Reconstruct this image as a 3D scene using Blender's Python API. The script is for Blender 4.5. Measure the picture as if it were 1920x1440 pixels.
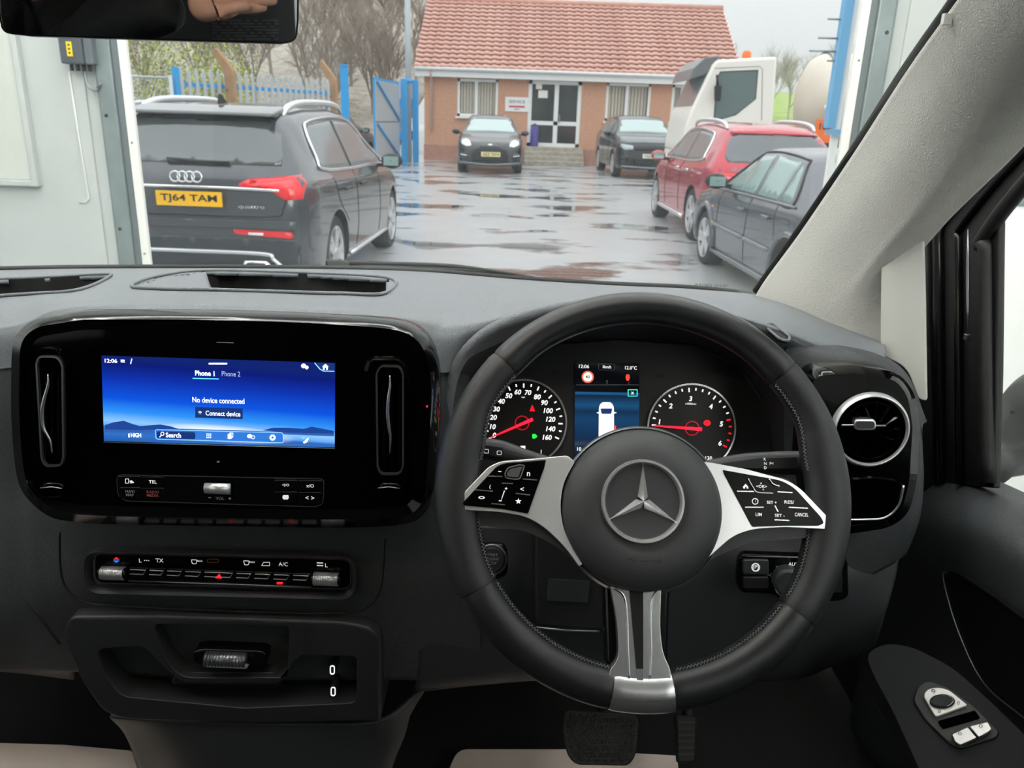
import bpy, bmesh, math, random
from mathutils import Vector, Matrix, noise
from mathutils.bvhtree import BVHTree
import bpy
scene = bpy.context.scene
for o in list(bpy.data.objects):
    bpy.data.objects.remove(o)
COL = scene.collection
RAD = math.radians
rnd = random.Random(7)

# ------------------------------------------------------------------ camera
F = 1500.0
PITCH, ROLL = RAD(18.4), RAD(1.9)
CAM = Vector((0, 0, 1.6))
cd = bpy.data.cameras.new('camera')
cd.sensor_width = 36.0
cd.lens = F / 1920 * 36.0
cd.clip_start = 0.02
cd.clip_end = 400
cd.dof.use_dof = True
cd.dof.focus_distance = 0.80
cd.dof.aperture_fstop = 15.0
cam = bpy.data.objects.new('camera', cd)
COL.objects.link(cam)
cam.matrix_world = Matrix.Translation(CAM) @ Matrix.Rotation(RAD(90) - PITCH, 4, 'X') @ Matrix.Rotation(ROLL, 4, 'Z')
scene.camera = cam
CR = cam.matrix_world.to_3x3()

# ------------------------------------------------------------------ sky: overcast, brighter towards the zenith (CIE overcast)
world = bpy.data.worlds.new('overcast_sky')
scene.world = world
world.use_nodes = True
wn = world.node_tree
wn.nodes.clear()
w_out = wn.nodes.new('ShaderNodeOutputWorld')
w_bg = wn.nodes.new('ShaderNodeBackground')
w_tc = wn.nodes.new('ShaderNodeTexCoord')
w_sep = wn.nodes.new('ShaderNodeSeparateXYZ')
w_map = wn.nodes.new('ShaderNodeMapRange')
w_map.inputs[1].default_value = 0.0
w_map.inputs[2].default_value = 1.0
w_map.inputs[3].default_value = 0.60
w_map.inputs[4].default_value = 2.0
wn.links.new(w_tc.outputs['Generated'], w_sep.inputs[0])
wn.links.new(w_sep.outputs['Z'], w_map.inputs[0])
wn.links.new(w_map.outputs[0], w_bg.inputs['Strength'])
w_bg.inputs['Color'].default_value = (0.965, 0.985, 1.0, 1)
wn.links.new(w_bg.outputs[0], w_out.inputs[0])
LED_POWER = 16.0
scene.view_settings.view_transform = 'Standard'
scene.view_settings.look = 'None'
scene.view_settings.gamma = 1.0
scene.view_settings.use_curve_mapping = False
scene.view_settings.exposure = 0.45

# ------------------------------------------------------------------ measuring helpers
def ray(px, py):
    return CR @ Vector(((px - 960) / F, -(py - 720) / F, -1.0))
def at_y(px, py, Y):
    d = ray(px, py)
    return CAM + d * (Y / d.y)
def at_z(px, py, Z=0.0):
    d = ray(px, py)
    return CAM + d * ((Z - CAM.z) / d.z)
def at_x(px, py, X):
    d = ray(px, py)
    return CAM + d * (X / d.x)

class Plane:
    """a real plane in the van: origin o, normal n (towards the seats); u to the right, v up"""
    def __init__(s, o, n, up=Vector((0, 0, 1))):
        s.o = Vector(o); s.n = Vector(n).normalized()
        s.u = up.cross(s.n).normalized(); s.v = s.n.cross(s.u).normalized()
    def pt(s, px, py, off=0.0):
        d = ray(px, py); o = s.o + s.n * off
        return CAM + d * ((o - CAM).dot(s.n) / d.dot(s.n))
    def uv(s, px, py, off=0.0):
        q = s.pt(px, py, off) - s.o
        return q.dot(s.u), q.dot(s.v)
    def w(s, u, v, off=0.0):
        return s.o + s.u * u + s.v * v + s.n * off
    def px(s, px, py):      # metres per pixel at this place
        return (s.pt(px + 5, py) - s.pt(px - 5, py)).length / 10

# ------------------------------------------------------------------ materials
def lin(c):
    if isinstance(c, str):
        c = tuple(int(c[i:i + 2], 16) / 255 for i in (0, 2, 4))
    return tuple((v / 12.92 if v <= 0.04045 else ((v + 0.055) / 1.055) ** 2.4) for v in c) + (1.0,)
MATS = {}
def mat(name, color='808080', rough=0.5, metal=0.0, bump=None, vary=None, coat=0.0, spec=0.5, emit=None, estr=1.0, alpha=None, trans=0.0, ior=1.45):
    """procedural principled material; bump=(kind, scale, strength, distance), vary=(scale, colour2, amount)"""
    if name in MATS:
        return MATS[name]
    m = bpy.data.materials.new(name); m.use_nodes = True
    nt = m.node_tree; b = nt.nodes['Principled BSDF']
    b.inputs['Base Color'].default_value = lin(color)
    b.inputs['Roughness'].default_value = rough
    b.inputs['Metallic'].default_value = metal
    b.inputs['Specular IOR Level'].default_value = spec
    b.inputs['Coat Weight'].default_value = coat
    b.inputs['Coat Roughness'].default_value = 0.03
    b.inputs['IOR'].default_value = ior
    b.inputs['Transmission Weight'].default_value = trans
    if emit:
        b.inputs['Emission Color'].default_value = lin(emit)
        b.inputs['Emission Strength'].default_value = estr
    tc = nt.nodes.new('ShaderNodeTexCoord')
    if vary:
        n = nt.nodes.new('ShaderNodeTexNoise'); n.inputs['Scale'].default_value = vary[0]; n.inputs['Detail'].default_value = 6
        mx = nt.nodes.new('ShaderNodeMixRGB'); mx.inputs[1].default_value = lin(color); mx.inputs[2].default_value = lin(vary[1])
        mp = nt.nodes.new('ShaderNodeMapRange'); mp.inputs[1].default_value = 0.35; mp.inputs[2].default_value = 0.65
        mp.inputs[4].default_value = vary[2]
        nt.links.new(tc.outputs['Object'], n.inputs['Vector']); nt.links.new(n.outputs['Fac'], mp.inputs[0])
        nt.links.new(mp.outputs[0], mx.inputs[0]); nt.links.new(mx.outputs[0], b.inputs['Base Color'])
    if bump:
        kind, sc, st, di = bump
        bp = nt.nodes.new('ShaderNodeBump'); bp.inputs['Strength'].default_value = st; bp.inputs['Distance'].default_value = di
        if kind == 'leather':
            v = nt.nodes.new('ShaderNodeTexVoronoi'); v.feature = 'DISTANCE_TO_EDGE'; v.inputs['Scale'].default_value = sc
            nn = nt.nodes.new('ShaderNodeTexNoise'); nn.inputs['Scale'].default_value = sc * 0.5
            mxv = nt.nodes.new('ShaderNodeMixRGB'); mxv.inputs[0].default_value = 0.012
            nt.links.new(tc.outputs['Object'], nn.inputs['Vector'])
            nt.links.new(tc.outputs['Object'], mxv.inputs[1]); nt.links.new(nn.outputs['Color'], mxv.inputs[2])
            nt.links.new(mxv.outputs[0], v.inputs['Vector']); nt.links.new(v.outputs['Distance'], bp.inputs['Height'])
        else:
            n = nt.nodes.new('ShaderNodeTexNoise'); n.inputs['Scale'].default_value = sc; n.inputs['Detail'].default_value = 3
            nt.links.new(tc.outputs['Object'], n.inputs['Vector']); nt.links.new(n.outputs['Fac'], bp.inputs['Height'])
        nt.links.new(bp.outputs[0], b.inputs['Normal'])
    MATS[name] = m
    return m

# ------------------------------------------------------------------ object helpers
def link(name, me, m=None, parent=None, smooth=True):
    o = bpy.data.objects.new(name, me); COL.objects.link(o)
    if m is not None and len(me.materials) == 0:
        me.materials.append(m)
    if parent is not None:
        o.parent = parent
        o.matrix_parent_inverse = parent_world(parent).inverted()
    if smooth:
        me.shade_smooth()
    return o
def parent_world(p):
    w = p.matrix_basis.copy()
    if p.parent is not None:
        w = parent_world(p.parent) @ p.matrix_parent_inverse @ w
    return w
def tag(o, label=None, cat=None, group=None, kind=None):
    if label: o['label'] = label
    if cat: o['category'] = cat
    if group: o['group'] = group
    if kind: o['kind'] = kind
    return o
def thing(name, label, cat, loc=(0, 0, 0), rz=0.0, group=None, kind=None):
    o = bpy.data.objects.new(name, None); COL.objects.link(o)
    o.empty_display_size = 0.05
    o.location = loc; o.rotation_euler = (0, 0, rz)
    return tag(o, label, cat, group, kind)
def sharp(o, ang=32):
    o.data.set_sharp_from_angle(angle=RAD(ang))
    return o
def bev(o, w, seg=2, ang=35):
    md = o.modifiers.new('bevel', 'BEVEL'); md.width = w; md.segments = seg; md.limit_method = 'ANGLE'; md.angle_limit = RAD(ang)
    md.harden_normals = False
    return o
def solid(o, t, off=-1.0):
    md = o.modifiers.new('solid', 'SOLIDIFY'); md.thickness = t; md.offset = off
    return o
def mesh_from(verts, faces):
    me = bpy.data.meshes.new('m'); me.from_pydata([tuple(v) for v in verts], [], faces); me.update()
    return me
def new_bm(bm):
    me = bpy.data.meshes.new('m'); bmesh.ops.recalc_face_normals(bm, faces=bm.faces); bm.to_mesh(me); bm.free()
    return me
def add_box(bm, c, s, M=None):
    M = M or Matrix.Identity(4)
    vs = []
    for dx in (-.5, .5):
        for dy in (-.5, .5):
            for dz in (-.5, .5):
                vs.append(bm.verts.new(M @ Vector((c[0] + dx * s[0], c[1] + dy * s[1], c[2] + dz * s[2]))))
    for f in ((0, 1, 3, 2), (4, 6, 7, 5), (0, 4, 5, 1), (2, 3, 7, 6), (0, 2, 6, 4), (1, 5, 7, 3)):
        bm.faces.new([vs[i] for i in f])
def box(name, c, s, m, parent=None, rz=0.0, bevel=0.0, M=None):
    bm = bmesh.new()
    if M is None:
        M = Matrix.Translation(Vector(c)) @ Matrix.Rotation(rz, 4, 'Z')
    else:
        M = M @ Matrix.Translation(Vector(c))
    add_box(bm, (0, 0, 0), s, M)
    o = link(name, new_bm(bm), m, parent, smooth=False)
    if bevel:
        bev(o, bevel)
    return o
def catmull(pts, n, closed=False):
    pts = [Vector(p) for p in pts]
    k = len(pts)
    out = []
    segs = k if closed else k - 1
    for i in range(n):
        t = i / n * segs if closed else i / (n - 1) * segs
        s = min(int(t), segs - 1); t -= s
        def P(j):
            if closed: return pts[j % k]
            if j < 0: return pts[0] * 2 - pts[1]
            if j >= k: return pts[-1] * 2 - pts[-2]
            return pts[j]
        p0, p1, p2, p3 = P(s - 1), P(s), P(s + 1), P(s + 2)
        out.append(0.5 * ((2 * p1) + (p2 - p0) * t + (2 * p0 - 5 * p1 + 4 * p2 - p3) * t * t + (3 * p1 - p0 - 3 * p2 + p3) * t * t * t))
    return out
def grid_mesh(G, closed_u=False):
    R_, C_ = len(G), len(G[0])
    vs = [v for r in G for v in r]; fs = []
    for i in range(R_ - 1):
        for j in range(C_ if closed_u else C_ - 1):
            k = (j + 1) % C_
            fs.append((i * C_ + j, i * C_ + k, (i + 1) * C_ + k, (i + 1) * C_ + j))
    return mesh_from(vs, fs)
def sheet(name, rows, m, parent, nu=60, nv=30, thick=0.004, off=-1.0, flip=False):
    """smooth surface through measured rows of points; thickened away from the seats"""
    R1 = [catmull(r, nu) for r in rows]
    cols = [catmull([r[j] for r in R1], nv) for j in range(nu)]
    G = [[cols[j][i] for j in range(nu)] for i in range(nv)]
    me = grid_mesh(G)
    s_ = 0.0
    for p in me.polygons: s_ += p.normal.dot(CAM - p.center) * p.area
    if (s_ < 0) != flip: me.flip_normals()
    o = link(name, me, m, parent)
    if thick: solid(o, thick, off)
    return o
def tube(name, pts, r, m, parent=None, n=8, res=None, closed=False, caps=True):
    """round tube through points; r a number or list"""
    P = [Vector(p) for p in pts]
    k = len(P)
    if res:
        P = catmull(P, res, closed)
    rs = r if isinstance(r, (list, tuple)) else [r] * k
    def rad(i):
        t = i / max(1, len(P) - 1) * (len(rs) - 1); a = min(int(t), len(rs) - 2) if len(rs) > 1 else 0
        return rs[a] + (rs[min(a + 1, len(rs) - 1)] - rs[a]) * (t - a)
    rings = []
    up = None
    N = len(P)
    for i, p in enumerate(P):
        t = (P[(i + 1) % N] - P[i - 1]) if closed else (P[min(i + 1, N - 1)] - P[max(i - 1, 0)])
        t.normalize()
        if up is None:
            up = Vector((0, 0, 1)) if abs(t.z) < .9 else Vector((1, 0, 0))
        sx = t.cross(up).normalized(); up = sx.cross(t).normalized()
        rings.append([p + (sx * math.cos(a) + up * math.sin(a)) * rad(i) for a in [2 * math.pi * q / n for q in range(n)]])
    if closed: rings.append(rings[0])
    me = grid_mesh(rings, True)
    if caps and not closed:
        bm = bmesh.new(); bm.from_mesh(me); bm.verts.ensure_lookup_table()
        bm.faces.new([bm.verts[q] for q in range(n)][::-1]); bm.faces.new([bm.verts[(N - 1) * n + q] for q in range(n)])
        bmesh.ops.recalc_face_normals(bm, faces=bm.faces); bm.to_mesh(me); bm.free()
    return link(name, me, m, parent)
def rounded(pts, r, seg=5):
    """2-D polygon with rounded corners; r a number or one per corner"""
    out = []; k = len(pts)
    rs = r if isinstance(r, (list, tuple)) else [r] * k
    for i in range(k):
        p = Vector(pts[i]); a = Vector(pts[i - 1]) - p; b = Vector(pts[(i + 1) % k]) - p
        q = min(rs[i], a.length * .49, b.length * .49)
        if q <= 0:
            out.append(tuple(p)); continue
        p0 = p + a.normalized() * q; p1 = p + b.normalized() * q
        for s in range(seg + 1):
            t = s / seg
            out.append(tuple(p0 * (1 - t) ** 2 + p * 2 * t * (1 - t) + p1 * t * t))
    return out
def rect(x0, y0, x1, y1, r=0, seg=5):
    return rounded([(x0, y0), (x1, y0), (x1, y1), (x0, y1)], r, seg)
def ell(cx, cy, rx, ry=None, n=40, a0=0):
    ry = ry or rx
    return [(cx + rx * math.cos(a0 + 2 * math.pi * i / n), cy + ry * math.sin(a0 + 2 * math.pi * i / n)) for i in range(n)]
def prism(pts3, vec):
    """closed prism: polygon pts3 is the seat-side face, vec goes into depth"""
    n = len(pts3); v = [Vector(p) for p in pts3]
    bm = bmesh.new()
    a = [bm.verts.new(p) for p in v]; b = [bm.verts.new(p + vec) for p in v]
    bm.faces.new(a); bm.faces.new(b[::-1])
    for i in range(n):
        bm.faces.new((a[i], b[i], b[(i + 1) % n], a[(i + 1) % n]))
    return new_bm(bm)
def plate(name, poly, pl, off, thick, m, parent=None, bevel=0.0, seg=2):
    """solid plate: outline measured on the photograph, standing on plane pl, front face at off"""
    pts = [pl.pt(x, y, off) for x, y in poly]
    o = link(name, prism(pts, -pl.n * thick), m, parent, smooth=False)
    if bevel:
        bev(o, bevel, seg)
    o.data.shade_smooth(); sharp(o, 40)
    return o
def frame(name, outer, inner, pl, off, thick, m, parent=None, bevel=0.0, off_in=None, seg=2):
    """ring-shaped plate between two outlines with equal point counts"""
    if off_in is None: off_in = off
    n = len(outer)
    A = [pl.pt(x, y, off) for x, y in outer]; B = [pl.pt(x, y, off_in) for x, y in inner]
    bm = bmesh.new()
    a = [bm.verts.new(p) for p in A]; b = [bm.verts.new(p) for p in B]
    a2 = [bm.verts.new(p - pl.n * thick) for p in A]; b2 = [bm.verts.new(p - pl.n * (thick - off + off_in)) for p in B]
    for i in range(n):
        j = (i + 1) % n
        bm.faces.new((a[i], a[j], b[j], b[i])); bm.faces.new((a2[j], a2[i], b2[i], b2[j]))
        bm.faces.new((a[j], a[i], a2[i], a2[j])); bm.faces.new((b[i], b[j], b2[j], b2[i]))
    o = link(name, new_bm(bm), m, parent, smooth=False)
    if bevel: bev(o, bevel, seg)
    o.data.shade_smooth(); sharp(o, 40)
    return o
def offset_poly(poly, d):
    """shrink (d>0) a polygon towards its inside by about d"""
    n = len(poly); out = []
    area = sum(poly[i][0] * poly[(i + 1) % n][1] - poly[(i + 1) % n][0] * poly[i][1] for i in range(n))
    sgn = 1 if area > 0 else -1
    for i in range(n):
        p0, p, p1 = Vector(poly[i - 1]), Vector(poly[i]), Vector(poly[(i + 1) % n])
        e0 = (p - p0); e1 = (p1 - p)
        if e0.length < 1e-6: e0 = e1
        if e1.length < 1e-6: e1 = e0
        e0.normalize(); e1.normalize()
        n0 = Vector((-e0.y, e0.x)) * sgn; n1 = Vector((-e1.y, e1.x)) * sgn
        nn = n0 + n1
        nn = nn / max(0.4, nn.length_squared / 2) if nn.length > 1e-6 else n0
        out.append(tuple(p + nn * d))
    return out
def carve(o, cutters):
    """cut real recesses into a plate; cutters are closed meshes"""
    for me in cutters:
        c = bpy.data.objects.new('cut', me); COL.objects.link(c)
        b = o.modifiers.new('b', 'BOOLEAN'); b.object = c; b.operation = 'DIFFERENCE'; b.solver = 'EXACT'
    bpy.context.view_layer.update()
    me = bpy.data.meshes.new_from_object(o.evaluated_get(bpy.context.evaluated_depsgraph_get()))
    for b in list(o.modifiers):
        if b.type == 'BOOLEAN': bpy.data.objects.remove(b.object)
    o.modifiers.clear()
    o.data = me
    return sharp(o, 35)
def lathe(name, prof, m, parent=None, n=40, M=None, closed=False, a0=0, a1=2 * math.pi):
    """profile (r, h) turned about local z"""
    M = M or Matrix.Identity(4)
    rings = []
    full = abs(a1 - a0 - 2 * math.pi) < 1e-6
    for r, h in (prof + [prof[0]] if closed else prof):
        rings.append([M @ Vector((r * math.cos(a), r * math.sin(a), h)) for a in [a0 + (a1 - a0) * i / (n if full else n - 1) for i in range(n)]])
    me = grid_mesh(rings, full)
    bm = bmesh.new(); bm.from_mesh(me); bmesh.ops.remove_doubles(bm, verts=bm.verts, dist=1e-5)
    bmesh.ops.recalc_face_normals(bm, faces=bm.faces); bm.to_mesh(me); bm.free()
    return sharp(link(name, me, m, parent), 40)
def frameM(o, u, v, n):
    return Matrix(((u.x, v.x, n.x, o.x), (u.y, v.y, n.y, o.y), (u.z, v.z, n.z, o.z), (0, 0, 0, 1)))
def text_mesh(s, bold=0.0, ext=0.0, shear=0.0):
    c = bpy.data.curves.new('t', 'FONT'); c.body = s; c.align_x = 'CENTER'; c.align_y = 'CENTER'
    c.size = 1.0; c.offset = bold; c.extrude = ext; c.resolution_u = 3; c.shear = shear
    o = bpy.data.objects.new('t', c); COL.objects.link(o)
    bpy.context.view_layer.update()
    me = bpy.data.meshes.new_from_object(o.evaluated_get(bpy.context.evaluated_depsgraph_get()))
    bpy.data.objects.remove(o); bpy.data.curves.remove(c)
    return me
def text_at(name, s, M, h, w, m, parent=None, bold=0.01, thick=0.0002, shear=0.0):
    """flat print: letters in cap height h and total width w (metres, or None), on local xy of M"""
    me = text_mesh(s, bold, 0.0, shear)
    xs = [v.co.x for v in me.vertices]; ys = [v.co.y for v in me.vertices]
    if not xs: return None
    sy = h / (max(ys) - min(ys)); sx = (w / (max(xs) - min(xs))) if w else sy
    cx, cy = (max(xs) + min(xs)) / 2, (max(ys) + min(ys)) / 2
    for v in me.vertices:
        v.co = M @ Vector(((v.co.x - cx) * sx, (v.co.y - cy) * sy, 0))
    me.materials.clear()
    return link(name, me, m, parent, smooth=False)
def text_px(name, s, pl, cx, cy, hpx, m, parent=None, off=0.0005, wpx=None, bold=0.01, shear=0.0):
    o = pl.pt(cx, cy, off); k = pl.px(cx, cy)
    kv = (pl.pt(cx, cy - 5) - pl.pt(cx, cy + 5)).length / 10
    return text_at(name, s, frameM(o, pl.u, pl.v, pl.n), hpx * kv, wpx * k if wpx else None, m, parent, bold, shear=shear)
# ================================================================== materials of the yard
M_WALL = mat('garage_white', 'bcc0c0', 0.45, vary=(3, 'b2b8b6', .6))
M_GALV = mat('galvanised_steel', '8f9a9c', 0.42, 0.55, vary=(9, '7b8789', .7))
M_STRIP = mat('white_strip', 'e4e4e0', 0.4)
M_SCREW = mat('screw_dark', '3a3c3e', 0.4, .6)
M_BRICK = mat('brick_wall', 'd3a184', 0.85, vary=(14, 'c08c70', .8), bump=('noise', 30, .3, .01))
M_BRICK2 = mat('brick_base', 'b98a78', 0.85, vary=(10, 'a8786a', .8))
M_UPVC = mat('white_upvc', 'eeefee', 0.3)
M_TILE = mat('roof_tile', 'd0a091', 0.7, vary=(2.5, 'c08d7f', .8))
M_PANE = mat('window_glass', '3c4446', 0.05, spec=.8)
M_PANE_D = mat('door_glass', '22282c', 0.05, spec=.7)
M_BLIND = mat('blind_cloth', 'dcd3c2', 0.8)
M_BLUE = mat('blue_paint', '2f9fe0', 0.45)
M_PALE = mat('palisade_grey', 'b9bfc2', 0.5, .3)
M_CONC = mat('concrete_tan', 'b08c6c', 0.85, vary=(6, '9c7b5e', .8))
M_STEP = mat('step_concrete', 'b3ab9f', 0.8, vary=(6, '8f887d', .7))
M_TYRE = mat('tyre_rubber', '26272a', 0.75)
M_ALLOY = mat('alloy_wheel', 'd5d6d8', 0.3, .75)
M_CHROME = mat('bright_chrome', 'e8eaec', 0.12, 1.0)
M_SATIN = mat('satin_rail', 'dcdfe2', 0.3, .7)
M_CARGLASS = mat('car_glass', '747c7e', 0.12, spec=.4)  # light grey base stands in for sky reflected in the windows
M_CARGLASS_T = mat('car_glass_teal', '86a19e', 0.08, spec=.7, coat=.3)
M_BLACKPL = mat('black_plastic', '1b1c1f', 0.5)
M_GLOSSK = mat('gloss_black_car', '0e0f11', 0.12, coat=.4)
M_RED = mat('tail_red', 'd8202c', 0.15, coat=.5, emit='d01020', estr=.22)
M_PLATE_Y = mat('plate_yellow', 'ffc400', 0.4)
M_PLATE_W = mat('plate_white', 'f2f0e4', 0.4)
M_PLATE_P = mat('plate_pale_yellow', 'efe3a4', 0.4)
M_PRINT = mat('print_black', '101113', 0.5)
M_LAMP = mat('headlamp_clear', 'e9eef2', 0.1, coat=.6, emit='ffffff', estr=.06)
M_AMBER = mat('amber_lens', 'e58a2e', 0.2)

# wet tarmac: damp surface with standing water in the low places
def wet_tarmac():
    m = bpy.data.materials.new('wet_tarmac'); m.use_nodes = True
    nt = m.node_tree; b = nt.nodes['Principled BSDF']
    tc = nt.nodes.new('ShaderNodeTexCoord'); mp = nt.nodes.new('ShaderNodeMapping')
    mp.inputs['Scale'].default_value = (0.55, 0.85, 1.0)
    n = nt.nodes.new('ShaderNodeTexNoise'); n.inputs['Scale'].default_value = 1.05; n.inputs['Detail'].default_value = 6; n.inputs['Roughness'].default_value = .55
    r = nt.nodes.new('ShaderNodeMapRange'); r.inputs[1].default_value = .535; r.inputs[2].default_value = .60; r.clamp = True
    nt.links.new(tc.outputs['Object'], mp.inputs[0]); nt.links.new(mp.outputs[0], n.inputs['Vector']); nt.links.new(n.outputs['Fac'], r.inputs[0])
    n2 = nt.nodes.new('ShaderNodeTexNoise'); n2.inputs['Scale'].default_value = 1.3; n2.inputs['Detail'].default_value = 8
    nt.links.new(tc.outputs['Object'], n2.inputs['Vector'])
    c1 = nt.nodes.new('ShaderNodeMixRGB'); c1.inputs[1].default_value = lin('9b9d9f'); c1.inputs[2].default_value = lin('b0b2b3')
    nt.links.new(n2.outputs['Fac'], c1.inputs[0])
    c2 = nt.nodes.new('ShaderNodeMixRGB'); c2.inputs[2].default_value = lin('4a4847')
    nt.links.new(r.outputs[0], c2.inputs[0]); nt.links.new(c1.outputs[0], c2.inputs[1]); nt.links.new(c2.outputs[0], b.inputs['Base Color'])
    rr = nt.nodes.new('ShaderNodeMapRange'); rr.inputs[3].default_value = .24; rr.inputs[4].default_value = .02
    nt.links.new(r.outputs[0], rr.inputs[0]); nt.links.new(rr.outputs[0], b.inputs['Roughness'])
    n3 = nt.nodes.new('ShaderNodeTexNoise'); n3.inputs['Scale'].default_value = 60; n3.inputs['Detail'].default_value = 4
    nt.links.new(tc.outputs['Object'], n3.inputs['Vector'])
    bp = nt.nodes.new('ShaderNodeBump'); bp.inputs['Distance'].default_value = .006
    st = nt.nodes.new('ShaderNodeMapRange'); st.inputs[3].default_value = .5; st.inputs[4].default_value = 0.0
    nt.links.new(r.outputs[0], st.inputs[0]); nt.links.new(st.outputs[0], bp.inputs['Strength'])
    nt.links.new(n3.outputs['Fac'], bp.inputs['Height']); nt.links.new(bp.outputs[0], b.inputs['Normal'])
    b.inputs['Specular IOR Level'].default_value = .6
    return m

# ================================================================== ground, garage shell
def slab(name, x0, x1, y0, y1, z0, z1, m, kind='structure'):
    o = box(name, ((x0 + x1) / 2, (y0 + y1) / 2, (z0 + z1) / 2), (x1 - x0, y1 - y0, z1 - z0), m)
    o['kind'] = kind
    return o
slab('floor', -4.2, 2.8, -6.2, 4.12, -.2, 0, mat('garage_concrete', '8d8f8e', .5, vary=(2, '7c7e7d', .8)))
yard = slab('ground', -60, 60, 4.12, 140, -.2, 0, wet_tarmac())
yard['label'] = 'wet tarmac yard with standing puddles'
DOOR_Y = 4.0
XL, XR = -1.83, 1.52
wl = slab('wall_front', -4.2, XL - .10, DOOR_Y, DOOR_Y + .12, 0, 3.6, M_WALL)
wr = slab('wall_front_side', XR + .10, 2.8, DOOR_Y, DOOR_Y + .12, 0, 3.6, M_WALL); wr.name = 'wall_front_2'
slab('wall_front_3', XL - .10, XR + .10, DOOR_Y, DOOR_Y + .12, 3.1, 3.6, M_WALL)
slab('wall_right', 2.65, 2.8, -6.2, DOOR_Y, 0, 3.6, M_WALL)
slab('wall_left', -4.2, -4.05, -6.2, DOOR_Y, 0, 3.6, M_WALL)
slab('wall_back', -4.05, 2.65, -6.2, -6.05, 0, 3.6, M_WALL)
slab('ceiling', -4.2, 2.8, -6.2, 4.12, 3.6, 3.7, M_WALL)
# panel joints on the front wall are real grooves between cladding sheets
def cladding(wall, x0, x1, n):
    w = (x1 - x0) / n
    for i in range(n):
        box('cladding_panel', (x0 + w * (i + .5), DOOR_Y - .006, 1.8), (w - .006, .012, 3.6), M_WALL, wall, bevel=.002)
cladding(wl, -4.05, XL - .22, 2)
cladding(wr, XR + .22, 2.65, 1)
# steel guide rails with white strip on both sides of the roller-door opening
def guide(side):
    s = -1 if side == 'l' else 1
    x = XL if side == 'l' else XR
    t = thing('door_guide_rail', 'galvanised roller-door guide rail with white edge strip, ' + ('beside the control box' if s < 0 else 'on the windscreen pillar side'), 'door rail', (x, DOOR_Y, 0), group='roller door guide rails')
    box('edge_strip', (x + s * .020, DOOR_Y - .015, 1.55), (.040, .03, 3.1), M_STRIP, t, bevel=.004)
    box('guide_channel', (x + s * .058, DOOR_Y - .012, 1.55), (.03, .024, 3.1), mat('guide_channel_grey', '6d777a', .5, .4), t, bevel=.003)  # channel is a darker grey than the steel face
    box('steel_face', (x + s * .112, DOOR_Y - .02, 1.55), (.078, .04, 3.1), M_GALV, t, bevel=.006)
    box('steel_flange', (x + s * .158, DOOR_Y - .008, 1.55), (.014, .016, 3.1), M_GALV, t, bevel=.003)
    for z in (.65, 1.02, 1.55, 2.02, 2.5):
        bm = bmesh.new(); bmesh.ops.create_cone(bm, cap_ends=True, segments=10, radius1=.009, radius2=.007, depth=.006)
        bmesh.ops.transform(bm, matrix=Matrix.Translation((x + s * .125, DOOR_Y - .042, z)) @ Matrix.Rotation(RAD(90), 4, 'X'), verts=bm.verts)
        link('bolt', new_bm(bm), M_SCREW, t)
        bm = bmesh.new(); bmesh.ops.create_cone(bm, cap_ends=True, segments=8, radius1=.006, radius2=.005, depth=.004)
        bmesh.ops.transform(bm, matrix=Matrix.Translation((x + s * .022, DOOR_Y - .031, z - .12)) @ Matrix.Rotation(RAD(90), 4, 'X'), verts=bm.verts)
        link('screw', new_bm(bm), M_GALV, t)
guide('l'); guide('r')
# raised wall board, cable line and the door control box on the left
bd = thing('wall_board', 'pale raised rectangular board with shadow frame on the left garage wall', 'board', (-2.8, DOOR_Y, 1.2))
box('board', (-2.90, DOOR_Y - .028, 1.9), (1.10, .03, 1.32), mat('board_cream', 'c6cac4', .5), bd, bevel=.004)
for a in ((-2.338, 1.9, .03, 1.38), ):
    box('edge_frame', (a[0], DOOR_Y - .032, a[1]), (a[2], .045, a[3]), M_WALL, bd, bevel=.006)
box('edge_frame', (-2.90, DOOR_Y - .032, 1.225), (1.10, .045, .03), M_WALL, bd, bevel=.006)
cw = [(-2.115, DOOR_Y - .018, 1.74), (-2.11, DOOR_Y - .018, 1.45), (-2.10, DOOR_Y - .018, 1.16), (-2.12, DOOR_Y - .018, 1.14), (-2.15, DOOR_Y - .018, 1.14)]
tag(tube('wall_cable', cw, .004, M_STRIP, n=6), 'thin white cable clipped down the wall below the control box', 'cable')
cb = thing('door_control_box', 'dark grey door control box with yellow label on the garage wall', 'control box', (-2.030, DOOR_Y - .05, 1.75))
M_CBX = mat('control_box_grey', '4a5058', .5)
box('housing', (-2.055, DOOR_Y - .055, 1.90), (.105, .08, .26), M_CBX, cb, bevel=.008)
box('side_module', (-1.982, DOOR_Y - .05, 1.90), (.038, .07, .26), mat('control_box_side', '5d646c', .45), cb, bevel=.006)
lb = box('label_sticker', (-2.058, DOOR_Y - .097, 1.833), (.024, .004, .062), mat('label_yellow', 'f0cf10', .5), cb)
for i in range(3):
    box('print_mark', (-2.058, DOOR_Y - .0995, 1.816 + .017 * i), (.009, .001, .008), M_PRINT, lb)
for i in range(4):
    bm = bmesh.new(); bmesh.ops.create_cone(bm, cap_ends=True, segments=10, radius1=.009, radius2=.008, depth=.03)
    bmesh.ops.transform(bm, matrix=Matrix.Translation((-2.080 + .028 * i, DOOR_Y - .055, 1.757)), verts=bm.verts)
    link('cable_gland', new_bm(bm), M_SCREW, cb)
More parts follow.
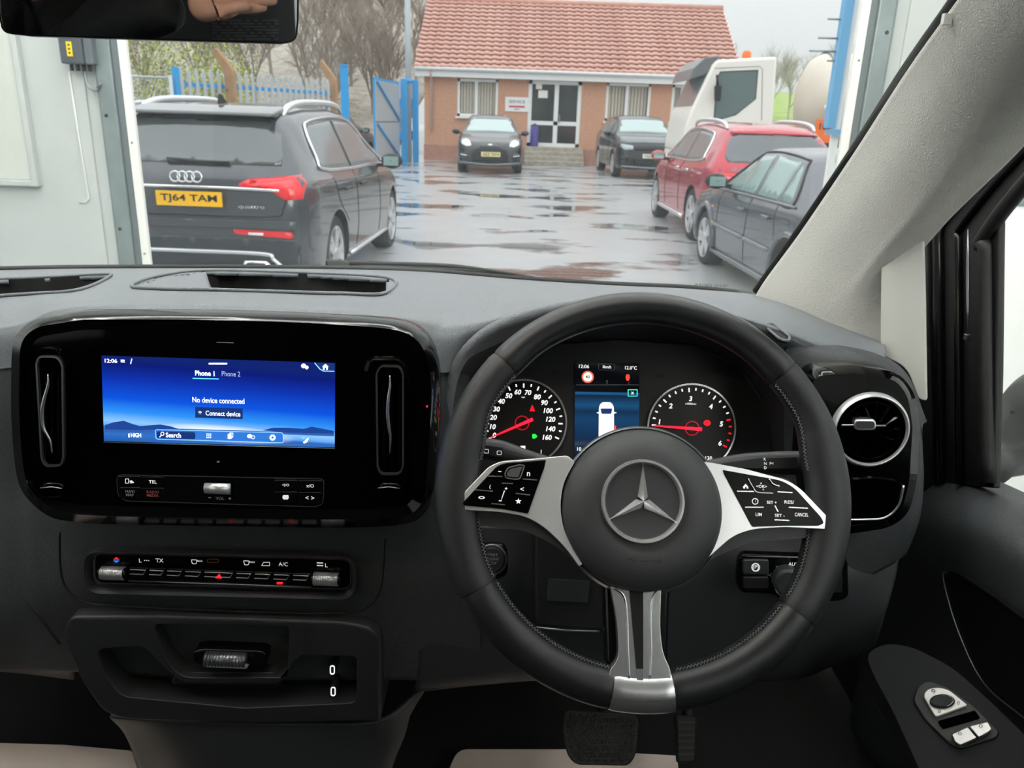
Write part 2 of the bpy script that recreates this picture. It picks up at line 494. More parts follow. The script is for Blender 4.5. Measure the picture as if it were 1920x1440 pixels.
tube('loop_cable', [(-2.025, DOOR_Y - .05, 1.75), (-2.023, DOOR_Y - .05, 1.70), (-2.010, DOOR_Y - .05, 1.668), (-1.980, DOOR_Y - .05, 1.66), (-1.975, DOOR_Y - .05, 1.675), (-1.955, DOOR_Y - .06, 1.69)], .006, M_GALV, cb, n=8, res=24)

# hexagonal LED tube lights on the garage ceiling
M_LED = mat('led_tube', 'ffffff', .5, emit='fdfaf4', estr=LED_POWER)
def hex_lights():
    a = .46
    edges = set()
    for i in range(-3, 5):
        for j in range(-6, 6):
            cx = i * 1.5 * a - .4; cy = j * math.sqrt(3) * a + (math.sqrt(3) * a / 2 if i % 2 else 0) - .9
            pts = [(round(cx + a * math.cos(RAD(60 * k)), 3), round(cy + a * math.sin(RAD(60 * k)), 3)) for k in range(6)]
            for k in range(6):
                p, q = pts[k], pts[(k + 1) % 6]
                if min(p[1], q[1]) < -5.6 or max(p[1], q[1]) > 3.6 or min(p[0], q[0]) < -3.9 or max(p[0], q[0]) > 2.5: continue
                edges.add((min(p, q), max(p, q)))
    t = thing('hexagon_ceiling_light', 'honeycomb of white LED tubes on the garage ceiling', 'ceiling light', (-.4, 0, 3.56))
    bm = bmesh.new(); add_box(bm, (0, 0, 0), (a * .93, .035, .03)); me = new_bm(bm)
    for p, q in sorted(edges):
        o = link('led_tube', me, M_LED, t, smooth=False)
        o.matrix_parent_inverse = Matrix.Identity(4)
        o.location = ((p[0] + q[0]) / 2 + .4, (p[1] + q[1]) / 2, -.02)
        o.rotation_euler = (0, 0, math.atan2(q[1] - p[1], q[0] - p[0]))
hex_lights()
# white cabinet and cardboard box seen through the side window
cabn = thing('storage_cabinet', 'white metal cabinet seen through the driver side window', 'cabinet', (1.9, 2.7, 0))
box('carcass', (1.85, 2.75, .70), (.9, .5, 1.40), M_UPVC, cabn, bevel=.008)
box('top_edge', (1.85, 2.75, 1.405), (.92, .52, .02), M_GALV, cabn, bevel=.004)
for k in range(2):
    dd = box('cabinet_door', (1.63 + .45 * k, 2.49, .69), (.43, .02, 1.34), M_UPVC, cabn, bevel=.004)
    box('handle', (1.80 + .10 * k, 2.475, .72), (.015, .015, .12), M_SCREW, dd)
cbx = thing('cardboard_box', 'brown cardboard box on top of the white cabinet', 'box', (1.8, 2.75, 1.415))
box('carton', (1.85, 2.75, 1.415 + .2), (.8, .4, .4), mat('cardboard', 'b98d70', .8, vary=(8, 'a87c60', .6)), cbx, bevel=.004)
box('tape_strip', (1.85, 2.5495, 1.415 + .2), (.05, .002, .4), mat('tape_tan', 'cfae8c', .3), cbx)

# ================================================================== office building across the yard
BY = 31.0
bl = thing('office_building', 'brick office bungalow with red tiled roof and white door across the yard', 'building', (2, BY, 0))
bx0, bx1 = -3.55, 7.55
def wall_with_holes(name, x0, x1, z0, z1, holes, y, th, m, parent):
    xs = sorted({x0, x1} | {h[0] for h in holes} | {h[1] for h in holes}); zs = sorted({z0, z1} | {h[2] for h in holes} | {h[3] for h in holes})
    bm = bmesh.new()
    for i in range(len(xs) - 1):
        for j in range(len(zs) - 1):
            cx, cz = (xs[i] + xs[i + 1]) / 2, (zs[j] + zs[j + 1]) / 2
            if any(h[0] < cx < h[1] and h[2] < cz < h[3] for h in holes): continue
            add_box(bm, (cx, y + th / 2, cz), (xs[i + 1] - xs[i], th, zs[j + 1] - zs[j]))
    bmesh.ops.remove_doubles(bm, verts=bm.verts, dist=1e-4)
    return link(name, new_bm(bm), m, parent, smooth=False)
WINS = [(-2.34, -.86, 1.60, 2.89), (3.08, 4.70, 1.60, 2.91), (5.47, 6.6, 1.60, 2.92)]
DOOR = (.25, 2.18, .62, 2.92)
wall_with_holes('front_wall', bx0, bx1, .55, 3.1, [(a, b, c, d) for a, b, c, d in WINS] + [DOOR], BY, .28, M_BRICK, bl)
box('base_course', ((bx0 + bx1) / 2, BY + .12, .28), (bx1 - bx0 + .04, .32, .56), M_BRICK2, bl)
box('side_wall', (bx0 + .14, BY + 4.0, 1.55), (.28, 7.6, 3.1), M_BRICK, bl)
box('side_wall', (bx1 - .14, BY + 4.0, 1.55), (.28, 7.6, 3.1), M_BRICK, bl)
box('rear_wall', ((bx0 + bx1) / 2, BY + 7.9, 1.55), (bx1 - bx0, .28, 3.1), M_BRICK, bl)
for gx in (bx0 + .14, bx1 - .14):
    me = prism([(gx - .13, BY + .1, 3.05), (gx - .13, BY + 7.8, 3.05), (gx - .13, BY + 4.0, 5.6)], Vector((.26, 0, 0)))
    link('gable', me, M_BRICK, bl, smooth=False)
box('inside_wall', ((bx0 + bx1) / 2, BY + 1.2, 1.6), (bx1 - bx0 - .6, .05, 2.9), mat('inside_cream', 'cbbfae', .8), bl)
def upvc(name, x0, x1, z0, z1, mull, y, parent, t=.09, glass=M_PANE, transom=None):
    bm = bmesh.new(); cx, cz = (x0 + x1) / 2, (z0 + z1) / 2
    for a in ((x0 + t / 2, cz, t, z1 - z0), (x1 - t / 2, cz, t, z1 - z0), (cx, z0 + t / 2, x1 - x0, t), (cx, z1 - t / 2, x1 - x0, t)):
        add_box(bm, (a[0], y, a[1]), (a[2], .09, a[3]))
    for q in mull: add_box(bm, (q, y, cz), (t * 1.2, .085, z1 - z0))
    if transom: add_box(bm, (cx, y, transom), (x1 - x0, .085, t * 1.1))
    w = link(name, new_bm(bm), M_UPVC, parent, smooth=False)
    qs = [x0] + list(mull) + [x1]
    zs = [z0] + ([transom] if transom else []) + [z1]
    for i in range(len(qs) - 1):
        for j in range(len(zs) - 1):
            box('pane', ((qs[i] + qs[i + 1]) / 2, y, (zs[j] + zs[j + 1]) / 2), (qs[i + 1] - qs[i], .02, zs[j + 1] - zs[j]), glass, w)
    return w
M_PANE_C = mat('clear_pane', 'ffffff', 0.02, trans=1.0, ior=1.1)
for k, (a, b, c, d) in enumerate(WINS):
    w = upvc('window', a, b, c, d, [(a + b) / 2 - (.05 if k < 2 else .2)], BY + .06, bl, glass=M_PANE_C)
    box('window_sill', ((a + b) / 2, BY - .04, c - .04), (b - a + .12, .16, .07), M_UPVC, w)
    nb = 12
    for i in range(nb):
        box('blind_slat', (a + .1 + (b - a - .2) * (i + .5) / nb, BY + .20, (c + d) / 2), ((b - a - .2) / nb * .82, .012, d - c - .15), M_BLIND, w, rz=.25)
dr = upvc('entrance_door', DOOR[0], DOOR[1], DOOR[2], DOOR[3], [1.28], BY + .06, bl, t=.13, glass=M_PANE_D, transom=1.45)
box('door_handle', (1.42, BY - .02, 1.62), (.03, .05, .3), M_GALV, dr)
box('notice', (.78, BY + .03, 2.45), (.34, .01, .26), M_PLATE_W, dr)
box('notice', (.62, BY + .03, 2.72), (.22, .01, .20), M_PLATE_W, dr)
bin_ = thing('purple_cylinder', 'purple cylinder standing behind the office door glass step', 'canister', (.52, BY - .12, .62))
lathe('canister_body', [(0, 0), (.14, 0), (.15, .03), (.15, .62), (.12, .70), (.05, .74), (0, .74)], mat('purple', '4a3f96', .4), bin_, 20, Matrix.Translation((.52, BY - .17, .62)))
lathe('cap', [(0, .74), (.06, .74), (.06, .80), (0, .80)], M_BLACKPL, bin_, 14, Matrix.Translation((.52, BY - .17, .62)))
for i in range(4):
    box('door_step', (1.24, BY - .22 - .26 * i, .62 - .155 * i - .0775 * (4 - i) + .0775 * 0 if False else (.62 - .155 * i) / 2), (2.15, .46 - .0 * i, .62 - .155 * i), M_STEP, bl, bevel=.012)
sg = thing('wall_sign', 'white sign with dark lettering and red bar beside the office door', 'sign', (-.16, BY - .03, 1.8))
box('sign_board', (-.16, BY - .02, 2.065), (.86, .03, .50), M_UPVC, sg, bevel=.004)
SM = Matrix.Translation((-.16, BY - .0365, 2.16)) @ Matrix.Rotation(RAD(90), 4, 'X')
text_at('lettering', 'SERVICE', SM, .11, .60, mat('sign_ink', '6a6e78', .5), sg, .02)
box('red_bar', (-.16, BY - .037, 1.99), (.58, .004, .065), mat('sign_red', 'd8303c', .5), sg)
box('small_print', (-.16, BY - .037, 1.90), (.20, .002, .03), mat('sign_ink'), sg)
box('fascia', ((bx0 + bx1) / 2, BY - .30, 3.05), (bx1 - bx0 + .6, .05, .26), M_UPVC, bl)
box('soffit', ((bx0 + bx1) / 2, BY - .15, 2.94), (bx1 - bx0 + .5, .32, .03), M_UPVC, bl)
tube('gutter', [(bx0 - .3, BY - .40, 3.19), (bx1 + .3, BY - .40, 3.19)], .065, M_UPVC, bl, n=10)
dp = tube('downpipe', [(-3.28, BY - .38, 3.1), (-3.28, BY - .3, 2.95), (-3.28, BY - .06, 2.8), (-3.28, BY - .06, 1.05)], .045, mat('pipe_pinkish', 'd8b7a8', .5), bl, n=10)
# roof: every course of pantiles is a strip of its own, lapped over the next
ry0, rz0, ry1, rz1 = BY - .42, 3.22, BY + 4.0, 5.95
NC = 16
rx0, rx1 = bx0 - .32, bx1 + .34
sl = Vector((0, ry1 - ry0, rz1 - rz0)); sln = Vector((0, -(rz1 - rz0), ry1 - ry0)).normalized()
nper = 38; ns = nper * 6
def course_mesh():
    bm = bmesh.new()
    lo, hi, bt = [], [], []
    for i in range(ns + 1):
        x = (rx1 - rx0) * i / ns
        h = .018 * math.sin(2 * math.pi * i / 6) + .006 * math.sin(4 * math.pi * i / 6)
        p = Vector((x, 0, 0))
        lo.append(bm.verts.new(p + sln * (h + .055))); bt.append(bm.verts.new(p + sln * (h + .02)))
        hi.append(bm.verts.new(p + sl / NC * 1.12 + sln * (h + .01)))
    for i in range(ns):
        bm.faces.new((lo[i], lo[i + 1], hi[i + 1], hi[i])); bm.faces.new((bt[i + 1], bt[i], hi[i], hi[i + 1])); bm.faces.new((bt[i], bt[i + 1], lo[i + 1], lo[i]))
    return new_bm(bm)
cm = course_mesh()
for k in range(NC):
    o = link('roof_tile_course', cm, M_TILE, bl)
    o.matrix_parent_inverse = Matrix.Translation(bl.location).inverted()
    o.location = Vector((rx0, ry0, rz0)) + sl * (k / NC)
back = mesh_from([(rx0, ry1, rz1), (rx1, ry1, rz1), (rx1, 2 * ry1 - ry0, rz0), (rx0, 2 * ry1 - ry0, rz0)], [(0, 1, 2, 3)])
solid(link('rear_roof_slope', back, M_TILE, bl, smooth=False), .06)
tube('ridge_tile', [(rx0, ry1, rz1 + .03), (rx1, ry1, rz1 + .03)], .12, M_TILE, bl, n=10)
for xx in (rx0 + .02, rx1 - .02):
    me = prism([(xx, ry0, rz0 - .16), (xx, ry0, rz0 + .03), (xx, ry1, rz1 + .03), (xx, ry1, rz1 - .16)], Vector((.03, 0, 0)))
    link('verge_board', me, M_UPVC, bl, smooth=False)
bx = bmesh.new(); add_box(bx, (0, 0, 0), (.35, .2, .22)); bmesh.ops.translate(bx, verts=bx.verts, vec=(-3.55, BY - .1, 3.98))
# tall grey pole at the corner of the building
pl_ = thing('yard_pole', 'tall grey metal pole at the left corner of the office roof', 'pole', (-3.86, 29.0, 0))
tube('shaft', [(-3.86, 29.0, 0), (-3.86, 29.0, 6.6)], .10, mat('pole_grey', 'a9b1b5', .5, .3), pl_, n=12)
tube('collar', [(-3.86, 29.0, 2.6), (-3.86, 29.0, 2.75)], .13, M_BLUE, pl_, n=12)

# ================================================================== gate, palisade fence, posts
def palisade(P0, P1, n, H, label, name='palisade_fence'):
    P0, P1 = Vector(P0), Vector(P1); d = (P1 - P0); L = d.length; a = math.atan2(d.y, d.x)
    t = thing(name, label, 'fence', P0)
    M0 = Matrix.Translation(P0) @ Matrix.Rotation(a, 4, 'Z')
    poly = [(-.035, .05), (.035, .05), (.035, H - .08), (0, H), (-.035, H - .08)]
    me = prism([(x, -.02, z) for x, z in poly], Vector((0, .02, 0)))
    for i in range(n):
        o = link('pale', me, M_PALE, t, smooth=False); o.matrix_parent_inverse = Matrix.Identity(4)
        o.matrix_basis = Matrix.Rotation(a, 4, 'Z') @ Matrix.Translation((L * (i + .5) / n, 0, 0))
    for z in (.4, H - .28):
        box('rail', (L / 2, .03, z), (L, .05, .07), M_BLUE, t, M=M0)
    return t, M0, L
ft, FM0, FL = palisade((-5.87, 14.5, 0), (-4.05, 18.0, 0), 24, 2.25, 'grey palisade fence with blue rails behind the dark estate car')
box('end_post', (.0, .03, 1.12), (.09, .09, 2.24), M_BLUE, ft, M=FM0)
tube('brace', [FM0 @ Vector((FL * .62, .06, .9)), FM0 @ Vector((FL, .06, 1.75))], .03, M_BLUE, ft, n=6)
def bent_post(x, y, lab):
    t = thing('concrete_post', lab, 'post', (x, y, 0))
    bm = bmesh.new(); prof = [(0, 0), (0, 2.25), (-.28, 2.62), (-.36, 2.56), (-.17, 2.2), (-.17, 0)]
    me = prism([(x + a + .08, y - .08, z) for a, z in prof], Vector((0, .16, 0)))
    sharp(bev(link('post_shaft', me, M_CONC, t, smooth=False), .015), 40)
    for k in range(3):
        tube('wire_eye', [(x - .05, y - .09, .9 + .5 * k), (x - .05, y - .12, .93 + .5 * k), (x - .05, y - .09, .96 + .5 * k)], .012, M_GALV, t, n=5)
bent_post(-5.28, 15.45, 'tan concrete fence post with bent top, in the middle of the palisade')
bent_post(-4.02, 18.15, 'tan concrete fence post with bent top, beside the blue gate post')
gp = thing('gate_post', 'bright blue square gate post right of the palisade fence', 'post', (-4.37, 21, 0))
box('shaft', (-4.37, 21, 1.33), (.17, .17, 2.66), M_BLUE, gp, bevel=.01)
box('post_cap', (-4.37, 21, 2.68), (.20, .20, .04), M_BLUE, gp, bevel=.01)
for k, (x, y) in enumerate(((-3.86, 28.6), (-3.55, 29.2))):
    g = thing('gate_post', ('blue gate post carrying the open sheet gate', 'blue gate post nearest the office wall')[k], 'post', (x - .1, y, 0))
    box('shaft', (x - .1, y, 1.36), (.20, .20, 2.72), M_BLUE, g, bevel=.01)
    box('hinge', (x - .24, y - .02, .9), (.14, .10, .3), M_BLUE, g, bevel=.01)
    box('hinge', (x - .24, y - .02, 1.95), (.14, .10, .3), M_BLUE, g, bevel=.01)
gl = thing('yard_gate', 'open grey sheet-metal gate leaf with blue frame and diagonal braces', 'gate', (-4.15, 28.5, .1))
GM = Matrix.Translation((-4.10, 28.4, 0)) @ Matrix.Rotation(RAD(266), 4, 'Z')
GLn = 3.3
for i in range(2):
    box('sheet_panel', (GLn / 2, 0, .75 + 1.2 * i), (GLn, .03, 1.16), mat('gate_sheet', 'b6bdc2', .45, .3), gl, M=GM)
for x in (0.03, GLn - .03): box('frame_stile', (x, -.03, 1.35), (.07, .06, 2.5), M_BLUE, gl, M=GM)
for z in (.14, 1.35, 2.57): box('frame_rail', (GLn / 2, -.03, z), (GLn, .06, .07), M_GALV if z == 1.35 else M_BLUE, gl, M=GM)
tube('drop_bolt', [GM @ Vector((GLn - .1, -.08, 0)), GM @ Vector((GLn - .1, -.08, .6))], .02, M_GALV, gl, n=8)
for z in (.2, 1.4):
    tube('brace', [GM @ Vector((.1, .05, z)), GM @ Vector((GLn - .1, .05, z + 1.1))], .03, M_BLUE, gl, n=6)
# chain-link mesh left of the palisade
cl = thing('chain_link_fence', 'chain-link fence left of the grey palisade', 'fence', (-7, 14.3, 0))
bm = bmesh.new()
for k in range(-34, 30):
    for s in (-1, 1):
        x0 = -8.2 + k * .075
        pts = []
        for q in range(2):
            z = .1 + 1.95 * q; x = x0 + (s * .8 * q if s > 0 else .8 - .8 * q)
            pts.append((x, z))
        (xa, za), (xb, zb) = pts
        if max(xa, xb) > -5.9: continue
        a = [bm.verts.new((xa + dx, 14.4, za)) for dx in (0, .008)] + [bm.verts.new((xb + dx, 14.4, zb)) for dx in (.008, 0)]
        b = [bm.verts.new(v.co + Vector((0, .008, 0))) for v in a]
        bm.faces.new(a); bm.faces.new(b[::-1])
        for i in range(4): bm.faces.new((a[i], b[i], b[(i + 1) % 4], a[(i + 1) % 4]))
wm = link('wire_mesh', new_bm(bm), M_PALE, cl, smooth=False); wm['kind'] = 'stuff'
for x in (-9.5, -7.7, -5.95): tube('fence_post', [(x, 14.42, 0), (x, 14.42, 2.1)], .035, M_PALE, cl, n=8)
tube('top_rail', [(-9.5, 14.42, 2.06), (-5.95, 14.42, 2.06)], .02, M_PALE, cl, n=8)
# blue post with rods just outside the opening on the right
bp_ = thing('outside_post', 'blue steel post with thin grey rods just outside the right door rail', 'post', (1.86, 5.0, 0))
box('shaft', (1.83, 5.0, 2.6), (.055, .06, 2.0), mat('blue_post_pale', '6ba9d6', .45), bp_, bevel=.004)
box('foot_bracket', (1.87, 5.0, 1.58), (.10, .07, .03), mat('blue_post_pale'), bp_)
box('side_plate', (1.88, 5.03, 2.0), (.04, .03, 3.98), M_UPVC, bp_)
for z, l in ((2.02, .18), (2.09, .14), (2.19, .10), (1.97, .07)):
    tube('rod', [(1.83, 5.0, z), (1.83 - l, 5.0, z)], .006, M_GALV, bp_, n=6)
# ================================================================== cars
def poly_interp(pts, t):
    if t <= pts[0][0]: return pts[0][1]
    for (a, b), (c, d) in zip(pts, pts[1:]):
        if t <= c: return b + (d - b) * (t - a) / max(1e-9, c - a)
    return pts[-1][1]
class Car:
    """body lofted from a side profile, a plan and cross-sections; fittings are laid onto the body by ray casts. local y is forward"""
    def __init__(s, name, label, loc, rz, paint, top, plan, belt, zb, wheelbase, wr, roof_in, wtrack, ww=.235, group='cars parked in the yard'):
        s.t = thing(name, label, 'car', loc, rz, group)
        s.M = Matrix.Translation(Vector(loc)) @ Matrix.Rotation(rz, 4, 'Z'); s.Mi = s.M.inverted()
        s.paint = paint
        ys = []
        for (a, _), (b, _) in zip(top, top[1:]):
            n = max(1, int((b - a) / .07))
            ys += [a + (b - a) * i / n for i in range(n)]
        ys.append(top[-1][0])
        rings = []
        tp = top
        for y in ys:
            zt = poly_interp(tp, y); w = poly_interp(plan, y); bz = poly_interp(belt, y)
            if zt > bz + .02:
                k = min(1, (zt - bz) / .45)
                ri = roof_in * k
                half = [(0, zb), (w - .14, zb), (w - .03, zb + .05), (w - .012, zb + .16), (w, (zb + bz) * .5), (w - .012, bz - .10), (w - .05, bz - .01),
                        (w - .06 - ri * .5, (bz + zt) / 2 - .01 * k), (w - .07 - ri * .93, zt - .075 * k - .004), (w - .12 - ri * 1.25, zt - .022 * k - .002), ((w - .2 - ri) * .5, zt - .004), (0, zt)]
            else:
                half = [(0, zb), (w - .14, zb), (w - .03, zb + .05), (w - .012, min(zb + .16, zt - .06)), (w, (zb + zt) * .5), (w - .012, zt - .12), (w - .04, zt - .05),
                        (w - .09, zt - .015), (w - .15, zt - .005), (w - .26, zt + .006), (w * .45, zt + .012), (0, zt + .015)]
            hs = catmull([(a, 0, b) for a, b in half], 30)
            ring = [Vector((p.x, y, p.z)) for p in hs] + [Vector((-p.x, y, p.z)) for p in hs[-2:0:-1]]
            rings.append(ring)
        n = len(rings[0])
        me = grid_mesh(rings, True)
        bm = bmesh.new(); bm.from_mesh(me); bm.verts.ensure_lookup_table()
        bm.faces.new([bm.verts[i] for i in range(n)]); bm.faces.new([bm.verts[(len(rings) - 1) * n + i] for i in range(n)])
        bmesh.ops.recalc_face_normals(bm, faces=bm.faces)
        s.bvh = BVHTree.FromBMesh(bm)
        bm.to_mesh(me); bm.free()
        me.materials.append(paint); me.materials.append(M_BLACKPL)
        tmp = bpy.data.objects.new('tmp', me); COL.objects.link(tmp)
        cb_ = bmesh.new()
        for sx in (-1, 1):
            for yy in (-wheelbase / 2, wheelbase / 2):
                g = bmesh.ops.create_cone(cb_, cap_ends=True, segments=40, radius1=wr + .055, radius2=wr + .055, depth=.62)
                bmesh.ops.transform(cb_, matrix=Matrix.Translation((sx * (wtrack + .12), yy, wr)) @ Matrix.Rotation(RAD(90), 4, 'Y'), verts=g['verts'])
        for f in cb_.faces: f.material_index = 1
        cme = new_bm(cb_); cme.materials.append(paint); cme.materials.append(M_BLACKPL)
        cut = bpy.data.objects.new('cut', cme); COL.objects.link(cut)
        bo = tmp.modifiers.new('b', 'BOOLEAN'); bo.object = cut; bo.operation = 'DIFFERENCE'; bo.solver = 'EXACT'
        bpy.context.view_layer.update()
        fin = bpy.data.meshes.new_from_object(tmp.evaluated_get(bpy.context.evaluated_depsgraph_get()))
        bpy.data.objects.remove(tmp); bpy.data.objects.remove(cut)
        s.body = s.add('body', fin, None); sharp(s.body, 34)
        for sx in (-1, 1):
            for yy in (-wheelbase / 2, wheelbase / 2):
                s.wheel(sx, yy, wtrack, wr, ww)
    def add(s, name, me, m, parent=None, smooth=True):
        o = bpy.data.objects.new(name, me); COL.objects.link(o)
        if m is not None: me.materials.append(m)
        o.parent = parent or s.t
        if smooth: me.shade_smooth()
        return o
    def wheel(s, sx, yy, wt, wr, ww):
        M = Matrix.Translation((sx * wt, yy, wr)) @ Matrix.Rotation(RAD(90) * sx, 4, 'Y')
        h = ww / 2
        prof = [(wr * .70, -h), (wr * .93, -h), (wr, -h * .75), (wr, h * .75), (wr * .95, h * .98), (wr * .80, h), (wr * .70, h * .92)]
        o = lathe('wheel', prof, M_TYRE, None, 36, M, closed=True); o.parent = s.t
        rim = [(wr * .72, h * .96), (wr * .69, h * .9), (wr * .66, h * .2), (.02, h * .1), (.0, h * .1)]
        r = lathe('rim_barrel', rim, M_BLACKPL, None, 32, M); r.parent = o
        lip = lathe('rim_lip', [(wr * .735, h * .9), (wr * .735, h * 1.02), (wr * .69, h * 1.0), (wr * .68, h * .8)], M_ALLOY, None, 36, M, closed=True); lip.parent = o
        bm = bmesh.new()
        for k in range(5):
            a = 2 * math.pi * k / 5 + .3
            for d in (-.20, .20):
                pts = []
                for rr, tt, hh in ((.05, .045, h * .95), (wr * .71, .030, h * .98)):
                    for q in (-1, 1):
                        ang = a + d * rr / (wr * .7)
                        pts.append(Vector((rr * math.cos(ang) - q * tt * math.sin(ang), rr * math.sin(ang) + q * tt * math.cos(ang), hh)))
                f = [bm.verts.new(M @ p) for p in pts]; g = [bm.verts.new(M @ (p - Vector((0, 0, .05)))) for p in pts]
                bm.faces.new((f[0], f[1], f[3], f[2])); bm.faces.new((g[0], g[2], g[3], g[1]))
                for i, j in ((0, 1), (1, 3), (3, 2), (2, 0)): bm.faces.new((f[i], g[i], g[j], f[j]))
        sp = link('spokes', new_bm(bm), M_ALLOY, None, smooth=False); sp.parent = o
        hub = lathe('hub_cap', [(0, h * 1.05), (.05, h * 1.05), (.065, h * .95), (.065, h * .5)], M_ALLOY, None, 16, M); hub.parent = o
    # pixel -> local coordinates on the rear/front plane (world Y) or the side plane (world X)
    def r2(s, pts, Y): return [((s.Mi @ at_y(x, y, Y)).x, (s.Mi @ at_y(x, y, Y)).z) for x, y in pts]
    def s2(s, pts, X): return [((s.Mi @ at_x(x, y, X)).y, (s.Mi @ at_x(x, y, X)).z) for x, y in pts]
    def patch(s, name, poly, view, off, m, thick=.012, parent=None, step=.09, curve=None):
        bm = bmesh.new()
        if view in ('rear', 'front'):
            vs = [bm.verts.new((a, 0, b)) for a, b in poly]
        elif view == 'top':
            vs = [bm.verts.new((a, b, 0)) for a, b in poly]
        else:
            vs = [bm.verts.new((0, a, b)) for a, b in poly]
        f = bm.faces.new(vs)
        bmesh.ops.triangulate(bm, faces=[f])
        for _ in range(6):
            es = [e for e in bm.edges if e.calc_length() > step]
            if not es: break
            bmesh.ops.subdivide_edges(bm, edges=es, cuts=1)
            bmesh.ops.triangulate(bm, faces=bm.faces)
        D = {'rear': Vector((0, 1, 0)), 'front': Vector((0, -1, 0)), 'left': Vector((1, 0, 0)), 'right': Vector((-1, 0, 0)), 'top': Vector((0, 0, -1))}[view]
        for v in bm.verts:
            h, nrm, _, _ = s.bvh.ray_cast(v.co - D * 8, D)
            if h is None:
                h, nrm, _, _ = s.bvh.find_nearest(v.co - D * 1.2)
            v.co = h - D * off
        bmesh.ops.recalc_face_normals(bm, faces=bm.faces)
        bm.normal_update()
        av = Vector((0, 0, 0))
        for f in bm.faces: av += f.normal * f.calc_area()
        if av.dot(D) > 0: bmesh.ops.reverse_faces(bm, faces=bm.faces)
        me = bpy.data.meshes.new('m'); bm.to_mesh(me); bm.free()
        o = s.add(name, me, m, parent)
        if thick: solid(o, thick, -1.0)
        return o
    def strip(s, name, pts, view, off, r, m, parent=None, n=6, closed=False):
        """moulding tube laid along a line on the body"""
        D = {'rear': Vector((0, 1, 0)), 'front': Vector((0, -1, 0)), 'left': Vector((1, 0, 0)), 'right': Vector((-1, 0, 0)), 'top': Vector((0, 0, -1))}[view]
        V = {'rear': lambda a, b: Vector((a, 0, b)), 'front': lambda a, b: Vector((a, 0, b)), 'top': lambda a, b: Vector((a, b, 0))}.get(view, lambda a, b: Vector((0, a, b)))
        P = catmull([V(a, b) for a, b in pts], max(8, len(pts) * 5), closed)
        Q = []
        for p in P:
            h, _, _, _ = s.bvh.ray_cast(p - D * 8, D)
            if h is None: h, _, _, _ = s.bvh.find_nearest(p - D * 1.2)
            Q.append(h - D * off)
        o = tube(name, Q, r, m, None, n=n, closed=closed)
        o.parent = parent or s.t
        return o
    def side_windows(s, polys, m, chrome, side, inset=.012):
        for p in polys:
            w = s.patch('side_window', p, side, .006, m)
            if chrome: s.strip('window_trim', p, side, .012, .014, chrome, w, closed=True)
    def mirror(s, sx, y, z, m):
        w = poly_interp([(0, .0)], 0)
        h, _, _, _ = s.bvh.ray_cast(Vector((sx * 5, y, z)), Vector((-sx, 0, 0)))
        x = (h.x if h else sx * .85)
        bm = bmesh.new(); bmesh.ops.create_uvsphere(bm, u_segments=16, v_segments=10, radius=1)
        for v in bm.verts:
            v.co = Vector((x + sx * (.17 + .125 * v.co.x), y + .065 * v.co.y, z + .05 + .085 * v.co.z))
        o = s.add('door_mirror', new_bm(bm), m)
        bm = bmesh.new(); add_box(bm, (x + sx * .05, y + .01, z + .0), (.14, .05, .04))
        s.add('mirror_arm', new_bm(bm), M_BLACKPL, o, smooth=False)
        bm = bmesh.new(); add_box(bm, (x + sx * .17, y - .058, z + .05), (.17, .012, .10)); s.add('mirror_glass', new_bm(bm), M_CARGLASS_T, o, smooth=False)
    def plate_text(s, txt, cx, z, y, w, h, m, view, ink=M_PRINT):
        sg_ = -1 if view == 'rear' else 1
        bm = bmesh.new(); add_box(bm, (cx, y, z), (w, .012, h)); p = s.add('number_plate', new_bm(bm), m, smooth=False)
        Mx = Matrix.Translation((cx, y + sg_ * .008, z)) @ (Matrix.Rotation(RAD(90), 4, 'X') if view == 'rear' else Matrix.Rotation(RAD(180), 4, 'Z') @ Matrix.Rotation(RAD(90), 4, 'X'))
        o = text_at('lettering', txt, Mx, h * .62, w * .86, ink, None, .02); o.parent = p

def mir(poly): return [(-a, b) for a, b in poly]

# ---------------- dark grey SUV at the left, seen from behind
M_GREY = mat('paint_dark_grey', '4b4e53', .22, .35, coat=.7)
q5 = Car('grey_suv', 'dark grey four-ring SUV with yellow plate seen from behind at left', (-2.53, 8.78, 0), RAD(-1.5), M_GREY,
         top=[(-2.37, .62), (-2.365, .86), (-2.34, 1.04), (-2.27, 1.13), (-2.00, 1.49), (-1.93, 1.56), (-1.75, 1.615), (-1.2, 1.65), (-.4, 1.66), (.2, 1.62), (.55, 1.53), (1.22, 1.13), (1.4, 1.08), (1.95, .97), (2.18, .86), (2.27, .68), (2.29, .5)],
         plan=[(-2.37, .80), (-2.34, .86), (-2.25, .905), (-2.0, .935), (-1.4, .95), (1.3, .95), (1.9, .90), (2.15, .80), (2.29, .6)],
         belt=[(-2.4, 1.12), (-1.5, 1.09), (1.3, 1.0), (2.3, .8)], zb=.24, wheelbase=2.82, wr=.355, roof_in=.24, wtrack=.80)
RY = 6.46
qp = lambda pts: q5.r2(pts, RY)
M_Q5LOW = M_GREY
rw = q5.r2([(272, 293), (275, 268), (292, 228), (305, 219), (450, 219), (505, 228), (523, 240), (529, 262), (528, 303), (440, 302)], 6.62)
rwl = min(a for a, b in rw)
gw = q5.patch('rear_window', [(-.71, 1.18), (-.71, 1.25), (-.64, 1.47), (-.58, 1.51), (.58, 1.51), (.64, 1.47), (.71, 1.25), (.71, 1.18)], 'rear', .004, mat('q5_rear_glass', '4d5355', .06, spec=.9, coat=.6))
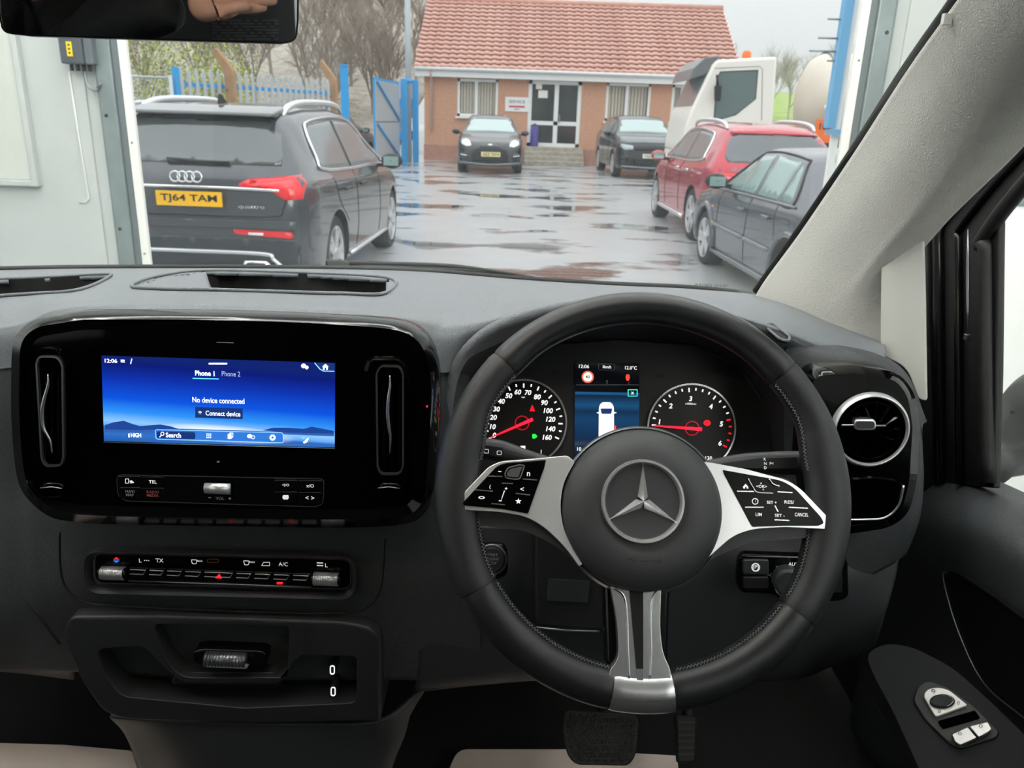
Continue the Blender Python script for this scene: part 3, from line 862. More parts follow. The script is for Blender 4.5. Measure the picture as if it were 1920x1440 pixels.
# spoiler over the rear window
bm = bmesh.new()
sp_prof = [(-1.66, 1.628), (-2.03, 1.572), (-2.05, 1.545), (-1.9, 1.54)]
me = prism([(-.60, y, z) for y, z in sp_prof], Vector((1.20, 0, 0)))
so = q5.add('roof_spoiler', me, M_GREY); bev(so, .015, 3); sharp(so, 45)
q5.strip('chrome_strip', [(-.70, 1.01), (-.3, 1.005), (.3, 1.005), (.72, .998)], 'rear', .012, .014, M_CHROME)
for sx in (1, -1):
    lp = [(.40, 1.02), (.40, 1.04), (.47, 1.08), (.88, 1.12), (.90, 1.09), (.885, .935), (.76, .93), (.68, .975), (.6, 1.017)]
    lp = lp if sx > 0 else mir(lp)
    tl = q5.patch('tail_light', lp, 'rear', .010, M_RED, step=.05)
    inn = [(.46, 1.035), (.82, 1.085), (.83, 1.015), (.62, 1.03)]
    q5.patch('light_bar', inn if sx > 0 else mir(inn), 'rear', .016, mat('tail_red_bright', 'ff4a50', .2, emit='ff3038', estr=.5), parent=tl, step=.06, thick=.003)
    rf = [(.34, .655), (.34, .69), (.80, .683), (.82, .645), (.8, .63)]
    rr = q5.patch('rear_reflector', rf if sx > 0 else mir(rf), 'rear', .010, M_RED, step=.06)
    gl_ = [(.46, .65), (.46, .67), (.58, .67), (.58, .65)]
    q5.patch('reversing_lens', gl_ if sx > 0 else mir(gl_), 'rear', .016, M_LAMP, parent=rr, step=.08, thick=.003)
q5.patch('bumper_band', [(-.84, .705), (-.84, .765), (.84, .765), (.84, .705)], 'rear', .03, M_GREY)
q5.patch('bumper_lower', [(-.86, .27), (-.86, .62), (.86, .62), (.86, .27)], 'rear', .006, mat('bumper_dark_blue_grey', '2a2f36', .3, coat=.4))
q5.strip('tailgate_seam', [(-.75, 1.03), (-.74, .86), (-.66, .80), (0, .79), (.66, .80), (.74, .86), (.77, .94)], 'rear', .002, .006, M_BLACKPL)
q5.strip('diffuser_trim', [(-.80, .33), (-.66, .46), (-.58, .505), (0, .51), (.58, .505), (.66, .46), (.80, .33)], 'rear', .03, .018, M_SATIN)
for sx in (1, -1):
    ex = q5.patch('exhaust_finisher', [(sx * a, b) for a, b in [(.40, .40), (.43, .45), (.60, .45), (.66, .40), (.62, .375), (.44, .375)]], 'rear', .05, M_CHROME, thick=.05)
    q5.patch('exhaust_opening', [(sx * a, b) for a, b in [(.43, .398), (.445, .432), (.59, .432), (.63, .398), (.60, .385), (.45, .385)]], 'rear', .054, M_BLACKPL, parent=ex, thick=.004)
q5.plate_text('TJ64 TAM', 0.02, .92, -2.41, .52, .112, M_PLATE_Y, 'rear')
for k in range(4):
    M = Matrix.Translation((-.086 + .0573 * k + .0, -2.372, 1.082)) @ Matrix.Rotation(RAD(80), 4, 'X')
    rg = []
    for i in range(28):
        a = 2 * math.pi * i / 28; rg.append(M @ Vector((.039 * math.cos(a), .039 * math.sin(a), .014)))
    o = tube('emblem_ring', rg, .0075, M_CHROME, None, n=6, closed=True); o.parent = q5.t
q5.strip('rear_wiper', [(-.15, 1.203), (.05, 1.197), (.30, 1.193)], 'rear', .03, .012, M_BLACKPL)
wm_ = q5.patch('wiper_mount', [(-.19, 1.185), (-.21, 1.22), (.02, 1.21), (.04, 1.188)], 'rear', .03, M_BLACKPL, thick=.03)
o = text_at('lettering', 'quattro', Matrix.Translation((.50, -2.385, .865)) @ Matrix.Rotation(RAD(90), 4, 'X'), .035, .21, M_CHROME, None, .02); o.parent = q5.t
# right side
for side, sx in (('right', 1), ('left', -1)):
    win = [[(-1.62, 1.13), (-1.66, 1.22), (-1.58, 1.42), (-1.42, 1.49), (-.62, 1.53), (-.62, 1.10)], [(-.56, 1.10), (-.56, 1.53), (.05, 1.51), (.42, 1.41), (.98, 1.07)]]
    for wv in win: q5.patch('side_window', wv, side, .006, M_CARGLASS)
    q5.patch('pillar_panel', [(-.60, 1.11), (-.60, 1.52), (-.57, 1.52), (-.57, 1.11)], side, .010, M_GLOSSK)
    q5.strip('window_trim', [(-1.64, 1.13), (-1.68, 1.22), (-1.60, 1.43), (-1.42, 1.51), (-.6, 1.55), (.06, 1.53), (.46, 1.42), (1.04, 1.07), (.2, 1.075), (-.7, 1.085)], side, .012, .015, M_CHROME, closed=True)
    q5.strip('door_seam', [(-.60, 1.06), (-.60, .55), (-.66, .34)], side, .001, .004, M_BLACKPL)
    q5.strip('door_seam', [(.52, 1.02), (.54, .6), (.48, .34)], side, .001, .004, M_BLACKPL)
    q5.strip('door_seam', [(-1.45, 1.05), (-1.30, .82), (-1.0, .62)], side, .001, .004, M_BLACKPL)
    q5.strip('sill_trim', [(-.95, .30), (.92, .30)], side, .015, .022, M_SATIN)
    for yh in (-.42, -1.10):
        q5.strip('door_handle', [(yh - .11, .93), (yh + .11, .93)], side, .03, .015, M_BLACKPL)
    q5.strip('shoulder_crease', [(-2.1, 1.0), (-1.4, 1.02), (0, .98), (1.3, .95)], side, -.004, .006, M_GREY)
    q5.mirror(sx, .72, 1.04, M_BLACKPL)
    rl = [Vector((sx * .60, y, z)) for y, z in ((-1.78, 1.555), (-1.62, 1.625), (-1.2, 1.665), (-.3, 1.675), (.1, 1.645), (.22, 1.59))]
    o = tube('roof_rail', rl, [.016, .03, .03, .03, .026, .016], M_SATIN, None, n=8, res=30); o.parent = q5.t
bm = bmesh.new()
me = prism([(-.012, -1.60, 1.632), (-.012, -1.42, 1.64), (-.012, -1.56, 1.715)], Vector((.024, 0, 0)))
q5.add('roof_aerial', me, M_BLACKPL, smooth=False)

# ---------------- red SUV seen from behind at the right
M_REDP = mat('paint_red', 'b3263a', .22, .25, coat=.7)
gl_c = Car('red_suv', 'red SUV seen from behind left, parked at the right side', (3.40, 13.23, 0), RAD(1.0), M_REDP,
         top=[(-2.38, .62), (-2.375, .86), (-2.34, 1.00), (-2.26, 1.10), (-1.92, 1.47), (-1.84, 1.545), (-1.65, 1.60), (-1.1, 1.64), (-.4, 1.645), (.2, 1.61), (.55, 1.52), (1.22, 1.12), (1.4, 1.07), (1.95, .96), (2.18, .84), (2.27, .66), (2.29, .5)],
         plan=[(-2.38, .80), (-2.34, .87), (-2.25, .91), (-2.0, .94), (-1.4, .955), (1.3, .95), (1.9, .90), (2.15, .80), (2.29, .6)],
         belt=[(-2.4, 1.10), (-1.5, 1.08), (1.3, 1.0), (2.3, .8)], zb=.24, wheelbase=2.85, wr=.36, roof_in=.25, wtrack=.82)
gl_c.patch('rear_window', [(-.68, 1.13), (-.72, 1.20), (-.63, 1.44), (-.56, 1.485), (.56, 1.485), (.63, 1.44), (.72, 1.20), (.68, 1.13)], 'rear', .004, mat('glc_glass', '454a50', .07, spec=.9, coat=.5))
gl_c.patch('roof_spoiler', [(-.60, 1.50), (-.58, 1.545), (.58, 1.545), (.60, 1.50)], 'rear', .03, M_REDP)
for sx in (1, -1):
    lp = [(sx * a, b) for a, b in [(.36, .90), (.38, .985), (.86, 1.0), (.915, .97), (.90, .87), (.7, .86)]]
    tl = gl_c.patch('tail_light', lp, 'rear', .010, M_RED, step=.06)
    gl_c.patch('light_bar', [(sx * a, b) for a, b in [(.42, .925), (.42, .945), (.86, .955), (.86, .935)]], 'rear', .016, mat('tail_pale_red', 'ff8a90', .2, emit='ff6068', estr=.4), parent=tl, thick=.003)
    gl_c.patch('rear_reflector', [(sx * a, b) for a, b in [(.48, .48), (.48, .52), (.82, .52), (.82, .48)]], 'rear', .010, M_RED)
gl_c.strip('boot_handle_trim', [(-.34, .92), (.34, .92)], 'rear', .012, .013, M_CHROME)
gl_c.patch('bumper_lower', [(-.86, .26), (-.86, .44), (.86, .44), (.86, .26)], 'rear', .008, M_BLACKPL)
gl_c.strip('diffuser_trim', [(-.75, .33), (0, .31), (.75, .33)], 'rear', .03, .018, M_SATIN)
gl_c.strip('tailgate_seam', [(-.80, 1.05), (-.78, .72), (-.68, .66), (.68, .66), (.78, .72), (.80, 1.05)], 'rear', .002, .006, M_BLACKPL)
o = text_at('lettering', 'GLC 220d', Matrix.Translation((-.50, -2.42, 1.055)) @ Matrix.Rotation(RAD(90), 4, 'X'), .045, .34, M_CHROME, None, .02); o.parent = gl_c.t
for side, sx in (('right', 1), ('left', -1)):
    for wv in [[(-1.55, 1.13), (-1.60, 1.20), (-1.52, 1.40), (-1.35, 1.48), (-.58, 1.52), (-.58, 1.10)], [(-.52, 1.10), (-.52, 1.52), (.05, 1.50), (.42, 1.40), (.98, 1.07)]]:
        gl_c.patch('side_window', wv, side, .006, M_CARGLASS)
    gl_c.strip('window_trim', [(-1.57, 1.13), (-1.63, 1.21), (-1.54, 1.42), (-1.35, 1.50), (-.55, 1.54), (.06, 1.52), (.46, 1.41), (1.04, 1.07), (.2, 1.075), (-.7, 1.085)], side, .012, .017, M_CHROME, closed=True)
    gl_c.strip('door_seam', [(-.55, 1.06), (-.55, .55), (-.60, .34)], side, .001, .005, M_BLACKPL)
    gl_c.strip('door_seam', [(.52, 1.02), (.54, .6), (.48, .34)], side, .001, .005, M_BLACKPL)
    gl_c.strip('sill_trim', [(-.98, .28), (.95, .28)], side, .03, .035, M_SATIN)
    for yh in (-.40, -1.08): gl_c.strip('door_handle', [(yh - .10, .965), (yh + .10, .965)], side, .03, .02, M_CHROME)
    gl_c.mirror(sx, .78, 1.03, M_REDP)
    rl = [Vector((sx * .60, y, z)) for y, z in ((-1.70, 1.55), (-1.55, 1.615), (-1.1, 1.655), (-.3, 1.665), (.1, 1.635), (.22, 1.58))]
    o = tube('roof_rail', rl, [.016, .03, .03, .03, .026, .016], M_SATIN, None, n=8, res=30); o.parent = gl_c.t

# ---------------- dark blue-grey saloon, nearest at the right
M_SAL = mat('paint_blue_grey', '53565e', .25, .35, coat=.6)
sx_, sy_ = 2.33, 8.32
a6 = Car('blue_grey_saloon', 'old blue-grey saloon with wide wheel arches, nearest car at the right', (3.16, 8.36, 0), RAD(2.6), M_SAL,
         top=[(-2.35, .55), (-2.345, .78), (-2.32, .92), (-2.2, .97), (-1.62, 1.00), (-1.5, 1.03), (-.98, 1.36), (-.85, 1.395), (-.3, 1.425), (.2, 1.41), (.42, 1.35), (1.05, .98), (1.2, .94), (2.0, .82), (2.25, .74), (2.37, .6), (2.4, .45)],
         plan=[(-2.35, .72), (-2.3, .80), (-2.15, .85), (-1.4, .885), (1.3, .885), (1.95, .85), (2.25, .78), (2.4, .66)],
         belt=[(-2.4, .96), (-1.5, .95), (1.1, .90), (2.4, .7)], zb=.20, wheelbase=2.69, wr=.315, roof_in=.20, wtrack=.76, ww=.215)
for side, sx in (('left', -1), ('right', 1)):
    for wv in [[(-.14, .955), (-.14, 1.335), (.30, 1.30), (.44, 1.22), (.86, .95)], [(-.82, .96), (-.82, 1.30), (-.20, 1.335), (-.20, .955)], [(-1.16, .965), (-.96, 1.24), (-.88, 1.285), (-.88, .962)]]:
        a6.patch('side_window', wv, side, .005, M_CARGLASS_T)
    a6.strip('window_trim', [(-1.22, .95), (-.98, 1.28), (-.85, 1.33), (-.2, 1.365), (.30, 1.335), (.46, 1.24), (.95, .935), (.2, .94), (-.7, .945)], side, .006, .010, M_BLACKPL, closed=True)
    a6.strip('door_seam', [(-.17, .93), (-.17, .5), (-.18, .24)], side, .001, .004, M_BLACKPL)
    a6.strip('door_seam', [(.82, .93), (.84, .55), (.82, .24)], side, .001, .004, M_BLACKPL)
    a6.strip('door_seam', [(-.90, .93), (-1.0, .62), (-.98, .5)], side, .001, .004, M_BLACKPL)
    a6.strip('side_moulding', [(-.92, .52), (-.20, .525)], side, .012, .02, mat('moulding_grey', '7b8087', .35, .2))
    a6.strip('side_moulding', [(-.14, .525), (.92, .535)], side, .012, .02, mat('moulding_grey'))
    a6.strip('belt_trim', [(-1.3, .945), (-.2, .935), (.95, .92)], side, .012, .012, mat('moulding_grey'))
    a6.strip('sill_edge', [(-.96, .23), (.96, .23)], side, .018, .03, M_SAL)
    for yh in (-.02 - .0, -.74): a6.strip('door_handle', [(yh - .09, .80), (yh + .09, .80)], side, .018, .016, M_SAL)
    # flared arch lips
    for yy in (-1.345, 1.345):
        a6.strip('arch_flare', [(yy + .40 * math.cos(RAD(q)), .315 + .40 * math.sin(RAD(q))) for q in range(-8, 190, 14)], side, .0, .032, M_SAL)
    a6.patch('side_repeater', [(1.0, .70), (1.0, .725), (1.07, .725), (1.07, .70)], side, .008, M_AMBER)
    a6.patch('side_marker', [(.955, .50), (.955, .56), (1.0, .56), (1.0, .50)], side, .012, mat('gold_badge', 'c9a75a', .4, .4))
    a6.mirror(sx, .70, .965, M_BLACKPL)
a6.patch('rear_window', [(-.60, 1.06), (-.52, 1.31), (.52, 1.31), (.60, 1.06)], 'rear', .004, M_CARGLASS_T)
a6.patch('windscreen', [(-.66, .98), (-.56, 1.33), (.56, 1.33), (.66, .98)], 'front', .004, M_CARGLASS)
for sx in (1, -1): a6.patch('tail_light', [(sx * a, b) for a, b in [(.38, .72), (.38, .88), (.78, .88), (.78, .72)]], 'rear', .01, M_RED)

# ---------------- black SUV facing us in front of the office
M_BLK = mat('paint_black_a', '2c2e32', .25, .3, coat=.6)
dx = Car('black_suv', 'black SUV facing the camera in front of the office window', (-.95, 26.78, 0), RAD(180 + 2), M_BLK,
         top=[(-2.5, .6), (-2.49, .9), (-2.4, 1.1), (-1.9, 1.5), (-1.4, 1.62), (-.4, 1.68), (.2, 1.65), (.5, 1.56), (1.2, 1.16), (1.4, 1.10), (1.9, 1.01), (2.25, .90), (2.42, .78), (2.48, .62), (2.5, .4)],
         plan=[(-2.5, .8), (-2.3, .93), (-1.4, .99), (1.3, .99), (1.9, .97), (2.2, .92), (2.4, .80), (2.5, .66)],
         belt=[(-2.5, 1.1), (1.3, 1.03), (2.5, .85)], zb=.24, wheelbase=3.06, wr=.37, roof_in=.28, wtrack=.85)
M_WS = mat('screen_pale', '9fb2b0', .08, spec=.9, coat=.5)
dx.patch('windscreen', [(-.74, 1.17), (-.60, 1.55), (-.5, 1.58), (.5, 1.58), (.60, 1.55), (.74, 1.17), (0, 1.19)], 'front', .004, M_WS)
dx.patch('grille', [(-.52, .36), (-.55, .55), (-.40, .72), (-.2, .765), (.2, .765), (.40, .72), (.55, .55), (.52, .36)], 'front', .012, M_BLACKPL)
for i in range(6):
    dx.strip('grille_bar', [(-.48 + .0 * i, .42 + .055 * i), (.48, .42 + .055 * i)], 'front', .016, .006, M_SCREW)
for sx in (1, -1):
    dx.patch('headlight', [(sx * a, b) for a, b in [(.56, .80), (.60, .93), (.72, .99), (.86, .94), (.84, .84), (.7, .78)]], 'front', .012, M_LAMP, step=.06)
    dx.strip('daylight_bar', [(sx * .68, .52), (sx * .86, .54)], 'front', .02, .014, M_LAMP)
    dx.patch('side_intake', [(sx * a, b) for a, b in [(.64, .44), (.66, .60), (.88, .60), (.88, .44)]], 'front', .006, M_GLOSSK)
    dx.mirror(-sx if False else sx, .80, 1.10, M_BLK)
dx.strip('splitter', [(-.86, .33), (0, .28), (.86, .33)], 'front', .02, .02, M_GALV)
dx.patch('badge', [(-.09, .835), (0, .86), (.09, .835), (0, .82)], 'front', .014, M_CHROME)
dx.plate_text('AEZ 7074', -.02, .565, 2.53, .56, .13, M_PLATE_P, 'front')
for side in ('left', 'right'):
    for wv in [[(-1.5, 1.16), (-1.3, 1.44), (-.5, 1.54), (-.5, 1.12)], [(-.44, 1.12), (-.44, 1.54), (.1, 1.52), (.45, 1.42), (1.0, 1.10)]]: dx.patch('side_window', wv, side, .006, M_CARGLASS)

# ---------------- black off-roader at the right of the steps
M_BLK2 = mat('paint_black_b', '33363b', .25, .3, coat=.6)
rr = Car('black_offroader', 'black boxy off-roader facing the camera right of the office steps', (3.72, 26.70, 0), RAD(180 + 3.0), M_BLK2,
         top=[(-2.45, .6), (-2.44, 1.0), (-2.35, 1.2), (-2.05, 1.68), (-1.8, 1.75), (-.4, 1.80), (.2, 1.78), (.52, 1.70), (1.12, 1.28), (1.3, 1.22), (2.1, 1.12), (2.33, 1.03), (2.43, .85), (2.45, .45)],
         plan=[(-2.45, .9), (-2.2, .99), (-1.4, 1.01), (1.3, 1.01), (2.0, .99), (2.3, .93), (2.45, .8)],
         belt=[(-2.5, 1.22), (1.3, 1.12), (2.5, 1.0)], zb=.27, wheelbase=2.99, wr=.385, roof_in=.26, wtrack=.87)
rr.patch('windscreen', [(-.76, 1.29), (-.63, 1.68), (-.5, 1.705), (.5, 1.705), (.63, 1.68), (.76, 1.29), (0, 1.31)], 'front', .004, M_WS)
rr.patch('grille', [(-.52, .82), (-.52, .93), (.52, .93), (.52, .82)], 'front', .012, M_BLACKPL)
rr.patch('lower_grille', [(-.5, .42), (-.55, .60), (.55, .60), (.5, .42)], 'front', .010, M_BLACKPL)
rr.strip('bumper_trim', [(-.86, .36), (0, .33), (.86, .36)], 'front', .02, .025, M_GALV)
for sx in (1, -1):
    rr.patch('headlight', [(sx * a, b) for a, b in [(.55, .83), (.55, .94), (.90, .98), (.92, .90), (.80, .82)]], 'front', .012, mat('headlamp_grey', 'aab2b8', .1, coat=.6), step=.07)
    rr.patch('side_intake', [(sx * a, b) for a, b in [(.64, .46), (.64, .66), (.90, .62), (.88, .46)]], 'front', .008, M_GLOSSK)
    rr.mirror(sx, .80, 1.20, M_BLK2)
rr.plate_text('YGZ 4486', .0, .66, 2.47, .54, .12, M_PLATE_W, 'front')
for side in ('left', 'right'):
    for wv in [[(-1.9, 1.30), (-1.75, 1.58), (-.5, 1.66), (-.5, 1.24)], [(-.44, 1.24), (-.44, 1.66), (.1, 1.65), (.42, 1.56), (.95, 1.22)]]: rr.patch('side_window', wv, side, .006, M_CARGLASS)
    rr.strip('door_seam', [(-.47, 1.2), (-.47, .45)], side, .001, .005, M_BLACKPL); rr.strip('door_seam', [(.65, 1.15), (.66, .45)], side, .001, .005, M_BLACKPL)

# ---------------- two half-hidden cars at the left
def back_car(name, label, loc, rz, paint, rails):
    c = Car(name, label, loc, RAD(rz), paint,
        top=[(-2.3, .6), (-2.29, .95), (-2.2, 1.12), (-1.9, 1.5), (-1.6, 1.60), (-.4, 1.65), (.2, 1.62), (.5, 1.53), (1.2, 1.13), (1.9, .99), (2.2, .85), (2.3, .5)],
        plan=[(-2.3, .82), (-2.1, .91), (-1.4, .93), (1.3, .93), (1.9, .9), (2.3, .62)], belt=[(-2.3, 1.1), (2.3, .9)], zb=.25, wheelbase=2.7, wr=.34, roof_in=.24, wtrack=.79)
    c.patch('rear_window', [(-.66, 1.15), (-.6, 1.46), (.6, 1.46), (.66, 1.15)], 'rear', .004, M_CARGLASS)
    for side, sx in (('left', -1), ('right', 1)):
        for wv in [[(-1.6, 1.14), (-1.45, 1.42), (-.6, 1.52), (-.6, 1.10)], [(-.54, 1.10), (-.54, 1.52), (.1, 1.5), (.42, 1.4), (.98, 1.08)]]: c.patch('side_window', wv, side, .006, M_CARGLASS)
        c.patch('tail_light', [(sx * a, b) for a, b in [(.55, .95), (.55, 1.1), (.86, 1.12), (.88, .95)]], 'rear', .01, M_RED)
        if rails:
            rl = [Vector((sx * .62, y, z)) for y, z in ((-1.7, 1.55), (-1.5, 1.62), (-.3, 1.665), (.2, 1.60))]
            o = tube('roof_rail', rl, .024, M_SATIN, None, n=8, res=24); o.parent = c.t
    c.mirror(1, .72, 1.04, M_BLACKPL); c.mirror(-1, .72, 1.04, M_BLACKPL)
    return c
back_car('grey_estate', 'grey car with bright roof rail half hidden behind the left door rail', (-5.35, 11.9, 0), -4, mat('paint_mid_grey', '63666b', .3, .4, coat=.5), True)
back_car('dark_hatchback', 'dark car with red tail light beyond the fence, left of the gate', (-5.9, 25.5, 0), -8, mat('paint_charcoal', '484a4e', .3, .3, coat=.5), False)
# ================================================================== truck cab and tank trailer
M_TRK = mat('truck_white', 'ece9e0', .3, coat=.3)
tk = thing('truck', 'white lorry cab with dark sun visor behind the red SUV', 'truck', (4.6, 19.6, 0))
TY = 18.5
def tpx(pts, Y=TY): return [at_y(x, y, Y) for x, y in pts]
cabo = tpx([(1287, 232), (1297, 205), (1336, 122), (1345, 112), (1458, 106), (1452, 240)])
cabo = [Vector((p.x, TY, p.z)) for p in cabo]
cabo = [cabo[0]] + cabo[1:5] + [Vector((cabo[5].x, TY, 1.0)), Vector((cabo[0].x - .05, TY, 1.0))]
o = link('cab_shell', prism(cabo, Vector((0, 2.3, 0))), M_TRK, tk, smooth=False); bev(o, .06, 3); o.data.shade_smooth(); sharp(o, 50)
sw = tpx([(1340, 222), (1345, 150), (1352, 136), (1420, 133), (1416, 185), (1380, 214), (1352, 222)], TY - .012)
o = link('side_window', prism(sw, Vector((0, .03, 0))), mat('truck_glass', '5d706e', .08), tk, smooth=False)
link('window_seal', prism([p + Vector((0, .004, 0)) for p in tpx([(x + (x - 1380) * .05, y + (y - 178) * .05) for x, y in [(1340, 222), (1345, 150), (1352, 136), (1420, 133), (1416, 185), (1380, 214), (1352, 222)]], TY - .012)], Vector((0, .02, 0))), M_BLACKPL, o, smooth=False)
# windscreen in the raked nose
d0, d1 = cabo[1], cabo[2]
nrm = Vector((-(d1.z - d0.z), 0, d1.x - d0.x)).normalized()
ws = [d0.lerp(d1, .08) + nrm * .012 + Vector((0, .12, 0)), d0.lerp(d1, .92) + nrm * .012 + Vector((0, .12, 0)), d0.lerp(d1, .92) + nrm * .012 + Vector((0, 2.18, 0)), d0.lerp(d1, .08) + nrm * .012 + Vector((0, 2.18, 0))]
link('windscreen', prism(ws, -nrm * .02), M_CARGLASS, tk, smooth=False)
vis = tpx([(1292, 150), (1300, 128), (1322, 108), (1350, 104), (1345, 116), (1322, 140)], TY + .1)
o = link('sun_visor', prism([p for p in vis], Vector((0, 2.1, 0))), mat('visor_grey', '6a6e72', .3), tk, smooth=False); bev(o, .02, 2)
mp_ = tpx([(1341, 160), (1341, 190), (1352, 190), (1354, 160)], TY - .25)
o = link('wing_mirror', prism(mp_, Vector((0, .14, 0))), M_BLACKPL, tk, smooth=False); bev(o, .03, 2)
tube('mirror_arm', tpx([(1346, 160), (1344, 140)], TY - .12), .025, M_BLACKPL, tk, n=6)
b_ = at_y(1400, 104, TY + .5)
lathe('beacon', [(0, 0), (.10, 0), (.10, .10), (.07, .15), (0, .16)], mat('beacon_orange', 'e8752a', .2), tk, 16, Matrix.Translation((b_.x, TY + .5, 3.0)))
for x, y, zz in ((4.2, 18.75, .52), (4.2, 20.55, .52)):
    M = Matrix.Translation((x + .2, y, zz)) @ Matrix.Rotation(RAD(-90), 4, 'X')
    lathe('wheel', [(.3, -.15), (.5, -.15), (.52, -.1), (.52, .1), (.5, .15), (.3, .15)], M_TYRE, tk, 28, M, closed=True)
box('chassis', (4.85, 19.65, .8), (2.3, 1.2, .3), M_BLACKPL, tk)
box('bumper', (3.68, 19.65, .75), (.16, 2.3, .5), M_TRK, tk, bevel=.03)
box('step_panel', (4.7, 18.6, .80), (1.4, .12, .5), M_TRK, tk, bevel=.02)
for k, y in enumerate((1.0,)):
    tube('door_seam', tpx([(1428, 225), (1430, 130), (1424, 124), (1340, 128)], TY - .004), .008, mat('seam_grey', 'a5a5a0', .5), tk, n=5)
tn = thing('tank_trailer', 'cream tank trailer with orange hazard plate behind the saloon', 'trailer', (8.2, 19.8, 0))
M = Matrix.Translation((6.50, 20.0, 2.2)) @ Matrix.Rotation(RAD(90), 4, 'Y')
lathe('tank', [(0, 0), (.3, .02), (.65, .10), (.92, .24), (1.02, .42), (1.05, .55), (1.05, 4.0), (.9, 4.3), (0, 4.4)], mat('tank_cream', 'ded5c8', .4, vary=(1.5, 'cfc4b4', .6)), tn, 40, M)
for x in (7.0, 8.4, 9.6):
    M2 = Matrix.Translation((x, 20.0, 2.2)) @ Matrix.Rotation(RAD(90), 4, 'Y')
    lathe('tank_band', [(1.05, -.04), (1.075, -.04), (1.075, .04), (1.05, .04)], M_GALV, tn, 40, M2, closed=True)
hz = at_y(1548, 246, 18.7)
box('hazard_plate', (hz.x + .05, 18.78, hz.z), (.52, .03, .50), mat('hazard_orange', 'f0701e', .5), tn, bevel=.004)
text_at('lettering', '1080', Matrix.Translation((hz.x + .05, 18.76, hz.z + .10)) @ Matrix.Rotation(RAD(90), 4, 'X'), .14, .36, M_PRINT, tn, .02)
hd = Matrix.Translation((hz.x + .12, 18.86, hz.z + .52)) @ Matrix.Rotation(RAD(45), 4, 'Y')
box('hazard_diamond', (0, 0, 0), (.26, .02, .26), M_UPVC, tn, M=hd)
box('trailer_frame', (8.4, 20, .95), (4.4, 1.0, .2), M_BLACKPL, tn)
for x in (8.0, 9.3):
    for y in (19.0, 21.0):
        lathe('wheel', [(.3, -.15), (.5, -.15), (.52, -.1), (.52, .1), (.5, .15), (.3, .15)], M_TYRE, tn, 24, Matrix.Translation((x, y, .52)) @ Matrix.Rotation(RAD(90), 4, 'X'), closed=True)
box('landing_leg', (6.9, 19.4, .45), (.12, .12, .9), M_BLACKPL, tn)
box('landing_leg', (6.9, 20.6, .45), (.12, .12, .9), M_BLACKPL, tn)
box('cradle', (7.0, 20, 1.15), (.2, 1.4, .35), M_BLACKPL, tn); box('cradle', (9.2, 20, 1.15), (.2, 1.4, .35), M_BLACKPL, tn)

# ================================================================== land behind: rising ground, field, trees, bushes
def terrain(name, x0, x1, y0, y1, fz, m, nx=40, ny=16):
    G = [[Vector((x0 + (x1 - x0) * i / nx, y0 + (y1 - y0) * j / ny, fz(x0 + (x1 - x0) * i / nx, y0 + (y1 - y0) * j / ny))) for i in range(nx + 1)] for j in range(ny + 1)]
    o = link(name, grid_mesh(G), m); o['kind'] = 'structure'
    return solid(o, .4)
terrain('hillside', -70, -4.8, 30.5, 90, lambda x, y: (y - 30) * .30 + .9 * noise.noise(Vector((x * .25, y * .25, 0))) - .3, mat('winter_scrub_hazed', 'bbb4ab', .95, vary=(1.3, '9f968a', .9), bump=('noise', 3, 1, .4)))  # scrub colours lightened, distance haze put into the base colour
terrain('field', 8, 75, 42, 110, lambda x, y: max(0.02, (y - 42) * .085) + .02, mat('field_grass', '9fb06a', .95, vary=(.4, '88a054', .8)))
M_BARK = mat('bark_grey_hazed', 'a0958a', .9)  # bark paled so the slope trees carry haze in their colour
M_BARK_HAZE = mat('bark_far_haze', 'c2beb8', .9)  # paler still: haze of the far trees painted into the bark
def bare_tree(base, H, seed, m, spread=1.0, levels=5, name='bare_tree', label='', group=None):
    r_ = random.Random(seed)
    bm = bmesh.new()
    def seg(a, b, ra, rb):
        t = (b - a).normalized(); up = Vector((1, 0, 0)) if abs(t.x) < .8 else Vector((0, 1, 0))
        s1 = t.cross(up).normalized(); s2 = s1.cross(t)
        A = [bm.verts.new(a + (s1 * math.cos(q) + s2 * math.sin(q)) * ra) for q in (0, 2.094, 4.189)]
        B = [bm.verts.new(b + (s1 * math.cos(q) + s2 * math.sin(q)) * rb) for q in (0, 2.094, 4.189)]
        for i in range(3): bm.faces.new((A[i], A[(i + 1) % 3], B[(i + 1) % 3], B[i]))
    def grow(p, d, l, r, lv):
        q = p + d * l
        seg(p, q, r, r * .72)
        if lv == 0: return
        for k in range(4 if lv < levels else 5):
            nd = (d + Vector((r_.uniform(-1, 1) * .62 * spread, r_.uniform(-1, 1) * .62 * spread, r_.uniform(-.12, .45)))).normalized()
            grow(p.lerp(q, r_.uniform(.35, 1.0)), nd, l * r_.uniform(.6, .85), r * .58, lv - 1)
    t = thing(name, label, 'tree', base, group=group)
    b = Vector(base)
    grow(b, Vector((r_.uniform(-.06, .06), 0, 1)), H * .26, H * .011, levels)
    o = link('branches', new_bm(bm), m, t, smooth=False)
    return t
wood = [(-16, 36, 9), (-13.2, 35, 8), (-10.9, 34.5, 8), (-9.3, 36.5, 8), (-7.9, 34.5, 7.5), (-6.3, 36, 8), (-5.2, 34, 7), (-19, 40, 9),
        (-12, 41, 9), (-9.8, 43, 9), (-8.2, 41, 8.5), (-6.6, 44, 9), (-5.2, 42, 8.5), (-7.2, 50, 10)]
names = ['above the left door rail', 'above the chain-link fence', 'above the first bent post', 'above the middle of the palisade', 'above the second bent post', 'above the blue post', 'above the open gate', 'farthest left',
         'upper row, leftmost', 'upper row, second from left', 'upper row, third from left', 'upper row, fourth from left', 'upper row, beside the grey pole', 'highest on the slope']
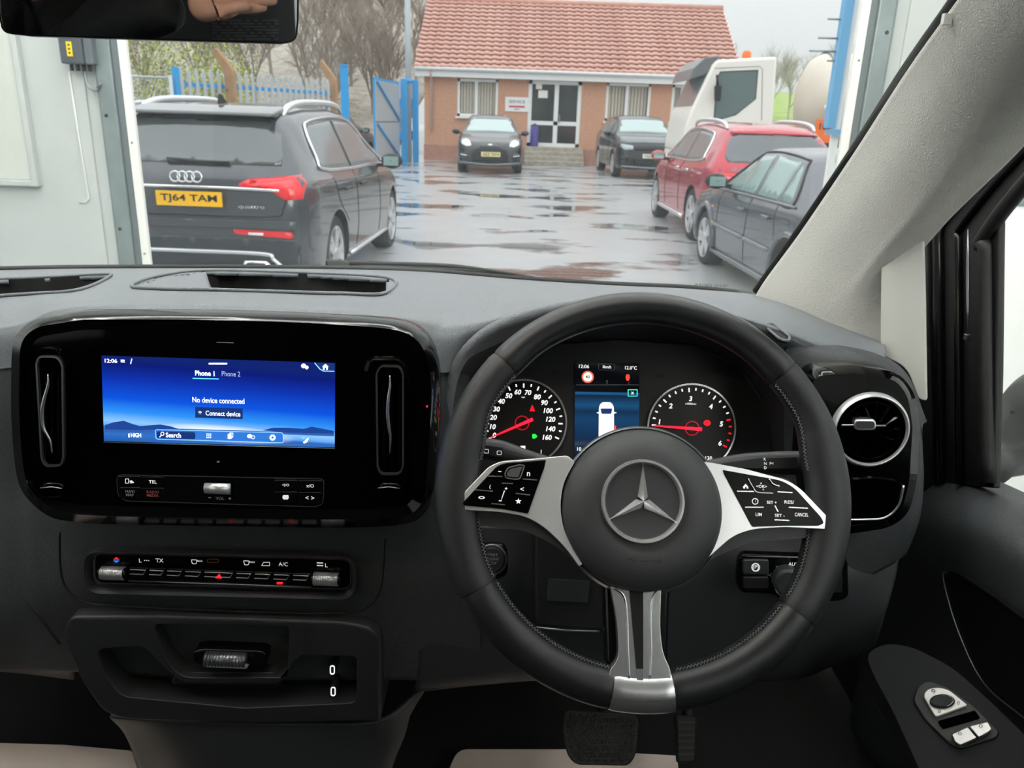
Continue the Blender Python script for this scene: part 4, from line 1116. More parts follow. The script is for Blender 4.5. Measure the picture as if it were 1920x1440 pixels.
for i, (x, y, h) in enumerate(wood):
    bare_tree((x, y, max(0, (y - 30) * .30) - .6), h, 20 + i, M_BARK, 1.0, 5, label='bare grey-brown woodland tree on the slope, ' + names[i], group='bare trees on the slope')
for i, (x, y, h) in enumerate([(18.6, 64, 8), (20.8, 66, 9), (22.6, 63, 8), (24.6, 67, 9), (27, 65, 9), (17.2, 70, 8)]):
    bare_tree((x, y, (y - 42) * .085 - .1), h, 60 + i, M_BARK_HAZE, 1.0, 5, label='hazy bare tree far beyond the field, ' + ['above the truck cab', 'right of the truck cab', 'between cab and tank', 'above the tank', 'far right', 'beside the roof end'][i], group='hazy trees beyond the field')
def bush(base, s, seed, cols, label, n=420):
    n *= 5
    r_ = random.Random(seed); t = thing('bush', label, 'bush', base, group='bushes behind the fence')
    b = Vector(base)
    for k, c in enumerate(cols):
        bm = bmesh.new()
        for _ in range(n):
            u = Vector((r_.gauss(0, .45), r_.gauss(0, .35), abs(r_.gauss(.5, .28))))
            p = b + Vector((u.x * s[0], u.y * s[1], u.z * s[2]))
            a = Vector((r_.uniform(-1, 1), r_.uniform(-1, 1), r_.uniform(-1, 1))).normalized(); c2 = a.orthogonal().normalized()
            l = r_.uniform(.02, .05)
            q = [p, p + a * l + c2 * l * .45, p + a * l * 2, p + a * l - c2 * l * .45]
            bm.faces.new([bm.verts.new(v) for v in q])
        o = link('foliage', new_bm(bm), mat('leaf_' + c, c, .7), t, smooth=False); o['kind'] = 'stuff'
    for k in range(5):
        tube('stem', [b, b + Vector((r_.uniform(-.4, .4) * s[0], 0, s[2] * .8))], [.03, .008], M_BARK, t, n=5)
bush((-9.2, 22, 0), (1.5, 1.2, 3.6), 1, ('a9b944', '6f7a3a'), 'yellow-green bush behind the chain-link fence', 700)
bush((-7.6, 21.5, 0), (1.0, 1.0, 2.9), 2, ('c0c84e', '7c8a44'), 'bright yellow-green bush left of the bent fence post', 700)
bush((-10.6, 19, 0), (1.2, 1.0, 2.4), 3, ('7b7d4a', '9a8a5a'), 'olive bush beside the left door rail', 600)
bush((-9.4, 27, 0), (1.1, 1.0, 2.2), 4, ('8a8a5e', '77734e'), 'dull olive bush behind the palisade fence', 500)
bush((-6.6, 29.3, 0), (.9, .8, 2.0), 5, ('8c8768', '7d7a58'), 'brown-green bush beyond the open gate', 500)
# ================================================================== van cabin materials
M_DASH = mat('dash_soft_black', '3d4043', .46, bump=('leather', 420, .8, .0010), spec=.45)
M_DASHT = mat('dash_top_lit_grain', '70747a', .36, bump=('leather', 380, .8, .0012), spec=.5)  # top colour raised above the fascia's to carry windscreen light
M_PLAIN = mat('dash_plain_black', '333538', .46, bump=('noise', 900, .12, .0003))
M_DARK = mat('cabin_dark', '141516', .6)
M_PIANO = mat('piano_black', '030304', .05, coat=.0, spec=.3)
M_PIANO2 = mat('piano_black_satin', '090a0b', .18, spec=.4)
M_SILVER = mat('satin_silver', 'cfd1d3', .27, .9)
M_SILVERD = mat('dark_silver', '8d9195', .3, .9)
M_LEATH = mat('wheel_leather', '202124', .31, bump=('leather', 900, .18, .0004), spec=.5)
M_LEATHP = mat('wheel_leather_grip', '242528', .34, bump=('leather', 1300, .25, .0004), spec=.5)
M_BAG = mat('airbag_cover', '36383a', .46, bump=('leather', 900, .3, .0004))
M_STITCH = mat('thread_grey', '55575b', .7)
M_TRIM = mat('pillar_trim_grey', 'b4b2ad', .75, bump=('leather', 260, .7, .0014))
M_TRIM2 = mat('quarter_trim_grey', 'c6c5c0', .7)
M_RUB = mat('rubber_seal', '101112', .55)
M_EMB = mat('emblem_chrome', 'f2f3f4', .16, .8)
M_ROLL = mat('roller_silver', 'dcdee0', .28, .7)
M_SPOKE = mat('spoke_silver', 'dfe1e3', .30, .62)
M_ICON = mat('icon_white', 'd8dade', .5, emit='ffffff', estr=.35)
M_ICOND = mat('icon_dim', '9a9da1', .5)
M_ICONR = mat('icon_red_dim', 'a85a5a', .5)

def px_at(p):
    d = CR.transposed() @ (Vector(p) - CAM)
    return 960 + F * d.x / -d.z, 720 - F * d.y / -d.z
def in_poly(p, poly):
    x, y = p; c = False; n = len(poly)
    for i in range(n):
        (x1, y1), (x2, y2) = poly[i], poly[(i + 1) % n]
        if (y1 > y) != (y2 > y) and x < (x2 - x1) * (y - y1) / (y2 - y1) + x1: c = not c
    return c
def S(rows, X=None):
    return [[at_y(*p) if len(p) == 3 else at_x(p[0], p[1], X[i]) for p in r] for i, r in enumerate(rows)]

# planes of the fascia
t6 = RAD(6)
P_INFO = Plane(at_y(410, 752, .793), (0, -math.cos(t6), math.sin(t6)))
P_CLIM = Plane(at_y(415, 1070, .800), (0, -math.cos(RAD(4)), math.sin(RAD(4))))
P_LOW = Plane(at_y(430, 1250, .805), (0, -1, 0))
P_CLUS = Plane(at_y(1140, 790, .945), (0, -math.cos(RAD(24)), math.sin(RAD(24))))
P_VENT = Plane(at_y(1620, 797, .80), (-.05, -math.cos(t6), math.sin(t6)))
P_SWI = Plane(at_y(1490, 1085, .80), (0, -1, 0.05))

# ================================================================== dashboard
dash = thing('dashboard', 'black grained van dashboard running below the windscreen', 'dashboard', (-.3, .95, 1.0))
CX = [-160, 20, 110, 250, 440, 650, 760, 830, 900, 1000, 1150, 1300, 1450, 1560, 1660]
R0y = [510, 506, 504, 503, 503, 505, 508, 512, 518, 526, 535, 542, 558, 600, 645]
R0Y = [1.36, 1.40, 1.42, 1.43, 1.43, 1.43, 1.43, 1.42, 1.41, 1.40, 1.38, 1.35, 1.28, 1.16, 1.04]
R1y = [548, 545, 540, 530, 526, 532, 538, 541, 543, 546, 546, 552, 580, 622, 660]
R1Y = [1.10, 1.10, 1.10, 1.08, 1.07, 1.07, 1.07, 1.06, 1.06, 1.05, 1.04, 1.03, 1.02, .98, .94]
R2y = [612, 600, 572, 562, 562, 572, 585, 592, 588, 572, 558, 566, 606, 648, 680]
R2Y = [.95, .90, .88, .87, .87, .87, .87, .90, .90, .90, .90, .90, .90, .90, .90]
R3y = [632, 622, 588, 578, 579, 590, 604, 628, 615, 590, 572, 580, 622, 668, 694]
R3Y = [.91, .86, .835, .825, .825, .825, .83, .86, .865, .875, .88, .88, .88, .89, .90]
R4y = [690, 690, 640, 620, 620, 632, 648, 700, 660, 622, 600, 612, 660, 700, 715]
R4Y = [.90, .85, .825, .815, .815, .815, .82, .85, .88, .90, .91, .91, .90, .90, .91]
top_rows = [[at_y(x, y, Y) for x, y, Y in zip(CX, a, b)] for a, b in ((R0y, R0Y), (R1y, R1Y), (R2y, R2Y), (R3y, R3Y), (R4y, R4Y))]
CX0 = CX[0]
top_rows = [[at_y(CX0 - 520, a[0] - 17, b[0])] + r for r, (a, b) in zip(top_rows, ((R0y, R0Y), (R1y, R1Y), (R2y, R2Y), (R3y, R3Y), (R4y, R4Y)))]
TRAY = [(247, 538), (300, 519), (385, 509), (560, 513), (728, 523), (722, 552), (640, 553), (560, 551), (400, 546), (300, 544)]
SLOT = [(-120, 530), (60, 523), (190, 516), (206, 520), (150, 545), (60, 553), (-120, 560)]
def top_pad():
    nu, nv = 260, 110
    R1 = [catmull(r, nu) for r in top_rows]
    cols = [catmull([r[j] for r in R1], nv) for j in range(nu)]
    G = [[cols[j][i] for j in range(nu)] for i in range(nv)]
    me = grid_mesh(G)
    bm = bmesh.new(); bm.from_mesh(me)
    bvh = BVHTree.FromBMesh(bm)
    kill = [f for f in bm.faces if any(in_poly(px_at(f.calc_center_median()), q) for q in (TRAY, SLOT))]
    bmesh.ops.delete(bm, geom=kill, context='FACES')
    bm.normal_update()
    up = sum((f.normal.z for f in bm.faces), 0.0)
    if up < 0: bmesh.ops.reverse_faces(bm, faces=bm.faces)
    bm.to_mesh(me); bm.free()
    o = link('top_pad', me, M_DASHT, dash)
    solid(o, .006, -1)
    return bvh
bvh_top = top_pad()
def on_top(px, py):
    h, _, _, _ = bvh_top.ray_cast(CAM, ray(px, py).normalized())
    return h or at_y(px, py, 1.0)
def basin(name, poly, depth, m, rim_m):
    P = catmull([on_top(x, y) for x, y in poly], len(poly) * 6, True)
    rim = [p + Vector((0, 0, .002)) for p in P]; low = [p - Vector((0, 0, depth)) for p in P]
    c = sum(P, Vector()) / len(P)
    low = [p + (c - p) * .04 for p in low]
    low[0:0] = []
    me = grid_mesh([rim, low], True)
    bm = bmesh.new(); bm.from_mesh(me); bm.verts.ensure_lookup_table(); n = len(P)
    bm.faces.new([bm.verts[n + i] for i in range(n)])
    bmesh.ops.recalc_face_normals(bm, faces=bm.faces); bm.to_mesh(me); bm.free()
    o = link(name, me, m, dash, smooth=False); solid(o, .003, 0)
    tube('rim', rim, .0022, rim_m, o, n=8, closed=True)
    return o
tray = basin('top_tray', TRAY, .055, M_DARK, M_DASHT)
wedge = [on_top(247, 538), on_top(300, 519), on_top(388, 510), on_top(425, 514) - Vector((0, 0, .05)), on_top(470, 548) - Vector((0, 0, .05)), on_top(400, 546) - Vector((0, 0, .03)), on_top(300, 544)]
wr0 = [on_top(249, 538), on_top(275, 528), on_top(305, 519), on_top(345, 513), on_top(386, 510)]
wr1 = [on_top(262, 540) - Vector((0, 0, .006)), on_top(315, 534) - Vector((0, 0, .014)), on_top(355, 528) - Vector((0, 0, .018)), on_top(385, 523) - Vector((0, 0, .022)), on_top(395, 516) - Vector((0, 0, .02))]
wr2 = [on_top(300, 543) - Vector((0, 0, .012)), on_top(350, 545) - Vector((0, 0, .03)), on_top(395, 542) - Vector((0, 0, .04)), on_top(415, 534) - Vector((0, 0, .045)), on_top(420, 522) - Vector((0, 0, .045))]
sheet('tray_slope', [wr0, wr1, wr2], M_DASHT, tray, 20, 14, .004)
basin('top_slot', SLOT, .04, M_DARK, M_DASHT)
# black band where the glass meets the dash
tube('screen_edge_band', [at_y(x, y - 1, Y + .02) for x, y, Y in zip(CX[:13], R0y, R0Y)], .006, M_RUB, dash, n=8, res=80)

# centre fascia skin behind the fitted units
cf = [[(-160, 660, .90), (20, 660, .855), (110, 640, .84), (440, 630, .835), (760, 650, .84), (830, 690, .855), (880, 700, .90)],
      [(-160, 760, .90), (20, 760, .85), (110, 760, .84), (440, 760, .84), (760, 760, .84), (835, 770, .85), (880, 770, .90)],
      [(-160, 900, .90), (20, 900, .85), (110, 900, .84), (440, 900, .84), (760, 900, .84), (830, 900, .845), (890, 900, .88)],
      [(-160, 1000, .89), (20, 985, .84), (110, 992, .825), (440, 1000, .825), (720, 1010, .825), (820, 1000, .83), (900, 1000, .84)],
      [(-160, 1100, .87), (20, 1090, .83), (115, 1090, .812), (440, 1100, .81), (720, 1100, .812), (820, 1100, .82), (900, 1100, .825)],
      [(-160, 1180, .87), (20, 1170, .835), (130, 1160, .815), (440, 1165, .812), (720, 1175, .815), (820, 1180, .82), (900, 1180, .822)],
      [(-160, 1260, .90), (20, 1250, .87), (140, 1260, .83), (440, 1275, .82), (720, 1275, .82), (820, 1275, .825), (900, 1262, .825)]]
cf = [[(r[0][0] - 520, r[0][1] - 17, r[0][2])] + r for r in cf]
sheet('centre_fascia', S(cf), M_DASH, dash, 90, 70, .006)
kf = [[(800, 985, .845), (900, 985, .85), (1050, 985, .86), (1300, 985, .86), (1480, 985, .86), (1600, 1000, .875), (1690, 1010, .885)],
      [(800, 1080, .825), (900, 1080, .83), (1050, 1080, .84), (1300, 1080, .84), (1480, 1080, .825), (1600, 1080, .835), (1680, 1080, .86)],
      [(790, 1180, .82), (900, 1180, .825), (1050, 1180, .83), (1300, 1180, .83), (1480, 1180, .825), (1580, 1170, .83), (1660, 1150, .84)],
      [(780, 1285, .825), (900, 1272, .825), (1050, 1262, .83), (1300, 1262, .84), (1480, 1262, .85), (1570, 1240, .86), (1640, 1210, .87)],
      [(770, 1300, .86), (900, 1285, .86), (1050, 1275, .87), (1300, 1275, .88), (1480, 1275, .89), (1560, 1250, .90), (1620, 1220, .91)]]
sheet('knee_panel', S(kf), M_PLAIN, dash, 80, 50, .006)
# right end of the dash, wrapping behind the round vent
re = [[(1455, 628, .93), (1560, 645, .91), (1640, 662, .89), (1700, 700, .87), (1738, 790, .89)],
      [(1470, 650, .89), (1560, 660, .87), (1640, 675, .85), (1700, 715, .84), (1730, 800, .86)],
      [(1470, 720, .88), (1540, 720, .86), (1640, 720, .845), (1712, 760, .84), (1730, 840, .87)],
      [(1470, 860, .88), (1530, 860, .86), (1640, 860, .845), (1712, 870, .845), (1732, 900, .87)],
      [(1470, 1000, .86), (1530, 1000, .85), (1630, 1000, .84), (1700, 980, .85), (1725, 970, .88)],
      [(1470, 1080, .85), (1530, 1080, .84), (1610, 1085, .84), (1670, 1060, .86), (1700, 1040, .90)]]
sheet('end_fascia', S(re), M_DASH, dash, 40, 50, .006)
# passenger side lower panel
gb = [[(-200, 1040, .90), (-60, 1050, .87), (40, 1080, .845), (112, 1205, .835)],
      [(-200, 1120, .90), (-60, 1130, .87), (30, 1150, .85), (125, 1235, .84)],
      [(-200, 1235, .92), (-60, 1240, .89), (30, 1246, .87), (136, 1260, .85)],
      [(-200, 1255, .97), (-60, 1258, .94), (30, 1262, .92), (138, 1275, .90)]]
gb = [[(r[0][0] - 480, r[0][1] - 17, r[0][2])] + r for r in gb]
sheet('glovebox_lid', S(gb), M_PLAIN, dash, 30, 30, .008)
tube('glovebox_seam', [at_y(x, y, Y) for x, y, Y in ((-100, 1040, .862), (0, 1078, .838), (60, 1140, .822), (112, 1208, .816))], .0016, M_RUB, dash, n=6, res=30)
# seam around the climate module
tube('module_seam', [P_CLIM.pt(x, y, -.004) for x, y in [(112, 998), (113, 1060), (122, 1098), (150, 1125), (200, 1135), (430, 1146), (640, 1150), (690, 1138), (714, 1105), (720, 1060), (722, 1010)]], .0012, M_RUB, dash, n=6, res=70)
# binnacle: hood tunnel and lip
HO = [(836, 960), (834, 850), (842, 740), (868, 668), (930, 615), (1040, 580), (1180, 566), (1320, 584), (1420, 632), (1480, 712), (1504, 830), (1504, 960)]
HI = [(862, 960), (858, 860), (866, 770), (892, 714), (950, 672), (1045, 646), (1160, 638), (1300, 648), (1385, 690), (1432, 760), (1446, 850), (1448, 960)]
A = catmull([at_y(x, y, .862) for x, y in HO], 60); B = catmull([P_CLUS.pt(x, y, .004) for x, y in HI], 60)
Mid = [a.lerp(b, .5) + Vector((0, 0, .006)) for a, b in zip(A, B)]
sheet('binnacle_hood', [A, Mid, B], M_PLAIN, dash, 60, 20, .004)
tube('hood_lip', [p + Vector((0, -.002, .001)) for p in A], .007, M_DASHT, dash, n=10)
# side demister slot
dm = plate('demister_slot', rounded([(1432, 610), (1448, 606), (1482, 632), (1478, 640), (1462, 636)], 6), Plane(on_top(1458, 625), (.1, -.35, .9)), .003, .004, M_DARK, dash)
tube('slot_rim', [p for p in [Plane(on_top(1458, 625), (.1, -.35, .9)).pt(x, y, .004) for x, y in rounded([(1432, 610), (1448, 606), (1482, 632), (1478, 640), (1462, 636)], 6)]], .0016, M_DASHT, dm, n=6, closed=True)
# lower storage unit
LOUT = rounded([(118, 1190), (128, 1157), (300, 1156), (443, 1160), (640, 1167), (712, 1180), (714, 1354), (470, 1358), (236, 1351), (192, 1336), (150, 1275)], [14, 18, 0, 0, 0, 45, 8, 0, 20, 20, 20])
sto = plate('storage_unit', LOUT, P_LOW, .012, .09, mat('storage_black', '282a2c', .46), dash, bevel=.004, seg=3)
PK = rounded([(272, 1188), (535, 1192), (530, 1290), (330, 1290), (302, 1262)], [14, 14, 18, 26, 20])
OP = rounded([(166, 1236), (256, 1229), (302, 1278), (334, 1300), (520, 1300), (540, 1262), (560, 1246), (664, 1250), (662, 1338), (450, 1348), (215, 1326), (184, 1288)], [16, 18, 14, 12, 14, 10, 10, 12, 14, 0, 18, 10])
carve(sto, [prism([P_LOW.pt(x, y, .03) for x, y in OP], P_LOW.n * -.09), prism([P_LOW.pt(x, y, .03) for x, y in PK], P_LOW.n * -.048)])
bev(sto, .0022, 3, 40)
pk = plate('upper_pocket', PK, P_LOW, -.0172, .002, mat('pocket_dark', '141517', .6), sto)
plate('pocket_floor', rounded([(330, 1262), (520, 1262), (524, 1284), (318, 1284)], 10), P_LOW, .004, .02, mat('storage_black'), pk, bevel=.002)
lat = plate('latch_mount', rounded([(361, 1222), (380, 1218), (490, 1222), (500, 1228), (498, 1250), (480, 1254), (375, 1248), (362, 1242)], 7), P_LOW, .008, .028, M_PIANO2, sto, bevel=.003)
P0, P1 = P_LOW.pt(386, 1235, .010), P_LOW.pt(463, 1238, .010)
tube('latch_roller', [P0, P1], .0095, M_SILVERD, lat, n=20)
for i in range(12):
    q = P0.lerp(P1, (i + .5) / 12)
    tube('ridge', [q - Vector((.0009, 0, 0)), q + Vector((.0009, 0, 0))], .0099, mat('ridge_dark', '6a6d70', .35, .8), lat, n=18)
plate('latch_base_trim', rounded([(384, 1246), (466, 1249), (462, 1254), (388, 1251)], 3), P_LOW, .019, .004, M_ROLL, lat)
plate('icon_mark', rect(417, 1209, 435, 1211.5), P_LOW, -.0165, .001, M_ICOND, sto)
for x, y in ((623, 1256.5), (624.5, 1297)):
    u = plate('usb_port', rect(x - 6, y - 10, x + 6, y + 10, 5), P_LOW, .0105, .070, M_DARK, sto)
    oo = rect(x - 4.6, y - 8.4, x + 4.6, y + 8.4, 4.4)
    frame('port_ring', oo, offset_poly(oo, 1.7), P_LOW, .0112, .001, mat('port_lit', 'f0f0f0', .4, emit='ffffff', estr=.8), u)
# centre column below, steering column shroud
cc = [[(205, 1345, .81), (330, 1352, .80), (560, 1358, .80), (714, 1352, .81), (800, 1290, .84)],
      [(235, 1380, .83), (350, 1385, .80), (560, 1390, .80), (740, 1380, .82), (770, 1340, .86)],
      [(262, 1450, .85), (370, 1455, .80), (560, 1460, .80), (720, 1450, .82), (740, 1400, .88)],
      [(290, 1560, .87), (400, 1560, .80), (560, 1560, .80), (690, 1560, .82), (705, 1500, .90)]]
sheet('centre_column', S(cc), M_PLAIN, dash, 40, 30, .006)
# start button, badge and key slot left of the column
sb = plate('start_button_mount', rounded([(896, 1030), (912, 1020), (945, 1022), (952, 1036), (952, 1075), (940, 1088), (905, 1090), (892, 1078)], 12), P_SWI, .006, .008, M_PIANO2, dash, bevel=.002)
for r0, mm, of in ((29, M_SILVERD, .009), (26, M_DARK, .0098), (23, M_PLAIN, .0105)):
    plate('start_button' if r0 == 23 else 'button_ring', ell(922, 1050, r0), P_SWI, of, .004, mm, sb, bevel=.0008)
for i, s_ in enumerate(('START', 'ENGINE', 'STOP')):
    text_px('lettering', s_, P_SWI, 922, 1040 + 8 * i, 5, M_ICOND, sb, .0112, bold=.01)
text_px('lettering', 'A', P_SWI, 923, 1078, 7, M_ICOND, sb, .0068)
frame('icon_ring', ell(923, 1078, 7), ell(923, 1078, 5.6), P_SWI, .0068, .0005, M_ICOND, sb)
em = plate('round_badge', ell(978, 1162, 13), P_SWI, -.018, .003, M_RUB, dash)
frame('badge_ring', ell(978, 1162, 10), ell(978, 1162, 8), P_SWI, -.0172, .001, M_PLAIN, em)
ks = plate('column_shroud', rounded([(1000, 960), (1270, 960), (1262, 1090), (1250, 1165), (1130, 1185), (1004, 1176)], [10, 10, 20, 30, 10, 14]), Plane(at_y(1130, 1080, .775), (0, -.95, .3)), 0, .07, M_DARK, dash, bevel=.01, seg=3)
plate('shroud_slot', rounded([(1028, 1086), (1106, 1090), (1102, 1130), (1026, 1126)], 4), Plane(at_y(1130, 1080, .775), (0, -.95, .3)), .003, .004, M_PLAIN, ks)
tube('shroud_edge', [Plane(at_y(1130, 1080, .775), (0, -.95, .3)).pt(x, y, .002) for x, y in ((1006, 1176), (1060, 1182), (1124, 1184))], .0012, M_SILVERD, ks, n=6)
# light switch unit at the right
lsw = plate('light_switch_unit', rounded([(1384, 1056), (1392, 1040), (1590, 1046), (1592, 1120), (1575, 1128), (1500, 1128), (1470, 1128), (1448, 1114), (1390, 1112), (1383, 1100)], [12, 12, 14, 14, 8, 10, 14, 10, 12, 10]), P_SWI, .006, .012, M_PIANO2, dash, bevel=.002)
for y0, y1, mm in ((1050, 1078, M_PLAIN), (1082, 1104, M_DARK)):
    plate('park_brake_key', rect(1393, y0, 1442, y1, 5), P_SWI, .009, .004, mm, lsw, bevel=.0012)
frame('icon_ring', ell(1417, 1064, 8), ell(1417, 1064, 6), P_SWI, .0098, .0004, M_ICON, lsw)
text_px('lettering', '(P)', P_SWI, 1417, 1064, 9, M_ICON, lsw, .0099)
text_px('lettering', 'AUTO', P_SWI, 1491, 1058, 6, M_ICON, lsw, .0068)
for x, y in ((1461, 1063), (1444, 1078), (1452, 1090)):
    text_px('icon_mark', '=O', P_SWI, x, y, 6, M_ICOND, lsw, .0068)
kn = plate('light_knob', ell(1480, 1096, 27), P_SWI, .020, .016, M_PLAIN, lsw, bevel=.003)
frame('knob_ring', ell(1480, 1096, 28), ell(1480, 1096, 22), P_SWI, .017, .010, M_SILVER, kn, bevel=.001)
plate('knob_pointer', rect(1494, 1072, 1497, 1082), P_SWI, .0205, .001, M_ICON, kn)
plate('blank_key', rect(1545, 1052, 1580, 1112, 6), P_SWI, .009, .004, M_DARK, lsw, bevel=.001)

# ================================================================== infotainment unit
inf = thing('infotainment_unit', 'gloss black infotainment panel with lit blue touchscreen between two vertical vents', 'touchscreen', tuple(P_INFO.o - Vector((0, 0, .15))))
OUT = catmull([(x, y, 0) for x, y in [(26, 640), (57, 604), (110, 591), (186, 584), (443, 586), (655, 595), (752, 606), (797, 633), (817, 680), (823, 748), (817, 854), (810, 930), (792, 966), (752, 984), (640, 989), (443, 987), (221, 983), (133, 978), (88, 966), (49, 932), (31, 890), (22, 800), (21, 710)]], 140, True)
OUT = [(p.x, p.y) for p in OUT]
RIDGE = offset_poly(OUT, 15); INN = offset_poly(OUT, 34)
plate('backing', OUT, P_INFO, -.002, .03, M_PIANO2, inf)
frame('outer_bezel', OUT, RIDGE, P_INFO, .000, .02, mat('piano_bezel', '050506', .10, spec=.5), inf, off_in=.015)
frame('inner_bezel', RIDGE, INN, P_INFO, .015, .018, M_PIANO, inf, off_in=.010)
plate('front_panel', INN, P_INFO, .0098, .008, M_PIANO, inf)
# raised side pods around the vents
PODL = rounded([(40, 680), (48, 652), (105, 646), (128, 672), (133, 770), (133, 915), (122, 938), (70, 942), (48, 915), (38, 800)], [16, 20, 24, 16, 0, 14, 18, 20, 14, 0])
PODR = rounded([(682, 690), (692, 668), (750, 668), (768, 690), (770, 900), (762, 938), (740, 948), (705, 944), (690, 925), (682, 860)], [16, 16, 18, 16, 14, 16, 14, 14, 10, 0])
for nm, POD, cxl in (('l', PODL, 0), ('r', PODR, 1)):
    v = frame('air_vent', POD, offset_poly(POD, 7), P_INFO, .0105, .006, M_PIANO, inf, off_in=.0155)
    plate('vent_surround', offset_poly(POD, 7), P_INFO, .0130, .004, M_PIANO, v)
    if cxl == 0:
        SLV = rounded([(66, 680), (72, 667), (108, 668), (118, 684), (120, 860), (114, 875), (84, 876), (76, 862)], [8, 8, 12, 10, 12, 8, 10, 8])
    else:
        SLV = rounded([(704, 700), (712, 685), (750, 686), (757, 700), (757, 876), (750, 891), (714, 891), (706, 878)], [10, 10, 10, 10, 10, 10, 10, 10])
    frame('vent_ring', SLV, offset_poly(SLV, 3.2), P_INFO, .0175, .006, M_SILVERD, v)
    plate('vent_opening', offset_poly(SLV, 3.2), P_INFO, .0134, .002, mat('vent_void', '020202', .8, spec=.0), v)
    if cxl == 0:
        ln = [(90, 702), (90, 722), (83, 748), (79, 772), (82, 802), (94, 826), (98, 850)]
        x0, x1 = 76, 112
    else:
        ln = [(731, 704), (731, 725), (728, 750), (727, 778), (730, 805), (732, 820), (731, 850)]
        x0, x1 = 710, 752
    tube('vent_blade', [P_INFO.pt(x, y, .0185) for x, y in ln], [.0007, .0013, .0018, .0020, .0018, .0013, .0007], M_SILVER, v, n=8, res=40)
    for k in range(3):
        xx = x0 + (x1 - x0) * (k + .5) / 3 + 3
        plate('louvre', rect(xx - 1.2, SLV[0][1] + 12, xx + 1.2, SLV[0][1] + 168), P_INFO, .0148, .001, M_PIANO2, v)
    cx_ = 96 if cxl == 0 else 729
    sl_ = plate('flow_slider', rounded([(cx_ - 22, 925), (cx_ - 14, 906), (cx_ + 14, 906), (cx_ + 24, 912), (cx_ + 20, 928)], 6), P_INFO, .0155, .003, M_PIANO, v, bevel=.0012)
    tube('slider_edge', [P_INFO.pt(cx_ - 20, 915, .0165), P_INFO.pt(cx_, 913, .0165), P_INFO.pt(cx_ + 20, 916, .0165)], .0006, M_SILVER, sl_, n=5)
# screen
def screen_mat(name, stops, glow=None, strength=1.0):
    m = bpy.data.materials.new(name); m.use_nodes = True; nt = m.node_tree; b = nt.nodes['Principled BSDF']
    tc = nt.nodes.new('ShaderNodeTexCoord'); sp = nt.nodes.new('ShaderNodeSeparateXYZ')
    nt.links.new(tc.outputs['UV'], sp.inputs[0])
    rp = nt.nodes.new('ShaderNodeValToRGB'); e = rp.color_ramp.elements
    e[0].position, e[0].color = stops[0][0], lin(stops[0][1]); e[1].position, e[1].color = stops[-1][0], lin(stops[-1][1])
    for p, c in stops[1:-1]:
        q = e.new(p); q.color = lin(c)
    nt.links.new(sp.outputs['Y'], rp.inputs[0])
    last = rp.outputs[0]
    if glow:
        # brighter towards the middle of the picture's horizon
        ax = nt.nodes.new('ShaderNodeMath'); ax.operation = 'SUBTRACT'; ax.inputs[1].default_value = glow[0]; nt.links.new(sp.outputs['X'], ax.inputs[0])
        ay = nt.nodes.new('ShaderNodeMath'); ay.operation = 'SUBTRACT'; ay.inputs[1].default_value = glow[1]; nt.links.new(sp.outputs['Y'], ay.inputs[0])
        ax2 = nt.nodes.new('ShaderNodeMath'); ax2.operation = 'MULTIPLY'; nt.links.new(ax.outputs[0], ax2.inputs[0]); nt.links.new(ax.outputs[0], ax2.inputs[1])
        ay2 = nt.nodes.new('ShaderNodeMath'); ay2.operation = 'MULTIPLY'; nt.links.new(ay.outputs[0], ay2.inputs[0]); nt.links.new(ay.outputs[0], ay2.inputs[1])
        ay3 = nt.nodes.new('ShaderNodeMath'); ay3.operation = 'MULTIPLY'; ay3.inputs[1].default_value = 9.0; nt.links.new(ay2.outputs[0], ay3.inputs[0])
        s_ = nt.nodes.new('ShaderNodeMath'); s_.operation = 'ADD'; nt.links.new(ax2.outputs[0], s_.inputs[0]); nt.links.new(ay3.outputs[0], s_.inputs[1])
        mr = nt.nodes.new('ShaderNodeMapRange'); mr.inputs[1].default_value = .10; mr.inputs[2].default_value = 0.0; mr.inputs[3].default_value = 0.0; mr.inputs[4].default_value = glow[3]
        nt.links.new(s_.outputs[0], mr.inputs[0])
        mx = nt.nodes.new('ShaderNodeMixRGB'); mx.inputs[2].default_value = lin(glow[2]); nt.links.new(mr.outputs[0], mx.inputs[0]); nt.links.new(last, mx.inputs[1]); last = mx.outputs[0]
    b.inputs['Base Color'].default_value = (0.002, 0.002, 0.003, 1); b.inputs['Roughness'].default_value = .08
    nt.links.new(last, b.inputs['Emission Color']); b.inputs['Emission Strength'].default_value = strength
    return m
def screen(name, quad, pl, off, m, parent):
    """display: thin glass plate with its own picture coordinates; quad tl,tr,br,bl in pixels"""
    pts = [pl.pt(x, y, off) for x, y in quad]
    me = prism(pts, -pl.n * .003)
    uvl = me.uv_layers.new(name='UVMap')
    o, u, v = pts[3], pts[2] - pts[3], pts[0] - pts[3]
    for lp in me.loops:
        q = me.vertices[lp.vertex_index].co - o
        uvl.data[lp.index].uv = (q.dot(u) / u.length_squared, q.dot(v) / v.length_squared)
    return link(name, me, m, parent, smooth=False)
scr = screen('touchscreen', [(190, 667), (628, 681), (627, 839), (195, 827)], P_INFO, .0112, screen_mat('screen_blue', [(0, '1c4f96'), (.10, '2c66b4'), (.17, '2a5ea6'), (.20, '5d9ade'), (.25, '7fb6ea'), (.36, '2b86e0'), (.52, '0a4ccc'), (.75, '0a2c9c'), (.92, '08186c'), (1, '0c1f66')], (.52, .2, 'f2f2fb', .85), .95), inf)
def flat(name, poly, m, parent, pl=P_INFO, off=.0116):
    return plate(name, poly, pl, off, .0003, m, parent)
M_SCRW = mat('screen_white', 'ffffff', .5, emit='f4f6ff', estr=.9)
